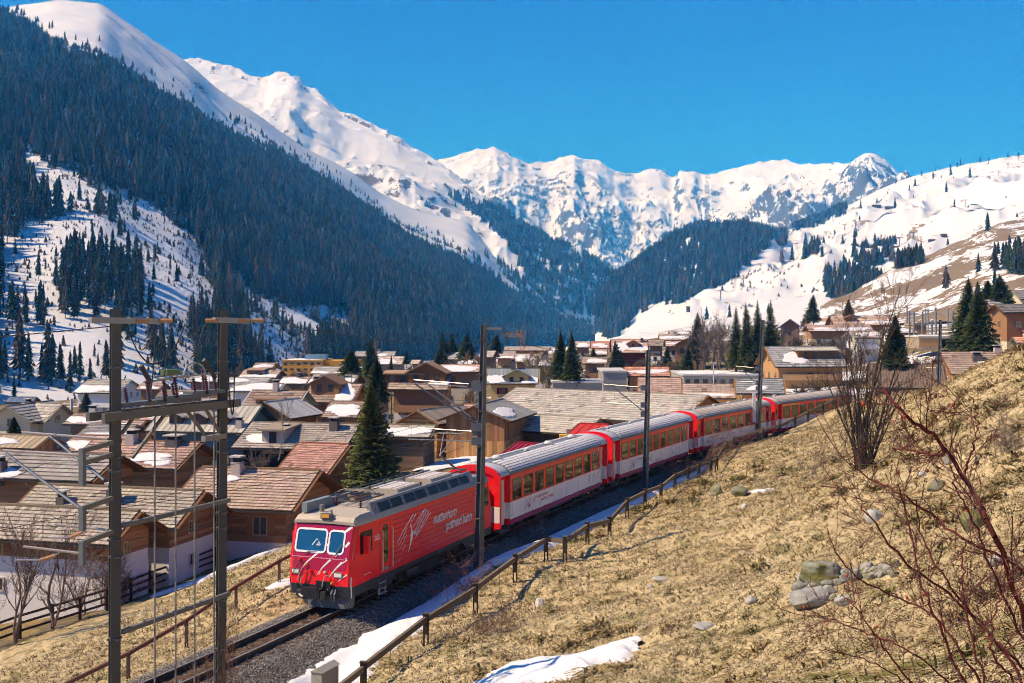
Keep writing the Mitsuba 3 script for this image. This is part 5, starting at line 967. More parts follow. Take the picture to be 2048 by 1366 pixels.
house('timber and cream chalet on the slope at the upper right', 2145, 611, 1990, 627, 190, 182, 21, 'slate', (.17, .165, .16), CREAM, BROWN, .48, ground=None)
house('grey-roofed house above the timber and cream chalet', 2140, 582, 2023, 600, 265, 180, 24, 'slate', (.2, .17, .16), CREAM, CREAM, .5, snow=((.4, .7, 3, 1.0),))
house('low grey-roofed house right of the paired spruces', 2016, 601, 1968, 613, 230, 180, 20, 'slate', (.29, .285, .27), CREAM, BROWN, .5)
kg, Mg, Wg, hg = flat_block('flat garage with a snow-edged roof and an open bay, left of the pair of spruces', 1838, 1921, 675, 697, 215, 7, (.34, .27, .19), 0, 0, 'garage', 0, (.55, .5, .42), True)
gop = sbox(Wg * .55, .0, Wg * .82, hg * .85); del scene[kg + '__wall']; mb = MB(); plate(mb, sbox(0, 0, Wg, hg).difference(gop), Mg, .02, (.40, .33, .24))
mb.strip([[Mg(0, z, 0), Mg(0, z, -7), Mg(Wg, z, -7), Mg(Wg, z, 0)] for z in (0, hg)], (.34, .27, .19)); mb.strip([[Mg(a, 0, -6) for a in (0, Wg)], [Mg(a, 0, 0) for a in (0, Wg)]], (.2, .19, .18)); mb.put(kg + '__wall')
mb = MB(); plate(mb, sbox(.2, .3, Wg * .48, hg * .9), Mg, .05, LBROWN); mb.put(kg + '__shade_panel')  # added brown sheet, its colour stands in for shade on the wall
flat_block('square orange timber building by the railway yard', 1828, 1853, 650, 674, 262, 6, LBROWN, 0, 0, 'timber_building', snow=False, roofc=(.4, .36, .3))
# ---- left edge and far left
house('beige rendered house with a grey roof, snow guards and deep eaves at the left', 124, 810, 46, 848, 165, 160, 33, 'slate', (.35, .32, .265), CREAM, CREAM, .5, chim=((.8, .1, .9, .7),))
house('beige house with a brown gable and dark blue balcony at the far left edge', 13, 815, 0, 831, 160, 82, 30, 'slate', (.3, .27, .23), CREAM, CREAM, .5, L=12, h=3.6, balc='g')
house('house whose roof carries a blue-grey solar array at the far left', 73, 796, 19, 806, 215, 176, 28, 'seam', (.14, .2, .3), WHT, DBROWN, .45)
house('white house with balconies and a wide snow-covered roof at the foot of the left mountain', 262, 761, 178, 788, 260, 171, 20, 'slate', (.32, .30, .24), WHT, WHT, .4, snow=((.8, .7, 4.0, 2.4), (.2, .65, 2.5, 1.6)), balc='s')
house('shed with a tan ribbed metal roof and bare plank gable at the left edge', 101, 875, -40, 900, 115, 165, 22, 'seam', (.43, .36, .255), DBROWN, BROWN, .4, snow=((.72, .55, 3.2, .8),), win=False, boards='v', name='shed', cat='shed')
house('roof of small red clay tiles at the left edge', 36, 906, -70, 948, 94, 160, 24, 'tile', (.44, .175, .11), WHT, BROWN, .5)
house('brown-roofed house with snow in two drifts behind the left mast', 226, 830, 150, 852, 150, 170, 22, 'tile', (.30, .20, .15), WHT, DBROWN, .45, snow=((.8, .6, 1.5, .9), (.25, .6, 2.0, .8)), chim=((.45, .2, 1.0, 1.2),))
house('house with a plain grey roof behind the left mast', 275, 853, 180, 874, 135, 170, 20, 'slate', (.26, .245, .225), WHT, DBROWN, .45, snow=((.3, .9, 3, .25),))
house('house with a pink roof and a swept snow patch, next to the left mast', 262, 876, 152, 908, 118, 168, 22, 'tile', (.40, .23, .165), WHT, BROWN, .5, snow=((.62, .62, 2.2, 1.0),))
house('house with an orange-pink roof and red wall panels behind the steel gantry', 346, 828, 292, 843, 165, 172, 22, 'tile', (.45, .25, .17), (.35, .03, .03), BROWN, .5, snow=((.4, .5, 1.6, .8),))
house('low pink-roofed house with a scrap of snow below the steel gantry beam', 292, 844, 236, 858, 150, 172, 20, 'tile', (.36, .24, .18), CREAM, BROWN, .55, snow=((.6, .7, 1.1, .5),))
house('timber-framed canopy with pale metal edges left of the brown-tiled house', 528, 807, 0, 838, 141, 70, 27, 'seam', (.48, .5, .5), BROWN, (.22, .11, .05), .2, L=8, h=3.5, win=False, name='canopy', cat='canopy')
house('house with a pink-tan roof and snow at the foot of the forest', 809, 714, 758, 730, 320, 174, 26, 'tile', (.42, .30, .22), (.4, .36, .32), (.3, .24, .2), .5, snow=((.65, .65, 3.0, 1.6),))
house('grey-tan house behind the pink-tan one at the foot of the forest', 792, 704, 712, 714, 400, 174, 22, 'slate', (.30, .27, .24), WHT, DBROWN, .45, snow=((.3, .7, 2, .8),), chim=((.4, .2, 1, .8),))
house('house with a rusty tan roof and a snow patch left of the bare larches', 884, 734, 840, 753, 215, 174, 22, 'tile', (.42, .28, .18), CREAM, BROWN, .55, snow=((.4, .75, 2.4, .8),))
house('house with a long rust-coloured roof and bright snow behind the bare larches', 962, 731, 882, 746, 227, 174, 22, 'tile', (.46, .25, .15), CREAM, BROWN, .55, snow=((.55, .55, 4.2, 1.3),))
house('small grey-roofed house between the spruces at the foot of the forest', 918, 706, 892, 720, 330, 176, 28, 'slate', (.33, .31, .28), WHT, DBROWN, .45)
house('tiny house with a brown gable at the foot of the forest', 842, 721, 825, 729, 345, 165, 24, 'tile', (.42, .3, .2), CREAM, BROWN, .55)
house('house with a dark brown gable right of the tall mast, under the crane', 992, 703, 955, 716, 300, 166, 25, 'tile', (.36, .31, .26), (.4, .33, .28), DBROWN, .4, snow=((.85, .6, 1.6, 1.0),))
house('house with a rosy roof and a level band of snow left of the crane', 1032, 704, 994, 718, 330, 174, 22, 'tile', (.40, .28, .22), CREAM, BROWN, .55, snow=((.4, .85, 2.6, .6),))
house('tan-roofed house under one big dome of snow below the crane', 1082, 709, 1030, 725, 300, 176, 24, 'tile', (.40, .31, .22), CREAM, BROWN, .55, snow=((.55, .62, 2.6, 1.8),))
house('snow-roofed house beside the paired spruces in the middle', 1182, 684, 1150, 696, 380, 176, 22, 'tile', (.4, .3, .24), CREAM, BROWN, .55, snow=((.5, .6, 2.2, 1.4),))
house('low tan-roofed house just below the crane', 1100, 694, 1010, 702, 420, 176, 18, 'tile', (.38, .29, .22), CREAM, BROWN, .55)

house('house with a grey roof half under snow seen between the gantry masts', 455, 752, 385, 766, 245, 172, 22, 'slate', (.3, .28, .25), WHT, BROWN, .5, snow=((.5, .6, 3, 1.2),))
house('brown-roofed house seen between the gantry masts, in front of the grey one', 400, 782, 325, 798, 205, 172, 22, 'tile', BRT, WHT, DBROWN, .5, snow=((.3, .6, 2, .9),))
house('pink-roofed house between the white house with balconies and the gantry', 330, 768, 285, 781, 235, 172, 22, 'tile', PINK, WHT, BROWN, .5, snow=((.5, .7, 2, .7),))
house('tan-roofed house right of the slim spruces in front of the dark red house', 1215, 716, 1165, 729, 240, 174, 22, 'tile', TAN, WHT, BROWN, .5, snow=((.4, .6, 2, 1.0),))
house('brown-roofed house left of the ochre apartment block at the foot of the forest', 552, 727, 512, 738, 300, 174, 22, 'tile', BRT, WHT, BROWN, .5, snow=((.5, .6, 2.4, 1.0),))
house('grey-roofed house between the two slim spruces and the crane', 1112, 722, 1060, 734, 260, 174, 22, 'slate', GRT, WHT, BROWN, .5, snow=((.6, .6, 2.4, 1.1),))
house('brown house left of the large chalet with the shed dormer', 780, 772, 735, 788, 185, 172, 24, 'tile', BRT, WHT, BROWN, .5, snow=((.5, .6, 2, .9),))
# ================================================================ trees of the village, bushes, grass
def hit(px, py, y0=6.0, y1=700.0):
    """Where the line of sight through a pixel of the photograph first meets the ground."""
    Y = np.exp(np.linspace(math.log(y0), math.log(y1), 900)); x = (px - 1024) * Y / F; z = CZ + (H0 - py) * Y / F; g = gz_at(x, Y)
    i = np.nonzero(z <= g)[0]; i = i[0] if len(i) else len(Y) - 1
    return np.array([x[i], Y[i], float(g[i])])
def spruce(label, pxt, pyt, pyb, Y, R, seed, col=(.08, .10, .04), bare=.04, dens=1.0, group=None, bottom=None):
    r = np.random.default_rng(seed); k0 = new('spruce_tree'); tag(k0, label, 'tree', group)
    top = P(pxt, pyt, Y); zb = P(pxt, pyb, Y)[2]; H = top[2] - zb; g = float(gz_at(top[0], Y)); base = np.array([top[0], Y, zb])
    mb = MB(); mb.tube([[base[0], base[1], min(g, zb) - .6], base + UP * H * .5, top - UP * .02 * H], [.022 * H, .013 * H, .002 * H], (.09, .07, .055), 6); mb.put(k0 + '__trunk')
    nb = int(430 * dens); t = bare + (1 - bare) * (np.arange(nb) / nb) ** .92 * .985; a = np.arange(nb) * 2.39996 + r.normal(0, .35, nb)
    prof = np.clip((1 - t) ** .95, .03, 1) * np.where(t < bare + .1, .55 + 4.5 * (t - bare), 1.0); Ln = R * prof * r.uniform(.68, 1.18, nb) * (1 + .16 * np.sin(a * 1.0 + seed) * (seed % 3))
    ns = 7; q = np.linspace(.12, 1, ns)[None]; dx, dy = np.cos(a)[:, None], np.sin(a)[:, None]; rise = (.30 * np.clip((t - .45) * 2, -1.1, .9))[:, None]
    rad = Ln[:, None] * q; z = (t * H)[:, None] + rad * rise - Ln[:, None] * .42 * q ** 2 * (1.05 - t)[:, None] + Ln[:, None] * .16 * np.clip(q - .7, 0, 1) * 3
    sp = np.stack([base[0] + rad * dx, base[1] + rad * dy, base[2] + z], -1)
    V, Fc, C, n = [], [], [], 0
    for side in (-1, 0, 1):
        for j in range(ns - 1):
            p = sp[:, j]; w = Ln * (.36 * (1 - .62 * q[0, j])) * r.uniform(.6, 1.25, nb) + .02
            if side == 0: tip = sp[:, min(j + 2, ns - 1)] + np.c_[0 * w, 0 * w, -w * r.uniform(.25, .75, nb)]; b = sp[:, j + 1] + r.normal(0, .02, (nb, 3))
            else:
                lat = np.c_[-dy[:, 0] * side, dx[:, 0] * side, 0 * w]; fw = np.c_[dx[:, 0], dy[:, 0], 0 * w]
                tip = p + lat * w[:, None] + fw * (w * r.uniform(.5, 1.0, nb))[:, None] + UP * (-w * r.uniform(.1, .6, nb))[:, None]; b = sp[:, j + 1] + UP * (w * .1)[:, None]
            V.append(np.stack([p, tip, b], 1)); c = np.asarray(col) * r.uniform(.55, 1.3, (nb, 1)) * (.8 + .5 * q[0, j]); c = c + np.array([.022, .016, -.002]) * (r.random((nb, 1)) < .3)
            C.append(np.repeat(c[:, None], 3, 1))
    V = np.concatenate(V); C = np.concatenate(C).reshape(-1, 3)
    scene[k0 + '__crown'] = mikit.ply((V.reshape(-1, 3), np.arange(len(V) * 3).reshape(-1, 3)), 'needles', color=np.clip(C, .006, 1)); tag(k0 + '__crown', kind='stuff'); return k0
def twigs(r, starts, dirs, lens, rads, levels, kids, spread, up, shrink=.62, jitter=.14, nseg=5):
    """Segments (p0, p1, r0, r1, level) of a leafless branching."""
    out = []; cur = list(zip(starts, dirs, lens, rads))
    for lv in range(levels):
        nxt = []
        for p, d, L, rad in cur:
            p = np.array(p, float); d = nrm(d); pts = [p]; 
            for s in range(nseg):
                d = nrm(d + r.normal(0, jitter, 3) + UP * up * .12); p = p + d * L / nseg; pts.append(p)
            rr = rad * np.linspace(1, .45, nseg + 1)
            for s in range(nseg): out.append((pts[s], pts[s + 1], rr[s], rr[s + 1], lv))
            if lv < levels - 1:
                for _ in range(max(1, r.poisson(kids))):
                    s = r.integers(1, nseg + 1); dd = nrm(d + r.normal(0, spread, 3) + UP * up * .35)
                    nxt.append((pts[s], dd, L * shrink * r.uniform(.6, 1.15), rr[s] * .62))
        cur = nxt
    return out
def sticks(key, segs, cols, n=3, bsdf='matte'):
    p0, p1 = np.array([s[0] for s in segs]), np.array([s[1] for s in segs]); r0, r1 = np.array([s[2] for s in segs]), np.array([s[3] for s in segs])
    d = nrm(p1 - p0); a = nrm(np.cross(d, np.where(np.abs(d[:, 2:]) < .9, [0, 0, 1.0], [1.0, 0, 0]))); b = np.cross(d, a); q = np.arange(n) * 2 * np.pi / n
    ring_ = np.cos(q)[None, :, None] * a[:, None] + np.sin(q)[None, :, None] * b[:, None]
    V = np.concatenate([p0[:, None] + ring_ * r0[:, None, None], p1[:, None] + ring_ * r1[:, None, None]], 1)
    j = np.arange(n); f = np.vstack([np.c_[j, (j + 1) % n, (j + 1) % n + n], np.c_[j, (j + 1) % n + n, j + n]])
    C = np.repeat(np.broadcast_to(np.asarray(cols, float), (len(segs), 3))[:, None], 2 * n, 1)
    scene[key] = mikit.ply((V.reshape(-1, 3), (f[None] + (np.arange(len(segs)) * 2 * n)[:, None, None]).reshape(-1, 3)), bsdf, color=C.reshape(-1, 3))
def bare_tree(label, base, H, seed, stems=1, levels=4, kids=4, spread=.5, up=.5, col=(.10, .08, .065), thick=.02, lean=0, name='bare_tree', cat='tree', group=None, shrink=.6, tipcol=None, splay=.25, thin=1.0):
    r = np.random.default_rng(seed); k0 = new(name); tag(k0, label, cat, group)
    st = [np.array(base) + np.array([r.normal(0, .06 * stems ** .5), r.normal(0, .06 * stems ** .5), -.25]) for _ in range(stems)]
    ds = [nrm([r.normal(0, splay) + lean, r.normal(0, splay), 1]) for _ in range(stems)]; ls = [H * r.uniform(.55, .75) for _ in range(stems)]
    seg = twigs(r, st, ds, ls, [H * thick * r.uniform(.7, 1.1) for _ in range(stems)], levels, kids, spread, up, shrink)
    seg = [(a, b, max(c, .0035 * thin * (1 + a[1] / 40)), max(d, .003 * thin * (1 + a[1] / 40)), l) for a, b, c, d, l in seg]
    tr = [s for s in seg if s[4] == 0]; br = [s for s in seg if s[4] > 0]
    sticks(k0 + '__trunk', tr, np.asarray(col) * r.uniform(.8, 1.15, (len(tr), 1)), 6); tag(k0 + '__trunk', kind='stuff' if stems > 1 else None)
    tc = np.asarray(tipcol if tipcol is not None else col); lv = np.array([s[4] for s in br])[:, None] / max(1, levels - 1)
    sticks(k0 + '__branches', br, (np.asarray(col) * (1 - lv) + tc * lv) * r.uniform(.7, 1.3, (len(br), 1))); tag(k0 + '__branches', kind='stuff'); return k0
# ---- conifers one can tell apart
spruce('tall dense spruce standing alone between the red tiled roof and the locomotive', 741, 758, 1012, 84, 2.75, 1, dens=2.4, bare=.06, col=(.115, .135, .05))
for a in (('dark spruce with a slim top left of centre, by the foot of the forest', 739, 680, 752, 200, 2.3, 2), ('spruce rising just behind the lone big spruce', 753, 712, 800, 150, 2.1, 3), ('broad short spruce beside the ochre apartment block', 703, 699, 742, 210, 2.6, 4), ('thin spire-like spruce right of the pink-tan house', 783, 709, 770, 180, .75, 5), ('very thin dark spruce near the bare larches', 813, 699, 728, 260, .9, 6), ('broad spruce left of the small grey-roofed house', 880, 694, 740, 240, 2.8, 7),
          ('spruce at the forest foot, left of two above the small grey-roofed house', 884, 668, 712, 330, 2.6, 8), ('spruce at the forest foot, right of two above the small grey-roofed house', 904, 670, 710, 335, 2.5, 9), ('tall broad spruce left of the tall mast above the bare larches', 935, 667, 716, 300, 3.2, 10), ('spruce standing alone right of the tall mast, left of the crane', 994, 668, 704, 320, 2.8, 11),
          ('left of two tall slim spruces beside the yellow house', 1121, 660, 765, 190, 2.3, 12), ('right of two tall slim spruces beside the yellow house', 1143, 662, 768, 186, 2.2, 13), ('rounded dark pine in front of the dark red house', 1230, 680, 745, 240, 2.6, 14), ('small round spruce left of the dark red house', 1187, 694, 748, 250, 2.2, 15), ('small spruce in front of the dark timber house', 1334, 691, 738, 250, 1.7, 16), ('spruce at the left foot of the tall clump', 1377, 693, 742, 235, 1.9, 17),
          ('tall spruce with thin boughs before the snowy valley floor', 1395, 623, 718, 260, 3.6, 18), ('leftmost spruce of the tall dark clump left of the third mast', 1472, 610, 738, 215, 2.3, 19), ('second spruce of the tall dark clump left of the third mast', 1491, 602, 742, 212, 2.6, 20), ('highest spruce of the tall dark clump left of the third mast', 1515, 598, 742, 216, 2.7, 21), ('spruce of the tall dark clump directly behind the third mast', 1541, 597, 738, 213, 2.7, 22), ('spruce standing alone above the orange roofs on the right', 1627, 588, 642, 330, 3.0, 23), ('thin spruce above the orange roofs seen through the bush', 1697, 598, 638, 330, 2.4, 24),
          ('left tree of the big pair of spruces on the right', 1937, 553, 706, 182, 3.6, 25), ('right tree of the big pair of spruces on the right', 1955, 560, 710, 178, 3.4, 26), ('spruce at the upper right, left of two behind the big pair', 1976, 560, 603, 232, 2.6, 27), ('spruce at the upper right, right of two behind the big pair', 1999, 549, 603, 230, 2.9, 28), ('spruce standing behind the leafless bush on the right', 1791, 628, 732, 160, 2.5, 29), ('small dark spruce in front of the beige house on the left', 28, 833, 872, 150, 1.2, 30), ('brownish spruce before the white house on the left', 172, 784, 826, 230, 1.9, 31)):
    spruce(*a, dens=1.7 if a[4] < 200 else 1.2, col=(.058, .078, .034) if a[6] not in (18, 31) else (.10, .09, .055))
# ---- leafless trees
LARCH = (.30, .19, .10)
for i, (x, yt, yb, Y, c, lab) in enumerate(((908, 700, 748, 250, LARCH, 'first bare tan larch from the left of the row of larches'), (930, 702, 748, 248, LARCH, 'second bare tan larch in the row of larches'), (945, 698, 748, 252, LARCH, 'third bare tan larch in the row of larches'), (957, 703, 748, 246, LARCH, 'last bare tan larch beside the tall mast'), (752, 676, 712, 335, (.26, .16, .12), 'reddish bare larch behind the spruces at the forest foot'), (860, 708, 742, 260, (.24, .17, .14), 'pale reddish bare larch left of the broad spruce'))):
    b = P(x, yb, Y); bare_tree(lab, b, (yb - yt) * Y / F * 1.15, 40 + i, 1, 3, 16, .5, -.1, c, .018, shrink=.3, thin=2.2)
def btree(lab, x, yt, yb, Y, seed, col, **k):
    b = P(x, yb, Y); return bare_tree(lab, b, (yb - yt) * Y / F * .92, seed, col=col, **k)
btree('broad pale leafless tree right of the yellow house', 1092, 700, 790, 205, 60, (.24, .20, .13), stems=9, levels=3, kids=7, spread=.45, thin=1.5, splay=.4, thick=.012)
btree('second pale leafless tree next to the two slim spruces', 1068, 698, 745, 250, 61, (.30, .22, .14), stems=6, levels=3, kids=7, spread=.5, thin=1.8, splay=.4, thick=.012)
for i, x in enumerate((1406, 1424, 1440, 1455)): btree(f'{("first", "second", "third", "fourth")[i]} tall leafless grey tree in the thicket left of the dark spruce clump', x, 628 + 6 * (i % 2), 742, 226 + 3 * i, 62 + i, (.17, .135, .115), stems=2, levels=4, kids=5, spread=.45, thin=1.3, splay=.12)
for i, x in enumerate((1536, 1549, 1563)): btree(f'{("left", "middle", "right")[i]} leafless straw-coloured tree of three above the grey-tiled chalet', x, 652, 700, 215, 70 + i, (.26, .22, .15), stems=4, levels=3, kids=6, spread=.35, thin=1.4, splay=.2)
btree('tall pale birch without leaves before the dark-walled house', 557, 768, 915, 98, 76, (.36, .31, .26), stems=1, levels=4, kids=5, spread=.42, up=.5, thick=.011)
btree('tangled grey bush at the dark-walled house', 526, 882, 935, 99, 77, (.18, .15, .13), stems=8, levels=3, kids=6, spread=.7, splay=.6, thick=.012, name='bare_bush', cat='bush')
btree('leafless tree at the far left in front of the white house', 33, 1020, 1275, 50.5, 78, (.16, .12, .105), stems=2, levels=4, kids=6, spread=.42, up=.6, splay=.15, thick=.016)
btree('leafless tree second from the left in front of the white house', 107, 985, 1240, 52.5, 79, (.15, .115, .10), stems=2, levels=4, kids=6, spread=.45, up=.6, splay=.2, thick=.016)
for i, (x, yt, yb, Y) in enumerate(((165, 1075, 1215, 55), (205, 1085, 1200, 56.5), (243, 1100, 1190, 58))): btree(f'{("left", "middle", "right")[i]} tangled brown shrub of three along the white house', x, yt, yb, Y, 80 + i, (.20, .14, .115), stems=6, levels=4, kids=5, spread=.7, splay=.55, thick=.014, name='bare_bush', cat='bush')
for i, (x, yt, yb, Y) in enumerate(((905, 712, 770, 235), (935, 760, 830, 170), (1640, 745, 800, 150), (1600, 760, 800, 150), (1000, 800, 835, 175), (870, 772, 812, 190), (1690, 690, 730, 190), (1850, 705, 742, 190), (1975, 672, 715, 190), (1340, 722, 742, 230))):
    btree(('brown hedge bush below the bare larches', 'brown leafless bush left of the yellow house wall', 'olive-brown bush behind the last coach, right', 'olive-brown bush behind the last coach, left', 'low brown bush in front of the yellow house', 'brown bush left of the yellow house', 'brown bush below the white houses', 'dark bush left of the garage', 'brown bush below the upper right chalet', 'brown shrub above the school building')[i], x, yt, yb, Y, 90 + i, (.17, .135, .09) if i in (2, 3) else (.20, .145, .10), stems=12, levels=3, kids=7, spread=.7, splay=.7, thick=.01, thin=1.4, name='bare_bush', cat='bush')
for i, (x, yt, yb, Y, lab) in enumerate(((1208, 722, 760, 225, 'grey bush right of the slim spruces'), (1258, 722, 752, 232, 'first grey bush below the dark red house'), (1285, 718, 752, 236, 'second grey bush below the dark red house'), (1316, 715, 750, 240, 'bare bush in front of the brown timber house'), (1352, 712, 748, 238, 'bare bush before the reddish roof'), (1160, 735, 770, 200, 'olive bush at the feet of the slim spruces'), (1590, 668, 700, 260, 'bare bush below the weathered timber barn'), (1630, 672, 706, 255, 'bare bush below the orange roofs, left'), (1672, 676, 710, 250, 'bare bush below the orange roofs, right'), (700, 730, 762, 230, 'bare bush beside the ochre apartment block'), (820, 725, 756, 235, 'grey bush before the thin dark spruce'), (470, 735, 765, 300, 'bare bush at the forest foot behind the right steel mast'), (600, 738, 760, 260, 'dark bush in front of the ochre apartment block'), (1015, 722, 745, 250, 'pale bush under the crane'))):
    btree(lab, x, yt, yb, Y, 300 + i, (.17, .14, .10), stems=10, levels=3, kids=7, spread=.6, splay=.6, thick=.011, thin=1.8, name='bare_bush', cat='bush')
# ---- the big hazel on the slope
hz = hit(1728, 940)
def hazel():
    r = np.random.default_rng(5); k0 = new('hazel_bush'); tag(k0, 'large leafless multi-stemmed bush growing on the grassy slope in front of the last coaches', 'bush')
    n = 15; Y0 = hz[1]; m = Y0 / F; tops = [(1690, 560), (1712, 520), (1745, 545), (1668, 600), (1640, 640), (1775, 600), (1800, 640), (1610, 700), (1825, 700), (1700, 620), (1735, 640), (1660, 690), (1780, 690), (1630, 750), (1720, 700), (1570, 690), (1590, 640), (1850, 720), (1860, 660), (1545, 770), (1650, 540), (1765, 500), (1700, 480)]
    st, ds, ls, rd = [], [], [], []
    for x, y in tops:
        b = hz + np.array([r.normal(0, .22), r.normal(0, .3), -.2]); t = np.array([(x - 1024) * m, Y0 + r.normal(0, 1.3), CZ + (H0 - y) * m]); d = t - b; L = np.linalg.norm(d)
        out = nrm(d * [1, 1, .0] + 1e-6); st.append(b); ds.append(nrm(d - out * L * .05)); ls.append(L * .66); rd.append(.028 + .04 * r.random() * (L / 8))
    seg = twigs(r, st, ds, ls, rd, 4, 4.4, .5, .42, .46, .06, 7)
    seg = [(a, b, max(c, .0075), max(d, .006), l) for a, b, c, d, l in seg]; tr = [s for s in seg if s[4] == 0]; br = [s for s in seg if s[4] > 0]
    sticks(k0 + '__stems', tr, np.array([.075, .06, .052]) * r.uniform(.7, 1.3, (len(tr), 1)), 6); tag(k0 + '__stems', kind='stuff')
    sticks(k0 + '__twigs', br, np.array([.105, .08, .07]) * r.uniform(.7, 1.35, (len(br), 1))); tag(k0 + '__twigs', kind='stuff')
hazel()
# ---- brambles along the fence and shoots round the steel mast
def bramble(lab, x, yb, w, h, seed, col=(.20, .11, .09), stems=14, lv=3):
    b = hit(x, yb); H = h * b[1] / F; r = np.random.default_rng(seed); k0 = new('bramble_bush'); tag(k0, lab, 'bush', None)
    W = w * b[1] / F; st = [np.array([b[0] + r.normal(0, W * .22), b[1] + r.normal(0, W * .22), 0]) for _ in range(stems)]
    for s in st: s[2] = float(gz_at(s[0], s[1])) - .05
    seg = twigs(r, st, [nrm([r.normal(0, .7), r.normal(0, .5), 1]) for _ in st], [H * r.uniform(.5, 1.0) for _ in st], [.012] * stems, lv, 5, .6, .1, .6, .22)
    seg = [(a, c, max(d, .005), max(e, .0045), l) for a, c, d, e, l in seg]; sticks(k0 + '__twigs', seg, np.asarray(col) * r.uniform(.6, 1.4, (len(seg), 1))); tag(k0 + '__twigs', kind='stuff')
for i, a in enumerate((('reddish bramble thicket at the foot of the tall mast', 925, 1190, 120, 70, 101, (.25, .13, .12), 22), ('brown bramble under the fence, left of the tall mast', 985, 1262, 110, 62, 102, (.18, .12, .09), 22), ('bramble between train and fence below the first coach', 1065, 1090, 70, 50, 103, (.24, .13, .11), 12), ('brambles growing by the fence below the second coach', 1340, 965, 130, 55, 104, (.24, .15, .12), 24), ('brambles by the bend of the fence', 1425, 930, 90, 60, 105, (.26, .17, .14), 20), ('brambles in front of the third coach', 1470, 900, 90, 55, 106, (.22, .15, .12), 16), ('brambles in front of the last coach', 1590, 850, 120, 55, 107, (.26, .18, .15), 22), ('dry stalks by the near end of the fence', 900, 1290, 80, 40, 108, (.2, .14, .09), 14), ('tangle of twigs left of the big hazel', 1640, 935, 120, 60, 109, (.2, .15, .12), 18), ('tangle of twigs right of the big hazel', 1790, 900, 90, 50, 110, (.16, .12, .09), 16), ('greyish thicket at the right edge of the slope', 2025, 900, 80, 90, 111, (.24, .19, .15), 22), ('thorny tangle below the boulder at the right edge', 2000, 1180, 100, 60, 112, (.22, .16, .13), 20), ('dead twigs on the slope left of the hazel', 1600, 965, 150, 30, 113, (.22, .17, .14), 14))): bramble(*a)
def shoots(lab, x, Y, yt, yb, n, seed):
    r = np.random.default_rng(seed); k0 = new('shoots'); tag(k0, lab, 'bush'); m = Y / F; b = np.array([(x - 1024) * m, Y, float(gz_at((x - 1024) * m, Y))])
    seg = twigs(r, [b + [r.normal(0, .12), r.normal(0, .12), 0] for _ in range(n)], [nrm([r.normal(0, .16), r.normal(0, .16), 1]) for _ in range(n)], [(yb - yt) * m * r.uniform(.5, 1.0) for _ in range(n)], [.012] * n, 3, 7, .4, .5, .35, .07, 7)
    sticks(k0 + '__twigs', [(a, c, max(d, .0035), max(e, .003), l) for a, c, d, e, l in seg], np.array([.21, .12, .08]) * r.uniform(.6, 1.4, (len(seg), 1))); tag(k0 + '__twigs', kind='stuff')
shoots('thin leafless shoots rising round the right steel mast', 436, 31.0, 1080, 1420, 9, 120)
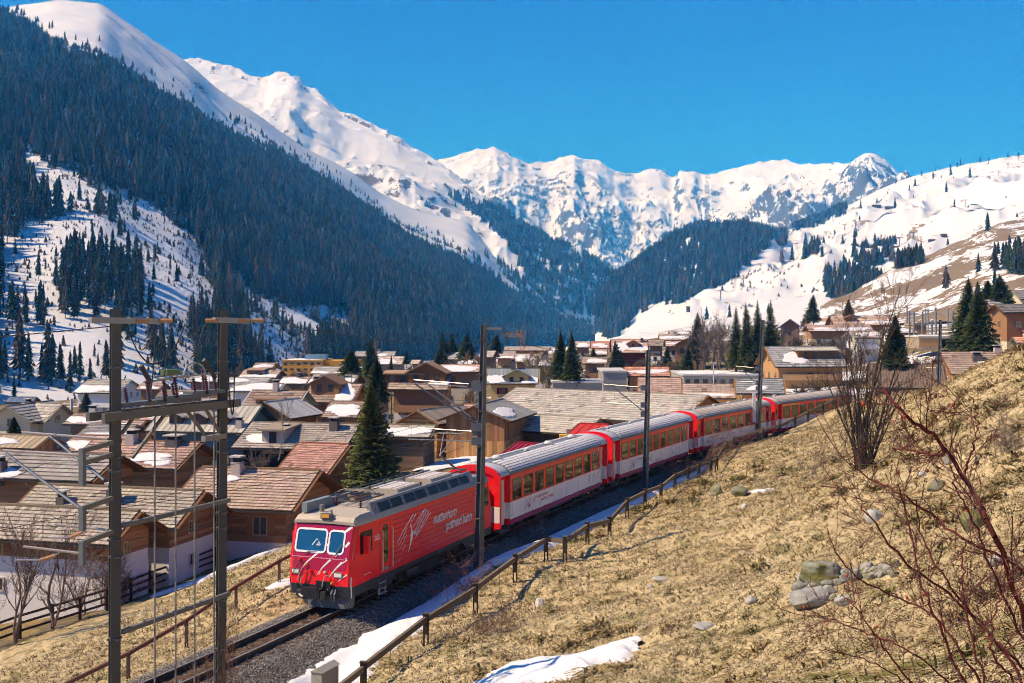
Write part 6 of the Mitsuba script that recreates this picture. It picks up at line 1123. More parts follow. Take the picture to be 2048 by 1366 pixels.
# ---- wild rose close to the camera, lower right
def rose():
    r = np.random.default_rng(9); k0 = new('rose_bush'); tag(k0, 'leafless wild rose with dark red stems and a few hips close to the camera', 'bush')
    arcs = [([(2090, 1420), (2040, 1210), (1985, 1060), (1930, 955), (1880, 885), (1830, 845), (1765, 775)], 4.6, .0125), ([(2100, 1250), (2030, 1130), (1940, 1085), (1870, 1035), (1800, 985), (1745, 960), (1700, 925)], 5.2, .007), ([(2060, 1400), (1990, 1280), (1900, 1190), (1820, 1130), (1760, 1060), (1720, 1010)], 5.0, .007), ([(2000, 1420), (1920, 1300), (1850, 1220), (1760, 1180), (1690, 1130), (1655, 1060)], 5.4, .006), ([(1930, 1420), (1860, 1330), (1770, 1280), (1690, 1250), (1615, 1220)], 5.6, .005), ([(1960, 1430), (1880, 1260), (1840, 1150), (1815, 1040), (1795, 970)], 5.0, .006), ([(2080, 1330), (2000, 1180), (1950, 1050), (1920, 990), (1900, 930)], 4.9, .006),
            ([(2000, 1430), (1960, 1330), (1930, 1210), (1925, 1120), (1935, 1080)], 4.4, .005), ([(1840, 1430), (1790, 1350), (1700, 1310), (1640, 1300)], 5.8, .004), ([(2090, 1380), (2020, 1310), (1960, 1250), (1890, 1160), (1850, 1090), (1830, 1000)], 4.7, .006), ([(1890, 1440), (1800, 1340), (1730, 1240), (1680, 1190)], 5.2, .005), ([(2070, 1440), (2010, 1340), (1980, 1290), (2000, 1200), (2010, 1100)], 4.2, .005), ([(1880, 885), (1870, 910), (1815, 898), (1790, 905)], 4.6, .0055), ([(1930, 955), (1945, 900), (1955, 850), (1940, 790)], 4.6, .004)]
    segs, ends = [], []
    for q, Y, rad in arcs:
        pts = np.array([P(x, y, Y + r.normal(0, .12)) for x, y in q]); t = np.linspace(0, 1, 26)
        from scipy.interpolate import CubicSpline
        pp = CubicSpline(np.linspace(0, 1, len(pts)), pts)(t) + r.normal(0, .004, (26, 3)); rr = rad * np.linspace(1, .4, 26)
        st = [(pp[i], pp[i + 1], rr[i], rr[i + 1], 0) for i in range(25)]; k = sub(k0, 'stem'); sticks(k, st, np.array([.105, .028, .03]) * r.uniform(.75, 1.25), 6)
        for i in range(3, 25, 1):
            if r.random() < .6:
                d = nrm(nrm(pp[i + 1 if i < 25 else i] - pp[i - 1]) * .7 + r.normal(0, .55, 3)); L = .16 * r.uniform(.4, 1.6) * (1.4 if rad > .006 else 1)
                s2 = twigs(r, [pp[i]], [d], [L], [rr[i] * .5], 3, 2.2, .5, .3, .6, .08, 4); segs += s2; ends += [s[1] for s in s2 if s[4] >= 1]
    sticks(k0 + '__twigs', [(a, b, max(c, .0016), max(d, .0014), l) for a, b, c, d, l in segs], np.array([.13, .06, .05]) * r.uniform(.6, 1.5, (len(segs), 1)), 3); tag(k0 + '__twigs', kind='stuff')
    pk = np.array(ends)[r.permutation(len(ends))[:45]]
    for i, p in enumerate(pk):
        m = trimesh.creation.icosphere(1, .0075 * r.uniform(.6, 1.1)); mb = MB(); mb.add(np.asarray(m.vertices) * [1, 1, 1.25] + p, m.faces, (.32, .03, .015) if i % 3 == 0 else (.09, .05, .04)); mb.put(sub(k0, 'rose_hip'), 'satin')
rose()
# ================================================================ overhead line, fences, stones, snow
GALV, GALVL, INS, PORC, WIRE = (.15, .155, .155), (.30, .30, .29), (.42, .24, .11), (.085, .03, .045), (.03, .03, .032)
def hbeam(mb, a, b, w0, w1, col, ang=.0, d0=None):
    """A tapering steel H section standing from a to b."""
    a, b = np.asarray(a, float), np.asarray(b, float); u = np.array([math.cos(ang), math.sin(ang), 0]); v = np.array([-u[1], u[0], 0])
    def sec(p, w): d = w; t = w * .10; q = [(-w / 2, -d / 2), (w / 2, -d / 2), (w / 2, -d / 2 + t), (t / 2, -d / 2 + t), (t / 2, d / 2 - t), (w / 2, d / 2 - t), (w / 2, d / 2), (-w / 2, d / 2), (-w / 2, d / 2 - t), (-t / 2, d / 2 - t), (-t / 2, -d / 2 + t), (-w / 2, -d / 2 + t)]; return [p + u * x + v * y for x, y in q]
    mb.strip([sec(a, w0), sec(b, w1)], col, close=True); mb.strip([[b + u * -w1 / 2 + v * -w1 / 2, b + u * w1 / 2 + v * -w1 / 2], [b + u * -w1 / 2 + v * w1 / 2, b + u * w1 / 2 + v * w1 / 2]], col)
def collar(k, p, w, col=(.09, .09, .09)):
    c = sub(k, 'clamp'); mb = MB(); mb.box(p, (w * 1.16, w * 1.16, .05), col); mb.put(c, 'satin')
def insulator(key, a, b, r, n=7, col=PORC):
    a, b = np.asarray(a, float), np.asarray(b, float); mb = MB(); insul(mb, a, b - a, np.linalg.norm(b - a), r, n, col); mb.put(key, 'porcelain')
def wire(name, lab, pts, r=.011, sag=0.0, cat='overhead wire', group=None):
    k = new(name); tag(k, lab, cat, group); mb = MB(); out = []
    for a, b in zip(pts[:-1], pts[1:]):
        t = np.linspace(0, 1, 15)[:, None]; q = np.asarray(a) * (1 - t) + np.asarray(b) * t; q[:, 2] -= 4 * sag * (t * (1 - t))[:, 0]; out.append(q if not out else q[1:])
    mb.tube(np.vstack(out), r, WIRE, 5); mb.put(k, 'satin'); return k
def cantilever(k, base, tip_h, tip_l, zt, zl):
    """Bracket from a mast to the wires over the track: top tube, stay, registration arm, insulators."""
    c = sub(k, 'cantilever'); a = base + UP * zt; mb = MB(); mb.tube([a, tip_h], .03, (.32, .31, .31), 6); mb.put(sub(c, 'top_tube'), 'metal')
    b = base + UP * (zt - 1.7); m = a + (tip_h - a) * .86; mb = MB(); mb.tube([b, m], .038, (.17, .18, .19), 6); mb.put(sub(c, 'stay_tube'), 'metal')
    d = base + UP * zl; mb = MB(); mb.tube([d, tip_l], .026, (.32, .31, .31), 6); mb.put(sub(c, 'registration_arm'), 'metal')
    n = nrm(tip_h - a); insulator(sub(c, 'insulator'), a + n * .15, a + n * .6, .07); n2 = nrm(m - b); insulator(sub(c, 'insulator'), b + n2 * .15, b + n2 * .6, .07)
    for z in (zt, zt - 1.7, zl): mb = MB(); mb.box(base + UP * z + nrm((tip_h - a) * [1, 1, 0]) * .2, (.45, .16, .34), (.13, .15, .17)); mb.put(sub(c, 'bracket'), 'satin')
MASTS = []
def mast(lab, xb, yb, xt, yt, Y, w0, w1, arms, top=True, extra=None, zc=0):
    b = P(xb, yb, Y); t = P(xt, yt, Y); g = float(gz_at(b[0], b[1])); k = new('catenary_mast'); tag(k, lab, 'mast', 'steel masts along the railway')
    mb = MB(); b0 = b + (b - t) / (t[2] - b[2]) * max(0, b[2] - g + .6); hbeam(mb, b0, t, w0, w1, (.095, .105, .108), .9); mb.put(k + '__post', 'satin')
    i = np.argmin(np.hypot(_tk[:, 0] - b[0], _tk[:, 1] - b[1])); s = -50 + .5 * i; c = track(s)
    out = nrm((c - b) * [1, 1, 0]); dist = np.linalg.norm((c - b)[:2])
    for j, (zt, zl, ds) in enumerate(arms):
        base = b * [1, 1, 0] + (t - b) * [1, 1, 0] * .5 + track(s + ds)[:3] * 0
        cantilever(k, base, base * [1, 1, 0] + out * (dist + .5) + UP * (zt + .15) + (track(s + ds) - track(s)), base * [1, 1, 0] + out * (dist + .3) + UP * (zl + .05) + (track(s + ds) - track(s)), zt, zl)
    for z in np.linspace(b[2] + 2.2, t[2] - .6, 6): collar(k, b0 + (t - b0) * ((z - b0[2]) / (t[2] - b0[2])), w0)
    if top:
        a = t - UP * .15; q = a + np.array([.75, .1, 0]); mb = MB(); mb.beam(a, q, .09, .1, GALVL); mb.put(sub(k, 'top_arm'), 'satin'); e = q + np.array([.3, .1, -.5]); insulator(sub(k, 'insulator'), q, e, .055, 8); MASTS.append(e)
    return k, b, t
m1 = mast('tall grey steel mast beside the locomotive', 957, 1140, 968, 650, 51.5, .32, .20, ((7.9, 5.9, 0), (7.8, 5.5, -1.0)))
m2 = mast('grey steel mast in front of the second coach', 1291, 955, 1297, 700, 77.5, .30, .21, ((6.3, 5.2, 0),))
m3 = mast('grey steel mast with a white signal board in front of the third coach', 1516, 868, 1526, 640, 103, .33, .23, ((6.5, 5.3, 0),))
m4 = mast('grey steel mast rising behind the grassy crest on the right', 1878, 760, 1881, 640, 133, .34, .25, ((6.4, 5.3, 0),))
sb = P(1508, 820, 102.4); mb = MB(); mb.box(sb + UP * .2, (.28, .1, 2.5), (.72, .72, .70)); mb.put(m3[0] + '__signal_board', 'satin'); mb = MB(); mb.box(sb + np.array([.28, .3, -.2]), (.28, .3, 1.9), (.2, .22, .22)); mb.put(m3[0] + '__switch_cabinet', 'satin')
# ---- the steel gantry at the left
YL, YR = 28.0, 31.9
gl0, gr0 = P(228, 1500, YL), P(440, 1430, YR); glt, grt = P(231, 618, YL), P(446, 621, YR); gdir = nrm((gr0 - gl0) * [1, 1, 0]); gn = np.array([gdir[1], -gdir[0], 0])
gk = new('steel_gantry'); tag(gk, 'gantry of two tall grey steel masts with crossbeam, switches and insulators, left foreground', 'gantry')
for b, t, w in ((gl0, glt, .235), (gr0, grt, .23)):
    k = sub(gk, 'post'); mb = MB(); b = np.array([b[0], b[1], float(gz_at(b[0], b[1])) - .5]); hbeam(mb, b, t, w, w * .92, (.075, .08, .078), .55); mb.put(k, 'satin')
    for z in (-.5, .4, 2.0, 3.3, 5.2, 5.6, 7.2, 7.5, 8.4, 9.6): c = b + (t - b) * ((z - b[2]) / (t[2] - b[2])); collar(k, c, w)
def GP(f, z, o=0.0): a = glt + (grt - glt) * f; return np.array([a[0], a[1], z]) + gn * o
zb = CZ + (H0 - 807) * YR / F
for o in (-.22, .22): mb = MB(); mb.beam(GP(-.16, zb, o), GP(1.1, zb, o), .10, .20, (.12, .115, .10)); mb.put(sub(gk, 'crossbeam'), 'satin')
for f0, f1, z0 in ((.02, .52, zb + .22), (.40, .85, zb + .28), (.66, 1.0, zb + .34)): mb = MB(); mb.beam(GP(f0, z0, -.05), GP(f1, z0, -.05), .30, .10, (.12, .145, .16)); mb.put(sub(gk, 'equipment_beam'), 'satin')
for f0, z0, f1, z1 in ((.05, zb - .45, .15, zb - .1), (.14, zb - 1.05, .43, zb - .1), (.64, zb - .1, .81, zb - .75), (.82, zb - .1, 1.02, zb - 1.0)): mb = MB(); mb.beam(GP(f0, z0), GP(f1, z1), .06, .07, (.14, .13, .11)); mb.put(sub(gk, 'brace'), 'satin')
mb = MB(); mb.beam(GP(.78, zb - .85, .05), GP(1.0, zb - .85, .05), .14, .14, (.24, .22, .2)); mb.put(sub(gk, 'equipment_beam'), 'satin')
for y in (1050, 1262): z = CZ + (H0 - y) * YL / F; mb = MB(); mb.beam(GP(0, z, .2), GP(1.0, z, .2), .09, .11, (.13, .13, .125)); mb.put(sub(gk, 'cross_rail'), 'satin')
for x in (279, 322, 363, 407): f = (x - 231) / (446 - 231) * .94 + .02; mb = MB(); mb.tube([GP(f, zb - .1, .35), GP(f, -.2, .35)], .022, (.20, .195, .19), 6); mb.put(sub(gk, 'operating_rod'), 'satin')
for f, z0, z1, o in ((.10, zb + .22, zb + .62, 0), (.26, zb + .24, zb + .78, .1), (.335, zb + .22, zb + .7, -.15), (.37, zb + .22, zb + .6, .2), (.44, zb + .26, zb + .74, 0), (.505, zb + .28, zb + .8, .12), (.55, zb + .26, zb + .62, -.1), (.72, zb + .30, zb + .72, 0), (.80, zb + .30, zb + .76, .12), (.84, zb + .32, zb + .95, -.1), (.93, zb + .30, zb + .68, 0)):
    insulator(sub(gk, 'insulator'), GP(f, z0, o), GP(f + .012 * (round(f * 1000) % 5 - 2), z1, o), .062, 8)
for f0, z0, f1, z1 in ((.30, zb + .68, .215, zb + 1.12), (.92, zb + .68, .80, zb + 1.18)):
    mb = MB(); mb.beam(GP(f0, z0), GP(f1, z1), .07, .10, (.03, .03, .032)); mb.put(sub(gk, 'switch_horn'), 'satin')
for f0, f1, z, o in ((.33, .62, zb + .76, .1), (.36, .70, zb + .82, -.1), (.55, .95, zb + .78, .0), (.30, .55, zb + .70, -.2)): mb = MB(); mb.beam(GP(f0, z, o), GP(f1, z + .04, o), .04, .04, (.3, .29, .28)); mb.put(sub(gk, 'switch_bar'), 'metal')
mb = MB(); mb.box(GP(.48, zb + .92, 0), (.55, .2, .13), (.10, .16, .07), np.array([gdir, gn, UP])); mb.put(sub(gk, 'drive_housing'), 'satin')
t = np.linspace(0, math.pi, 15); mb = MB(); mb.tube([GP(.71 - .11 * math.cos(a), zb + .7 + .42 * math.sin(a) ** .8) for a in t], .025, (.33, .33, .31), 6); mb.put(sub(gk, 'cable_loop'), 'satin')
zt = CZ + (H0 - 640) * YL / F
mb = MB(); mb.beam(GP(-.27, zt, .25), GP(.30, zt - .03, .25), .10, .14, GALVL); mb.put(sub(gk, 'top_arm'), 'satin'); mb = MB(); mb.beam(GP(.82, zt, .25), GP(1.18, zt - .03, .25), .10, .14, GALVL); mb.put(sub(gk, 'top_arm'), 'satin')
for f in (.14, .34, .78, 1.12, 1.28): insulator(sub(gk, 'strain_insulator'), GP(f - .06, zt - .02, .3), GP(f + .06, zt - .02, .3), .06, 6, INS)
for q in (((.02, zt - .2), (.18, zt - 1.0), (.36, zt - .9), (.52, zt - .1)), ((.26, zt - .1), (.22, zt - 1.5), (.20, zb + .75)), ((.40, zt - .1), (.36, zt - .7), (.33, zb + .85)), ((.72, zt - .1), (.66, zt - .6), (.64, zb + .85)), ((1.05, zt - .2), (1.2, zt - .85), (1.38, zt - .15)), ((1.02, zt - 1.2), (1.0, zt - 2.5), (.95, zb + .8))):
    from scipy.interpolate import CubicSpline
    p = np.array([GP(a, z, .3) for a, z in q]); tt = np.linspace(0, len(q) - 1, 14); mb = MB(); mb.tube(CubicSpline(range(len(q)), p)(tt), .018, (.03, .03, .035), 5); mb.put(sub(gk, 'jumper_cable'), 'satin')
for (x0, y0, x1, y1, xs, ys) in ((7, 901, 176, 911, 174, 1026), (47, 865, 216, 878, 209, 960), (112, 1049, 216, 1060, None, None), (48, 1093, 173, 1108, None, None)):
    c = sub(gk, 'cantilever'); Ya = YL + 2.2; a, b = P(x1, y1, YL), P(x0, y0, Ya); mb = MB(); mb.tube([a, b], .032, (.38, .33, .31), 7); mb.put(c + '__tube', 'metal')
    if xs: mb = MB(); mb.tube([P(x0 + (5 if x0 < 20 else 52), y0 + 6, Ya - (.1 if x0 < 20 else .7)), P(xs, ys, YL)], .04, (.17, .19, .21), 7); mb.put(c + '__stay', 'metal')
    else: insulator(c + '__insulator', b + (a - b) * .28 - UP * .28, b + (a - b) * .52 - UP * .12, .05, 6, INS); mb = MB(); mb.tube([b + (a - b) * .52 - UP * .12, b + (a - b) * .62], .02, (.35, .33, .36), 5); mb.tube([b + (a - b) * .28 - UP * .28, b + (a - b) * -.15 - UP * .36], .02, (.42, .38, .48), 5); mb.put(c + '__steady_arm', 'metal')
for y in (892, 916, 1003, 1070): c = sub(gk, 'hanger'); z = CZ + (H0 - y) * YL / F; mb = MB(); mb.beam(GP(-.26, z, 0), GP(.04, z + .12, 0), .09, .11, (.15, .145, .125)); mb.beam(GP(-.26, z + .05, 0), GP(-.26, z - .5, 0), .12, .12, (.12, .14, .15), up=gdir); mb.put(c, 'satin')
# ---- wires
ctr = lambda s, z, off=0: track(s, off, z)
wire('contact_wire', 'contact wire over the track', [ctr(s, 5.45, .15 * (-1) ** i) for i, s in enumerate((-26, -14, 12, 42, 72, 102))], .009, .02)
wire('messenger_wire', 'messenger wire above the contact wire', [ctr(s, 7.0, .1) for s in (-26, -14, 12, 42, 72, 102)], .009, .75)
for i, s in enumerate(np.arange(-22, 100, 6.0)):
    a = [-26, -14, 12, 42, 72, 102]; j = max(0, np.searchsorted(a, s) - 1); u = (s - a[j]) / (a[j + 1] - a[j]); k = new('dropper_wire'); tag(k, 'thin dropper between messenger wire and contact wire', 'overhead wire', 'droppers of the overhead line'); mb = MB(); mb.tube([ctr(s, 7.0 - 3 * u * (1 - u)), ctr(s, 5.45)], .005, WIRE, 4); mb.put(k, 'satin')
e0 = GP(1.32, zt - .03, .3); wire('feeder_wire', 'feeder wire hung from mast top to mast top across the forest', [e0, MASTS[0], MASTS[1], MASTS[2], MASTS[3]], .014, .32)
wire('feeder_wire', 'feeder wire leaving the gantry top to the left', [GP(.02, zt - .1, .3), GP(.02, zt - .1, .3) + np.array([-9, 2.0, -.55])], .014, .1)
for i, (z, o) in enumerate(((5.5, .2), (6.3, -.2), (7.0, 0.0))): wire('guy_wire', ('lowest', 'middle', 'upper')[i] + ' of three slack wires from the gantry to the tall mast', [GP(.0, z, -.1), m1[1] * [1, 1, 0] + UP * (z - .2) + np.array([-.6, 0, 0])], .008, .35)
# ---- wooden fence on the hill side
WOOD = np.array([.155, .125, .095]); fr = np.random.default_rng(6)
fk = new('wooden_fence'); tag(fk, 'dark weathered post and rail fence between the track and the grassy slope', 'fence')
fp = []
for i, (x, y, Y) in enumerate(FENCE):
    q = P(x, y, Y); q[2] = float(gz_at(q[0], q[1])); hgt = 1.08 + fr.normal(0, .03); fp.append(q + UP * (hgt - .16)); k = sub(fk, 'post'); mb = MB(); u = frame(0)[1]
    c = WOOD * fr.uniform(.35, .55); mb.box(q + UP * (hgt - .34), (.19, .15, .68), c); mb.put(k)
    for s in (-1, 1): mb = MB(); mb.box(q + UP * (.12) + np.array([s * .068, 0, 0]), (.05, .14, .78), c * .9); mb.put(sub(k, 'leg'))
    mb = MB(); mb.box(q + UP * (hgt + .012), (.23, .19, .035), c * 1.2); mb.put(k + '__cap')
for a, b in zip(fp[:-1], fp[1:]): mb = MB(); mb.beam(a + UP * fr.normal(0, .015), b + UP * fr.normal(0, .015), .11, .19, WOOD * fr.uniform(.8, 1.35)); mb.put(sub(fk, 'rail'))
for i in range(0, len(fp) - 1):
    if fr.random() < .7: a = fp[i] + (fp[i + 1] - fp[i]) * fr.uniform(.3, .7); z = float(gz_at(a[0], a[1])); mb = MB(); mb.tube([[a[0], a[1], z - .2], a + np.array([fr.normal(0, .05), 0, .12])], .016, (.2, .16, .13), 5); mb.put(sub(fk, 'stake'))
# ---- railing on the valley side of the track
gk2 = new('guard_rail'); tag(gk2, 'low red-brown guard rail along the valley side of the track', 'railing'); LR = [(-18, -4.3), (-12, -4.4), (-8.5, -4.5), (-5, -4.6), (-1.5, -4.7), (2, -4.85), (5.5, -5.0), (9, -5.2), (13, -5.4)]
rp = []
for s, o in LR:
    q = track(s, o); q[2] = float(gz_at(q[0], q[1])); rp.append(q + UP * 1.0); mb = MB(); k = sub(gk2, 'post')
    mb.box(q + UP * .62, (.11, .09, .86), (.13, .085, .075)); mb.put(k); 
    for sg in (-1, 1): mb = MB(); mb.box(q + UP * .0 + np.array([sg * .04, 0, 0]), (.03, .09, .5), (.11, .075, .065)); mb.put(sub(k, 'leg'))
for z, c in ((0, (.17, .095, .085)), ):
    for a, b in zip(rp[:-1], rp[1:]): mb = MB(); mb.beam(a, b, .07, .13, np.array(c) * fr.uniform(.85, 1.15)); mb.put(sub(gk2, 'rail'))
# ---- garden fence along the houses
gf = new('garden_fence'); tag(gf, 'dark wooden garden fence with three rails along the white houses at lower left', 'fence'); gp = []
for x, y in ((-20, 1300), (40, 1278), (105, 1258), (160, 1240), (215, 1222), (262, 1202), (300, 1185), (345, 1168), (390, 1150), (430, 1135), (470, 1115), (505, 1098), (545, 1075), (585, 1055)):
    q = hit(x, y, 30, 120); gp.append(q); mb = MB(); mb.box(q + UP * .45, (.11, .11, 1.3), (.05, .042, .035)); mb.put(sub(gf, 'post'))
for a, b in zip(gp[:-1], gp[1:]):
    for z in (.35, .68, 1.0): mb = MB(); mb.beam(a + UP * z, b + UP * z, .05, .1, np.array([.07, .056, .045]) * fr.uniform(.8, 1.3)); mb.put(sub(gf, 'rail'))
# ---- snow lying on the ground
COVERED = []
def snow_strip(key, cen, half, lab, thick=.14, seed=0, n=11):
    r = np.random.default_rng(seed); c = np.asarray(cen, float); m = max(30, int(np.linalg.norm(np.diff(c, axis=0), axis=1).sum() / .25)); t = np.linspace(0, len(c) - 1, m); c = np.stack([np.interp(t, range(len(c)), c[:, i]) for i in range(2)], 1); hw = np.interp(t, range(len(half)), half)
    d = nrm(np.gradient(c, axis=0)); nn = np.c_[-d[:, 1], d[:, 0]]; rows = []
    eL, eR = [hw * (1 + .35 * (fb(np.c_[t * 2.3, 0 * t + k, 0 * t], 3, seed) - .5) * 2 + .5 * (fb(np.c_[np.arange(m) * .55, 0 * t + k, 0 * t], 2, seed + 3) - .5)) for k in (0, 9)]
    for k in range(n):
        a = -1 + 2 * k / (n - 1); e = np.where(a < 0, eL, eR); p = c + nn * (a * e)[:, None]; prof = min(1, (1 - abs(a)) * 2.6) ** .8; z = gz_at(p[:, 0], p[:, 1]) + thick * prof * np.clip(hw / .3, 0, 1) - .03 * (1 - prof) + (fb(np.c_[p * 2.2, 0 * t], 2, 4) - .5) * .05 * prof + .02
        rows.append(np.c_[p, z])
    COVERED.extend([(a[0], a[1], b * .95) for a, b in zip(c, hw)])
    q = np.array(rows); i = (np.arange(n - 1)[:, None] * m + np.arange(m - 1)[None]).ravel(); scene[key] = mikit.ply((q.reshape(-1, 3), np.c_[i, i + 1, i + m + 1, i + m]), 'snow', smooth=True); tag(key, lab, 'snow', kind='stuff')
snow_strip('snow_bank', [track(s, o)[:2] for s, o in ((-16, 3.2), (-9, 3.15), (-5, 3.1), (-2, 3.0), (2, 3.0), (6, 3.0), (10, 3.0))], [1.25, 1.25, 1.1, .95, .85, .7, .3], 'strip of old snow between the ballast and the fence near the locomotive', seed=1)
snow_strip('snow_bank_001', [track(s, o)[:2] for s, o in ((9, 3.1), (13, 3.15), (20, 3.2), (28, 3.2), (38, 3.2), (50, 3.2))], [.3, .9, .9, .8, .65, .1], 'thin strip of old snow beside the first and second coach', .22, seed=2)
hx = lambda *q: [hit(x, y, 20, 200)[:2] for x, y in q]
snow_strip('snow_bank_002', hx((300, 1198), (345, 1182), (395, 1165), (440, 1146), (485, 1128), (530, 1110), (570, 1096)), [.15, .5, .55, .5, .45, .35, .05], 'narrow strip of snow along the garden fence', seed=3)
snow_strip('snow_patch', hx((528, 1180), (550, 1174), (570, 1166), (584, 1158)), [.05, .45, .5, .1], 'small patch of snow on the bank left of the locomotive', .08, seed=4)
snow_strip('snow_patch_001', hx((960, 1385), (1020, 1362), (1080, 1340), (1140, 1325), (1200, 1310), (1250, 1296), (1280, 1291)), [1.3, 1.7, 1.8, 1.5, 1.3, .9, .15], 'bright patch of snow on the grassy slope at the bottom of the picture', .18, seed=5)
snow_strip('snow_patch_002', hx((1500, 987), (1525, 984), (1552, 978)), [.12, .28, .05], 'small streak of snow beside stones on the slope', .08, seed=6)
snow_strip('snow_patch_003', hx((840, 945), (890, 930), (940, 918), (990, 905)), [1.0, 2.4, 2.2, .8], 'snow lying in front of the old log barn', .15, seed=7)
# ---- boulders and the tumbled wall
def stone(x, yb, w, h, seed, lab, col=(.27, .27, .23), group=None, moss=0.0, name='stone', at=None):
    p = hit(x, yb, 10, 150) if at is None else np.array(at); m = p[1] / F; W, Hh = w * m, h * m; COVERED.append((p[0], p[1] - W * .15, W * .6)); r = np.random.default_rng(seed); q = trimesh.creation.icosphere(3 if w > 40 else 2, 1.0); v = np.asarray(q.vertices)
    for _ in range(12): n = nrm(r.normal(size=3)); d = r.uniform(.55, .85); k = v @ n; v = v - np.outer(np.clip(k - d, 0, 9), n) * .9
    v = v * (1 + (fb(v * 3.3 + seed, 3, 3)[:, None] - .5) * .2); v = v / np.abs(v).max(0) * np.array([W / 2, W * .42, Hh * .75]); a = r.uniform(-.5, .5); v = v @ np.array([[math.cos(a), math.sin(a), 0], [-math.sin(a), math.cos(a), 0], [0, 0, 1]]); nz = fb(v * 3.2 / max(W, .1) + seed, 3, 6)[:, None]
    c = np.asarray(col) * (.7 + .6 * fb(v * 9 / max(W, .1), 3, 9)[:, None]); c = np.where((nz > .64 - moss * .16) & (v[:, 2:] > -.1 * Hh), np.array([.17, .165, .06]) * (.8 + .4 * nz), c) if moss else np.where(nz > .66, np.array([.36, .36, .33]), c)
    k = new(name); tag(k, lab, 'stone', group); scene[k] = mikit.ply((v + p + UP * Hh * (.36 if group or w > 80 else .2), np.asarray(q.faces)), 'matte', smooth=len(q.faces) < 400, color=c)
stone(1636, 1168, 100, 42, 1, 'big pale green-grey boulder at the head of the tumbled stone wall', (.25, .26, .20), moss=.3, name='boulder')
stone(1625, 1212, 92, 34, 2, 'flat grey boulder slab below the tumbled wall', (.27, .265, .25), name='boulder')
stone(1750, 1043, 40, 24, 3, 'pale grey boulder alone in the middle of the slope', (.40, .40, .37), name='boulder')
stone(1432, 990, 32, 24, 4, 'mossy boulder by the streak of snow, left one', (.24, .25, .17), moss=.4, name='boulder'); stone(1478, 992, 40, 18, 5, 'mossy boulder by the streak of snow, right one', (.2, .2, .14), moss=.3, name='boulder')
stone(1503, 1206, 28, 16, 6, 'small stone left of the tumbled wall', (.36, .34, .31)); stone(1488, 1018, 16, 12, 7, 'small whitish stone below the streak of snow', (.5, .48, .45)); stone(1322, 1163, 40, 10, 8, 'flat pale stone in the grass, middle of the slope', (.38, .36, .33)); stone(1408, 1258, 50, 12, 9, 'flat stone in the grass right of the snow patch', (.36, .35, .33)); stone(1300, 1178, 14, 9, 10, 'little pale stone below the flat pale stone', (.42, .4, .37))
stone(1872, 978, 36, 24, 11, 'dark mossy boulder right of the hazel', (.2, .19, .15), moss=.3, name='boulder'); stone(1950, 1056, 60, 40, 12, 'mossy boulder behind the rose stem at the right', (.17, .17, .1), moss=.5, name='boulder'); stone(2005, 1128, 50, 24, 13, 'grey boulder at the right edge behind the rose', (.3, .29, .27), name='boulder'); stone(1845, 952, 18, 10, 14, 'small white stone right of the hazel', (.5, .49, .46)); stone(1080, 1213, 20, 18, 15, 'white stone lying by a dark clump below the fence', (.55, .54, .52)); stone(1900, 925, 30, 16, 16, 'half buried stone up the slope right of the hazel', (.25, .24, .22)); stone(1690, 1210, 46, 20, 17, 'broken slab below the tumbled wall, right one', (.36, .35, .32))
rr_ = np.random.default_rng(77); WALL = [(1598 + rr_.uniform(0, 80), 1180 + rr_.uniform(-16, 22)) for _ in range(16)] + [(1672 + 118 * t + rr_.uniform(-4, 4), 1158 - 14 * t + rr_.uniform(-7, 10)) for t in np.linspace(0, 1, 30)]
for i, (x, y) in enumerate(WALL): stone(x, y, rr_.uniform(16, 34), rr_.uniform(11, 20), 200 + i, 'grey stone of the tumbled dry stone wall on the slope', np.array([.29, .29, .25]) * rr_.uniform(.7, 1.2), 'stones of the tumbled wall', .5 if rr_.random() < .25 else 0)
# ---- cable cabinet by the track
q = P(650, 1395, 36.2); ck = new('cable_cabinet'); tag(ck, 'small beige-grey cable cabinet with a pitched lid between snow strip and fence', 'cabinet'); ax2 = np.array([gdir, gn, UP]); q[2] = float(gz_at(q[0], q[1])); top_ = CZ + (H0 - 1336) * q[1] / F
mb = MB(); mb.box([q[0], q[1], (q[2] - .3 + top_) / 2], (1.0, .36, top_ - q[2] + .3), (.34, .32, .27), ax2); mb.put(ck + '__body'); mb = MB(); mb.prism([(-.22, 0), (.22, 0), (0, .12)], -.54, .54, lambda a, u, b: np.array([q[0], q[1], top_]) + gdir * u + gn * a + UP * b, (.38, .36, .30)); mb.put(ck + '__lid')
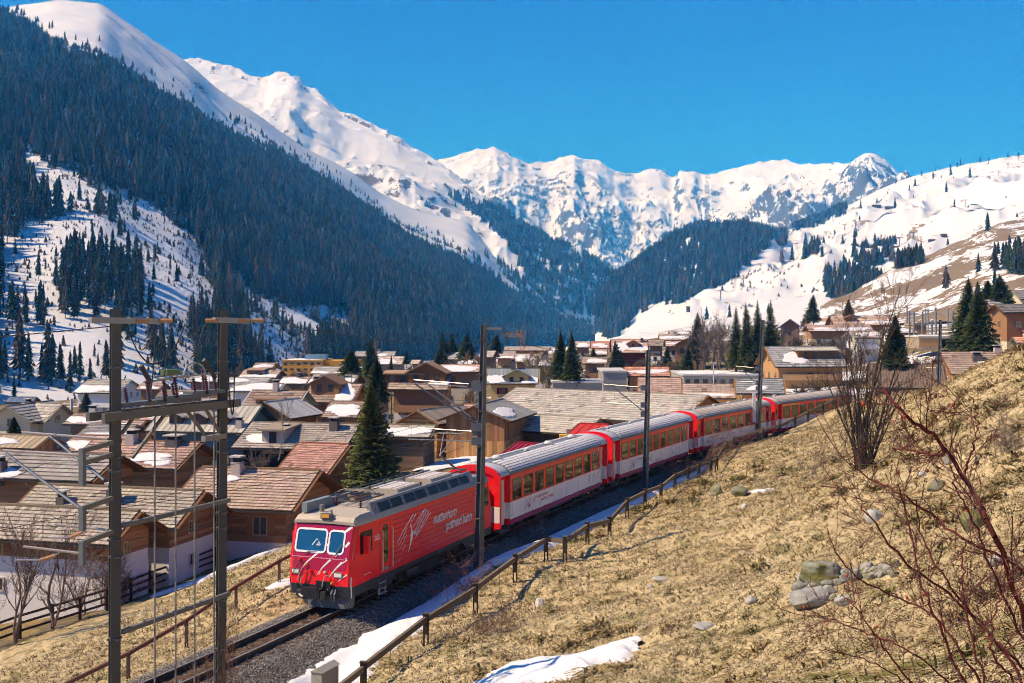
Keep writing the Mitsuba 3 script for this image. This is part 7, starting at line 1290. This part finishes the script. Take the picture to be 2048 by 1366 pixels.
# ---- tower crane
ck = new('tower_crane'); tag(ck, 'orange tower crane above the roofs right of the tall mast', 'crane'); Yc = 380; OR = (.62, .22, .03)
def lattice(mb, a, b, w, n):
    a, b = np.asarray(a, float), np.asarray(b, float); d = nrm(b - a); u = nrm(np.cross(d, [0, 1, .01])); v = np.cross(d, u)
    for s, t in ((1, 1), (1, -1), (-1, 1), (-1, -1)): mb.beam(a + (u * s + v * t) * w / 2, b + (u * s + v * t) * w / 2, .14, .14, OR)
    for i in range(n):
        p, q = a + (b - a) * i / n, a + (b - a) * (i + 1) / n; s = 1 if i % 2 else -1
        for f_ in (-1, 1): mb.beam(p + u * s * w / 2 + v * f_ * w / 2, q - u * s * w / 2 + v * f_ * w / 2, .1, .1, OR)
c0, c1_, c2 = P(1045, 705, Yc), P(1046, 672, Yc), P(1008, 669, Yc)
mb = MB(); lattice(mb, c0, P(1046, 662, Yc), 1.3, 9); mb.put(ck + '__mast'); mb = MB(); lattice(mb, c1_, c2, 1.0, 9); mb.put(ck + '__jib'); mb = MB(); mb.beam(P(1046, 662, Yc), P(1034, 661, Yc), .15, .15, OR); mb.beam(P(1034, 661, Yc), P(1012, 669, Yc), .1, .1, OR); mb.beam(P(1034, 661, Yc), P(1034, 672, Yc), .3, .3, OR); mb.beam(P(1046, 662, Yc), P(1036, 672, Yc), .12, .12, OR); mb.put(ck + '__tie_bars')
# ---- masts of the railway yard on the right
for i, (x, yt, yb, Y) in enumerate(((1814, 611, 650, 300), (1819, 622, 662, 250), (1828, 623, 668, 245), (1845, 623, 670, 240), (1851, 617, 655, 330), (1856, 617, 655, 320), (1871, 615, 668, 255), (1872, 623, 668, 250), (1896, 615, 645, 340), (1906, 622, 672, 230), (1967, 616, 650, 250), (1864, 642, 670, 240))):
    k = new('yard_mast'); tag(k, f'{("thin", "short", "slim", "pale", "distant", "far", "stout", "plain", "lone", "tall", "rightmost", "stubby")[i]} grey post among the railway yard masts on the right', 'mast', 'masts of the railway yard'); mb = MB(); b, t = P(x, yb, Y), P(x, yt, Y); mb.beam([b[0], b[1], min(b[2], float(gz_at(b[0], b[1]))) - .3], t, .3, .3, (.27, .29, .30), up=np.array([1.0, 0, 0])); mb.put(k)
    mb = MB(); mb.beam(t - UP * .6 + np.array([-1.2, 0, 0]), t - UP * .5 + np.array([1.2, 0, 0]), .1, .1, (.27, .29, .30)); mb.put(k + '__arm')
# ---- street lamps, summit crosses of the village
for x, yt, yb, Y, lab in ((1427, 725, 752, 200, 'pale street lamp in front of the school building'), (418, 738, 770, 235, 'street lamp right of the left gantry masts'), (101, 797, 815, 230, 'white wayside cross behind the beige house, left one'), (143, 797, 815, 232, 'white wayside cross behind the beige house, right one')):
    k = new('street_lamp' if 'lamp' in lab else 'cross'); tag(k, lab, 'street lamp' if 'lamp' in lab else 'cross'); mb = MB(); b, t = P(x, yb, Y), P(x, yt, Y); b[2] = min(b[2], float(gz_at(b[0], b[1]))); mb.tube([b, t], .1 if 'lamp' in lab else .28, (.6, .6, .6), 6); mb.put(k + '__post'); mb = MB(); s = .5 if 'lamp' in lab else 1.3; mb.beam(t + np.array([-s, 0, -.05 if 'lamp' in lab else -.7]), t + np.array([s, 0, -.05 if 'lamp' in lab else -.7]), .25, .2, (.6, .58, .55)); mb.put(k + ('__lamp' if 'lamp' in lab else '__arm'))
ORD = 'first second third fourth fifth sixth seventh eighth ninth tenth eleventh twelfth thirteenth fourteenth fifteenth sixteenth seventeenth eighteenth nineteenth twentieth'.split()
# ---- huts and lift pylons on the snow fields
def on_sheet(sh, px, py):
    w = sh.W.reshape(-1, 3); a, b = proj(w); return w[np.argmin((a - px) ** 2 + (b - py) ** 2)]
HUTS = ((1752, 414, 16), (1768, 412, 22), (1778, 418, 14), (1808, 411, 10), (1814, 413, 8), (1658, 450, 6), (1669, 450, 6), (1700, 447, 6), (1786, 432, 6), (1573, 466, 12), (1605, 469, 9), (1822, 472, 12), (1862, 483, 12), (1888, 476, 12), (1900, 480, 10), (1792, 498, 20), (1380, 616, 14), (1396, 618, 12), (1412, 617, 16), (1430, 619, 12), (1446, 620, 14), (1668, 540, 7), (1690, 524, 6))
far_row, hut_row = sorted(q[0] for q in HUTS if q[0] < 1460), sorted(q[0] for q in HUTS if q[0] > 1460)
for i, (x, y, w_) in enumerate(HUTS):
    p = on_sheet(rs if x > 1460 or x < 1375 else rs, x, y) if not 1375 < x < 1460 else P(x, y + 3, 1420); m = p[1] / F; L_ = w_ * m; k = new('hut'); tag(k, f'{ORD[hut_row.index(x)]} dark mountain hut from the left on the far snow fields' if x > 1460 else f'{ORD[far_row.index(x)]} dark house from the left in the far row on the valley floor', 'hut', 'mountain huts on the snow fields' if x > 1460 else 'row of far houses on the valley floor'); h_ = max(2.6, L_ * .28); dp = L_ * .6
    mb = MB(); mb.box(p + UP * (h_ / 2 - 1.5), (L_, dp, h_ + 3), (.10, .075, .06)); mb.put(k + '__wall'); mb = MB(); mb.prism([(-dp * .62, 0), (dp * .62, 0), (0, dp * .3)], -L_ * .55, L_ * .55, lambda a, u, b: p + np.array([u, a, h_ - .05 + b]), (.16, .13, .115) if i % 3 else (.6, .6, .62)); mb.put(k + '__roof')
for i, (x, y) in enumerate(((2036, 322), (2015, 338), (1998, 354), (1978, 366), (1962, 380), (1932, 415), (1903, 445), (1882, 463), (1748, 435), (1720, 445), (1690, 460), (1652, 476), (1625, 486), (1592, 500), (1562, 518), (1522, 545), (1486, 575), (1440, 600), (1800, 492), (1828, 482))):
    p = on_sheet(rs if y < 590 else rs, x, y); h_ = 11.0; k = new('lift_pylon'); tag(k, f'{ORD[i]} T-shaped lift pylon counted down from the right skyline' if i < 18 else f'{ORD[i - 18]} lift pylon of the short line low on the right', 'pylon', 'ski lift pylons'); mb = MB(); mb.beam(p - UP * 3, p + UP * h_, .9, .9, (.2, .19, .19), up=np.array([1.0, 0, 0])); mb.put(k + '__post'); mb = MB(); mb.beam(p + UP * h_ - np.array([4.5, 0, 0]), p + UP * h_ + np.array([4.5, 0, 0]), .9, .9, (.2, .19, .19)); mb.put(k + '__arm')

# ---- the yellow cabin standing behind the first coach
yk = new('yellow_cabin'); tag(yk, 'small yellow machine cabin with two dark windows behind the first coach', 'machine'); yp = P(1119, 884, 98); MY = lambda a, z, h: yp + np.array([a, -h, z])
mb = MB(); mb.box(MY(.37, .1, -.35), (.74, .7, .95), (.70, .43, .02)); mb.put(yk + '__body', 'satin')
for a in (.2, .54): mb = MB(); plate(mb, sbox(a - .11, .12, a + .11, .42), MY, .02, WHITE); mb.put(sub(yk, 'pane'), 'house_glass')
mb = MB(); mb.box(MY(.72, .75, -.4), (.28, .28, .55), (.36, .22, .2)); mb.put(yk + '__exhaust_box', 'satin')
# ---- grass
def grass(key, xy, size, cols, lab, seed, blades=5):
    r = np.random.default_rng(seed); n = len(xy); z = gz_at(xy[:, 0], xy[:, 1]); base = np.repeat(np.c_[xy, z], blades, 0); m = n * blades; s = np.repeat(size, blades)
    base[:, :2] += r.normal(0, .4, (m, 2)) * s[:, None]; base[:, 2] = gz_at(base[:, 0], base[:, 1]) - .01
    comb = np.array([-.45, -.55, 0]); a = r.uniform(0, 6.28, m); d = np.c_[np.cos(a), np.sin(a), 0 * a] * .8 + comb; L = s * r.uniform(.6, 1.5, m); w = s * .11 * r.uniform(.6, 1.3, m); sd_ = nrm(np.c_[-d[:, 1], d[:, 0], 0 * a]); h = r.uniform(.2, .75, m)
    mid = base + d * (L * .45)[:, None] + UP * (L * h * .62)[:, None]; tip = base + d * L[:, None] + UP * (L * h * .55)[:, None]
    V = np.stack([base - sd_ * w[:, None], base + sd_ * w[:, None], mid - sd_ * w[:, None] * .7, mid + sd_ * w[:, None] * .7, tip], 1); f = np.array([[0, 1, 3], [0, 3, 2], [2, 3, 4]])
    pc = fb(np.c_[base[:, :2] * .55, 0 * a], 3, 8)[:, None]; pk = np.asarray(cols)[(np.clip((pc[:, 0] - .3) / .4, 0, .999) * .6 * len(cols) + r.random(m) * .4 * len(cols)).astype(int) % len(cols)]
    C = pk * r.uniform(.65, 1.3, (m, 1)); scene[key] = mikit.ply((V.reshape(-1, 3), (f[None] + (np.arange(m) * 5)[:, None, None]).reshape(-1, 3)), 'needles', color=np.repeat(C, 5, 0)); tag(key, lab, 'grass', kind='stuff')
gr_ = np.random.default_rng(33); m = 62000; Yg = np.exp(gr_.uniform(math.log(11), math.log(105), m)); ug = gr_.uniform(-.45, .45, m); xy = np.c_[ug * Yg, Yg]
d_, sd_all = side_of(xy); keep = ((sd_all > 2.9) & (gr_.random(m) < .9)) | ((sd_all < -2.9) & (sd_all > -12) & (Yg < 72)); xy, Yk = xy[keep], Yg[keep]
ob = np.array(COVERED); kd = cKDTree(ob[:, :2]); free = np.ones(len(xy), bool)
for i, q in enumerate(kd.query_ball_point(xy, 2.5)):
    if q and (np.hypot(*(ob[q, :2] - xy[i]).T) < ob[q, 2]).any(): free[i] = False
xy, Yk = xy[free], Yk[free]
STRAW = [(.17, .165, .065), (.30, .26, .13), (.40, .325, .185), (.50, .41, .245), (.59, .485, .30), (.45, .365, .215), (.53, .435, .26), (.33, .255, .14)]
grass('dry_grass_blades', xy, (.10 + .0026 * Yk) * gr_.uniform(.7, 1.3, len(xy)), STRAW, 'matted dry straw-coloured grass on the railway slopes', 34)
m = 900; Yt = np.exp(gr_.uniform(math.log(14), math.log(80), m)); xt = gr_.uniform(-.3, .45, m) * Yt; xy = np.c_[xt, Yt]; _, s2 = side_of(xy); dm, im = kd.query(xy); ok = (dm > ob[im, 2] + .25) & (s2 > 4) & (fb(np.c_[xy * .25, 0 * xt], 2, 3) > .5); xy = xy[ok]
grass('grass_tussocks', xy, (.22 + .004 * Yt[ok]) * gr_.uniform(.8, 1.4, ok.sum()), [(.15, .15, .05), (.24, .20, .08), (.33, .24, .11), (.18, .13, .06)], 'darker olive and brown grass tussocks on the slope', 35, 26)
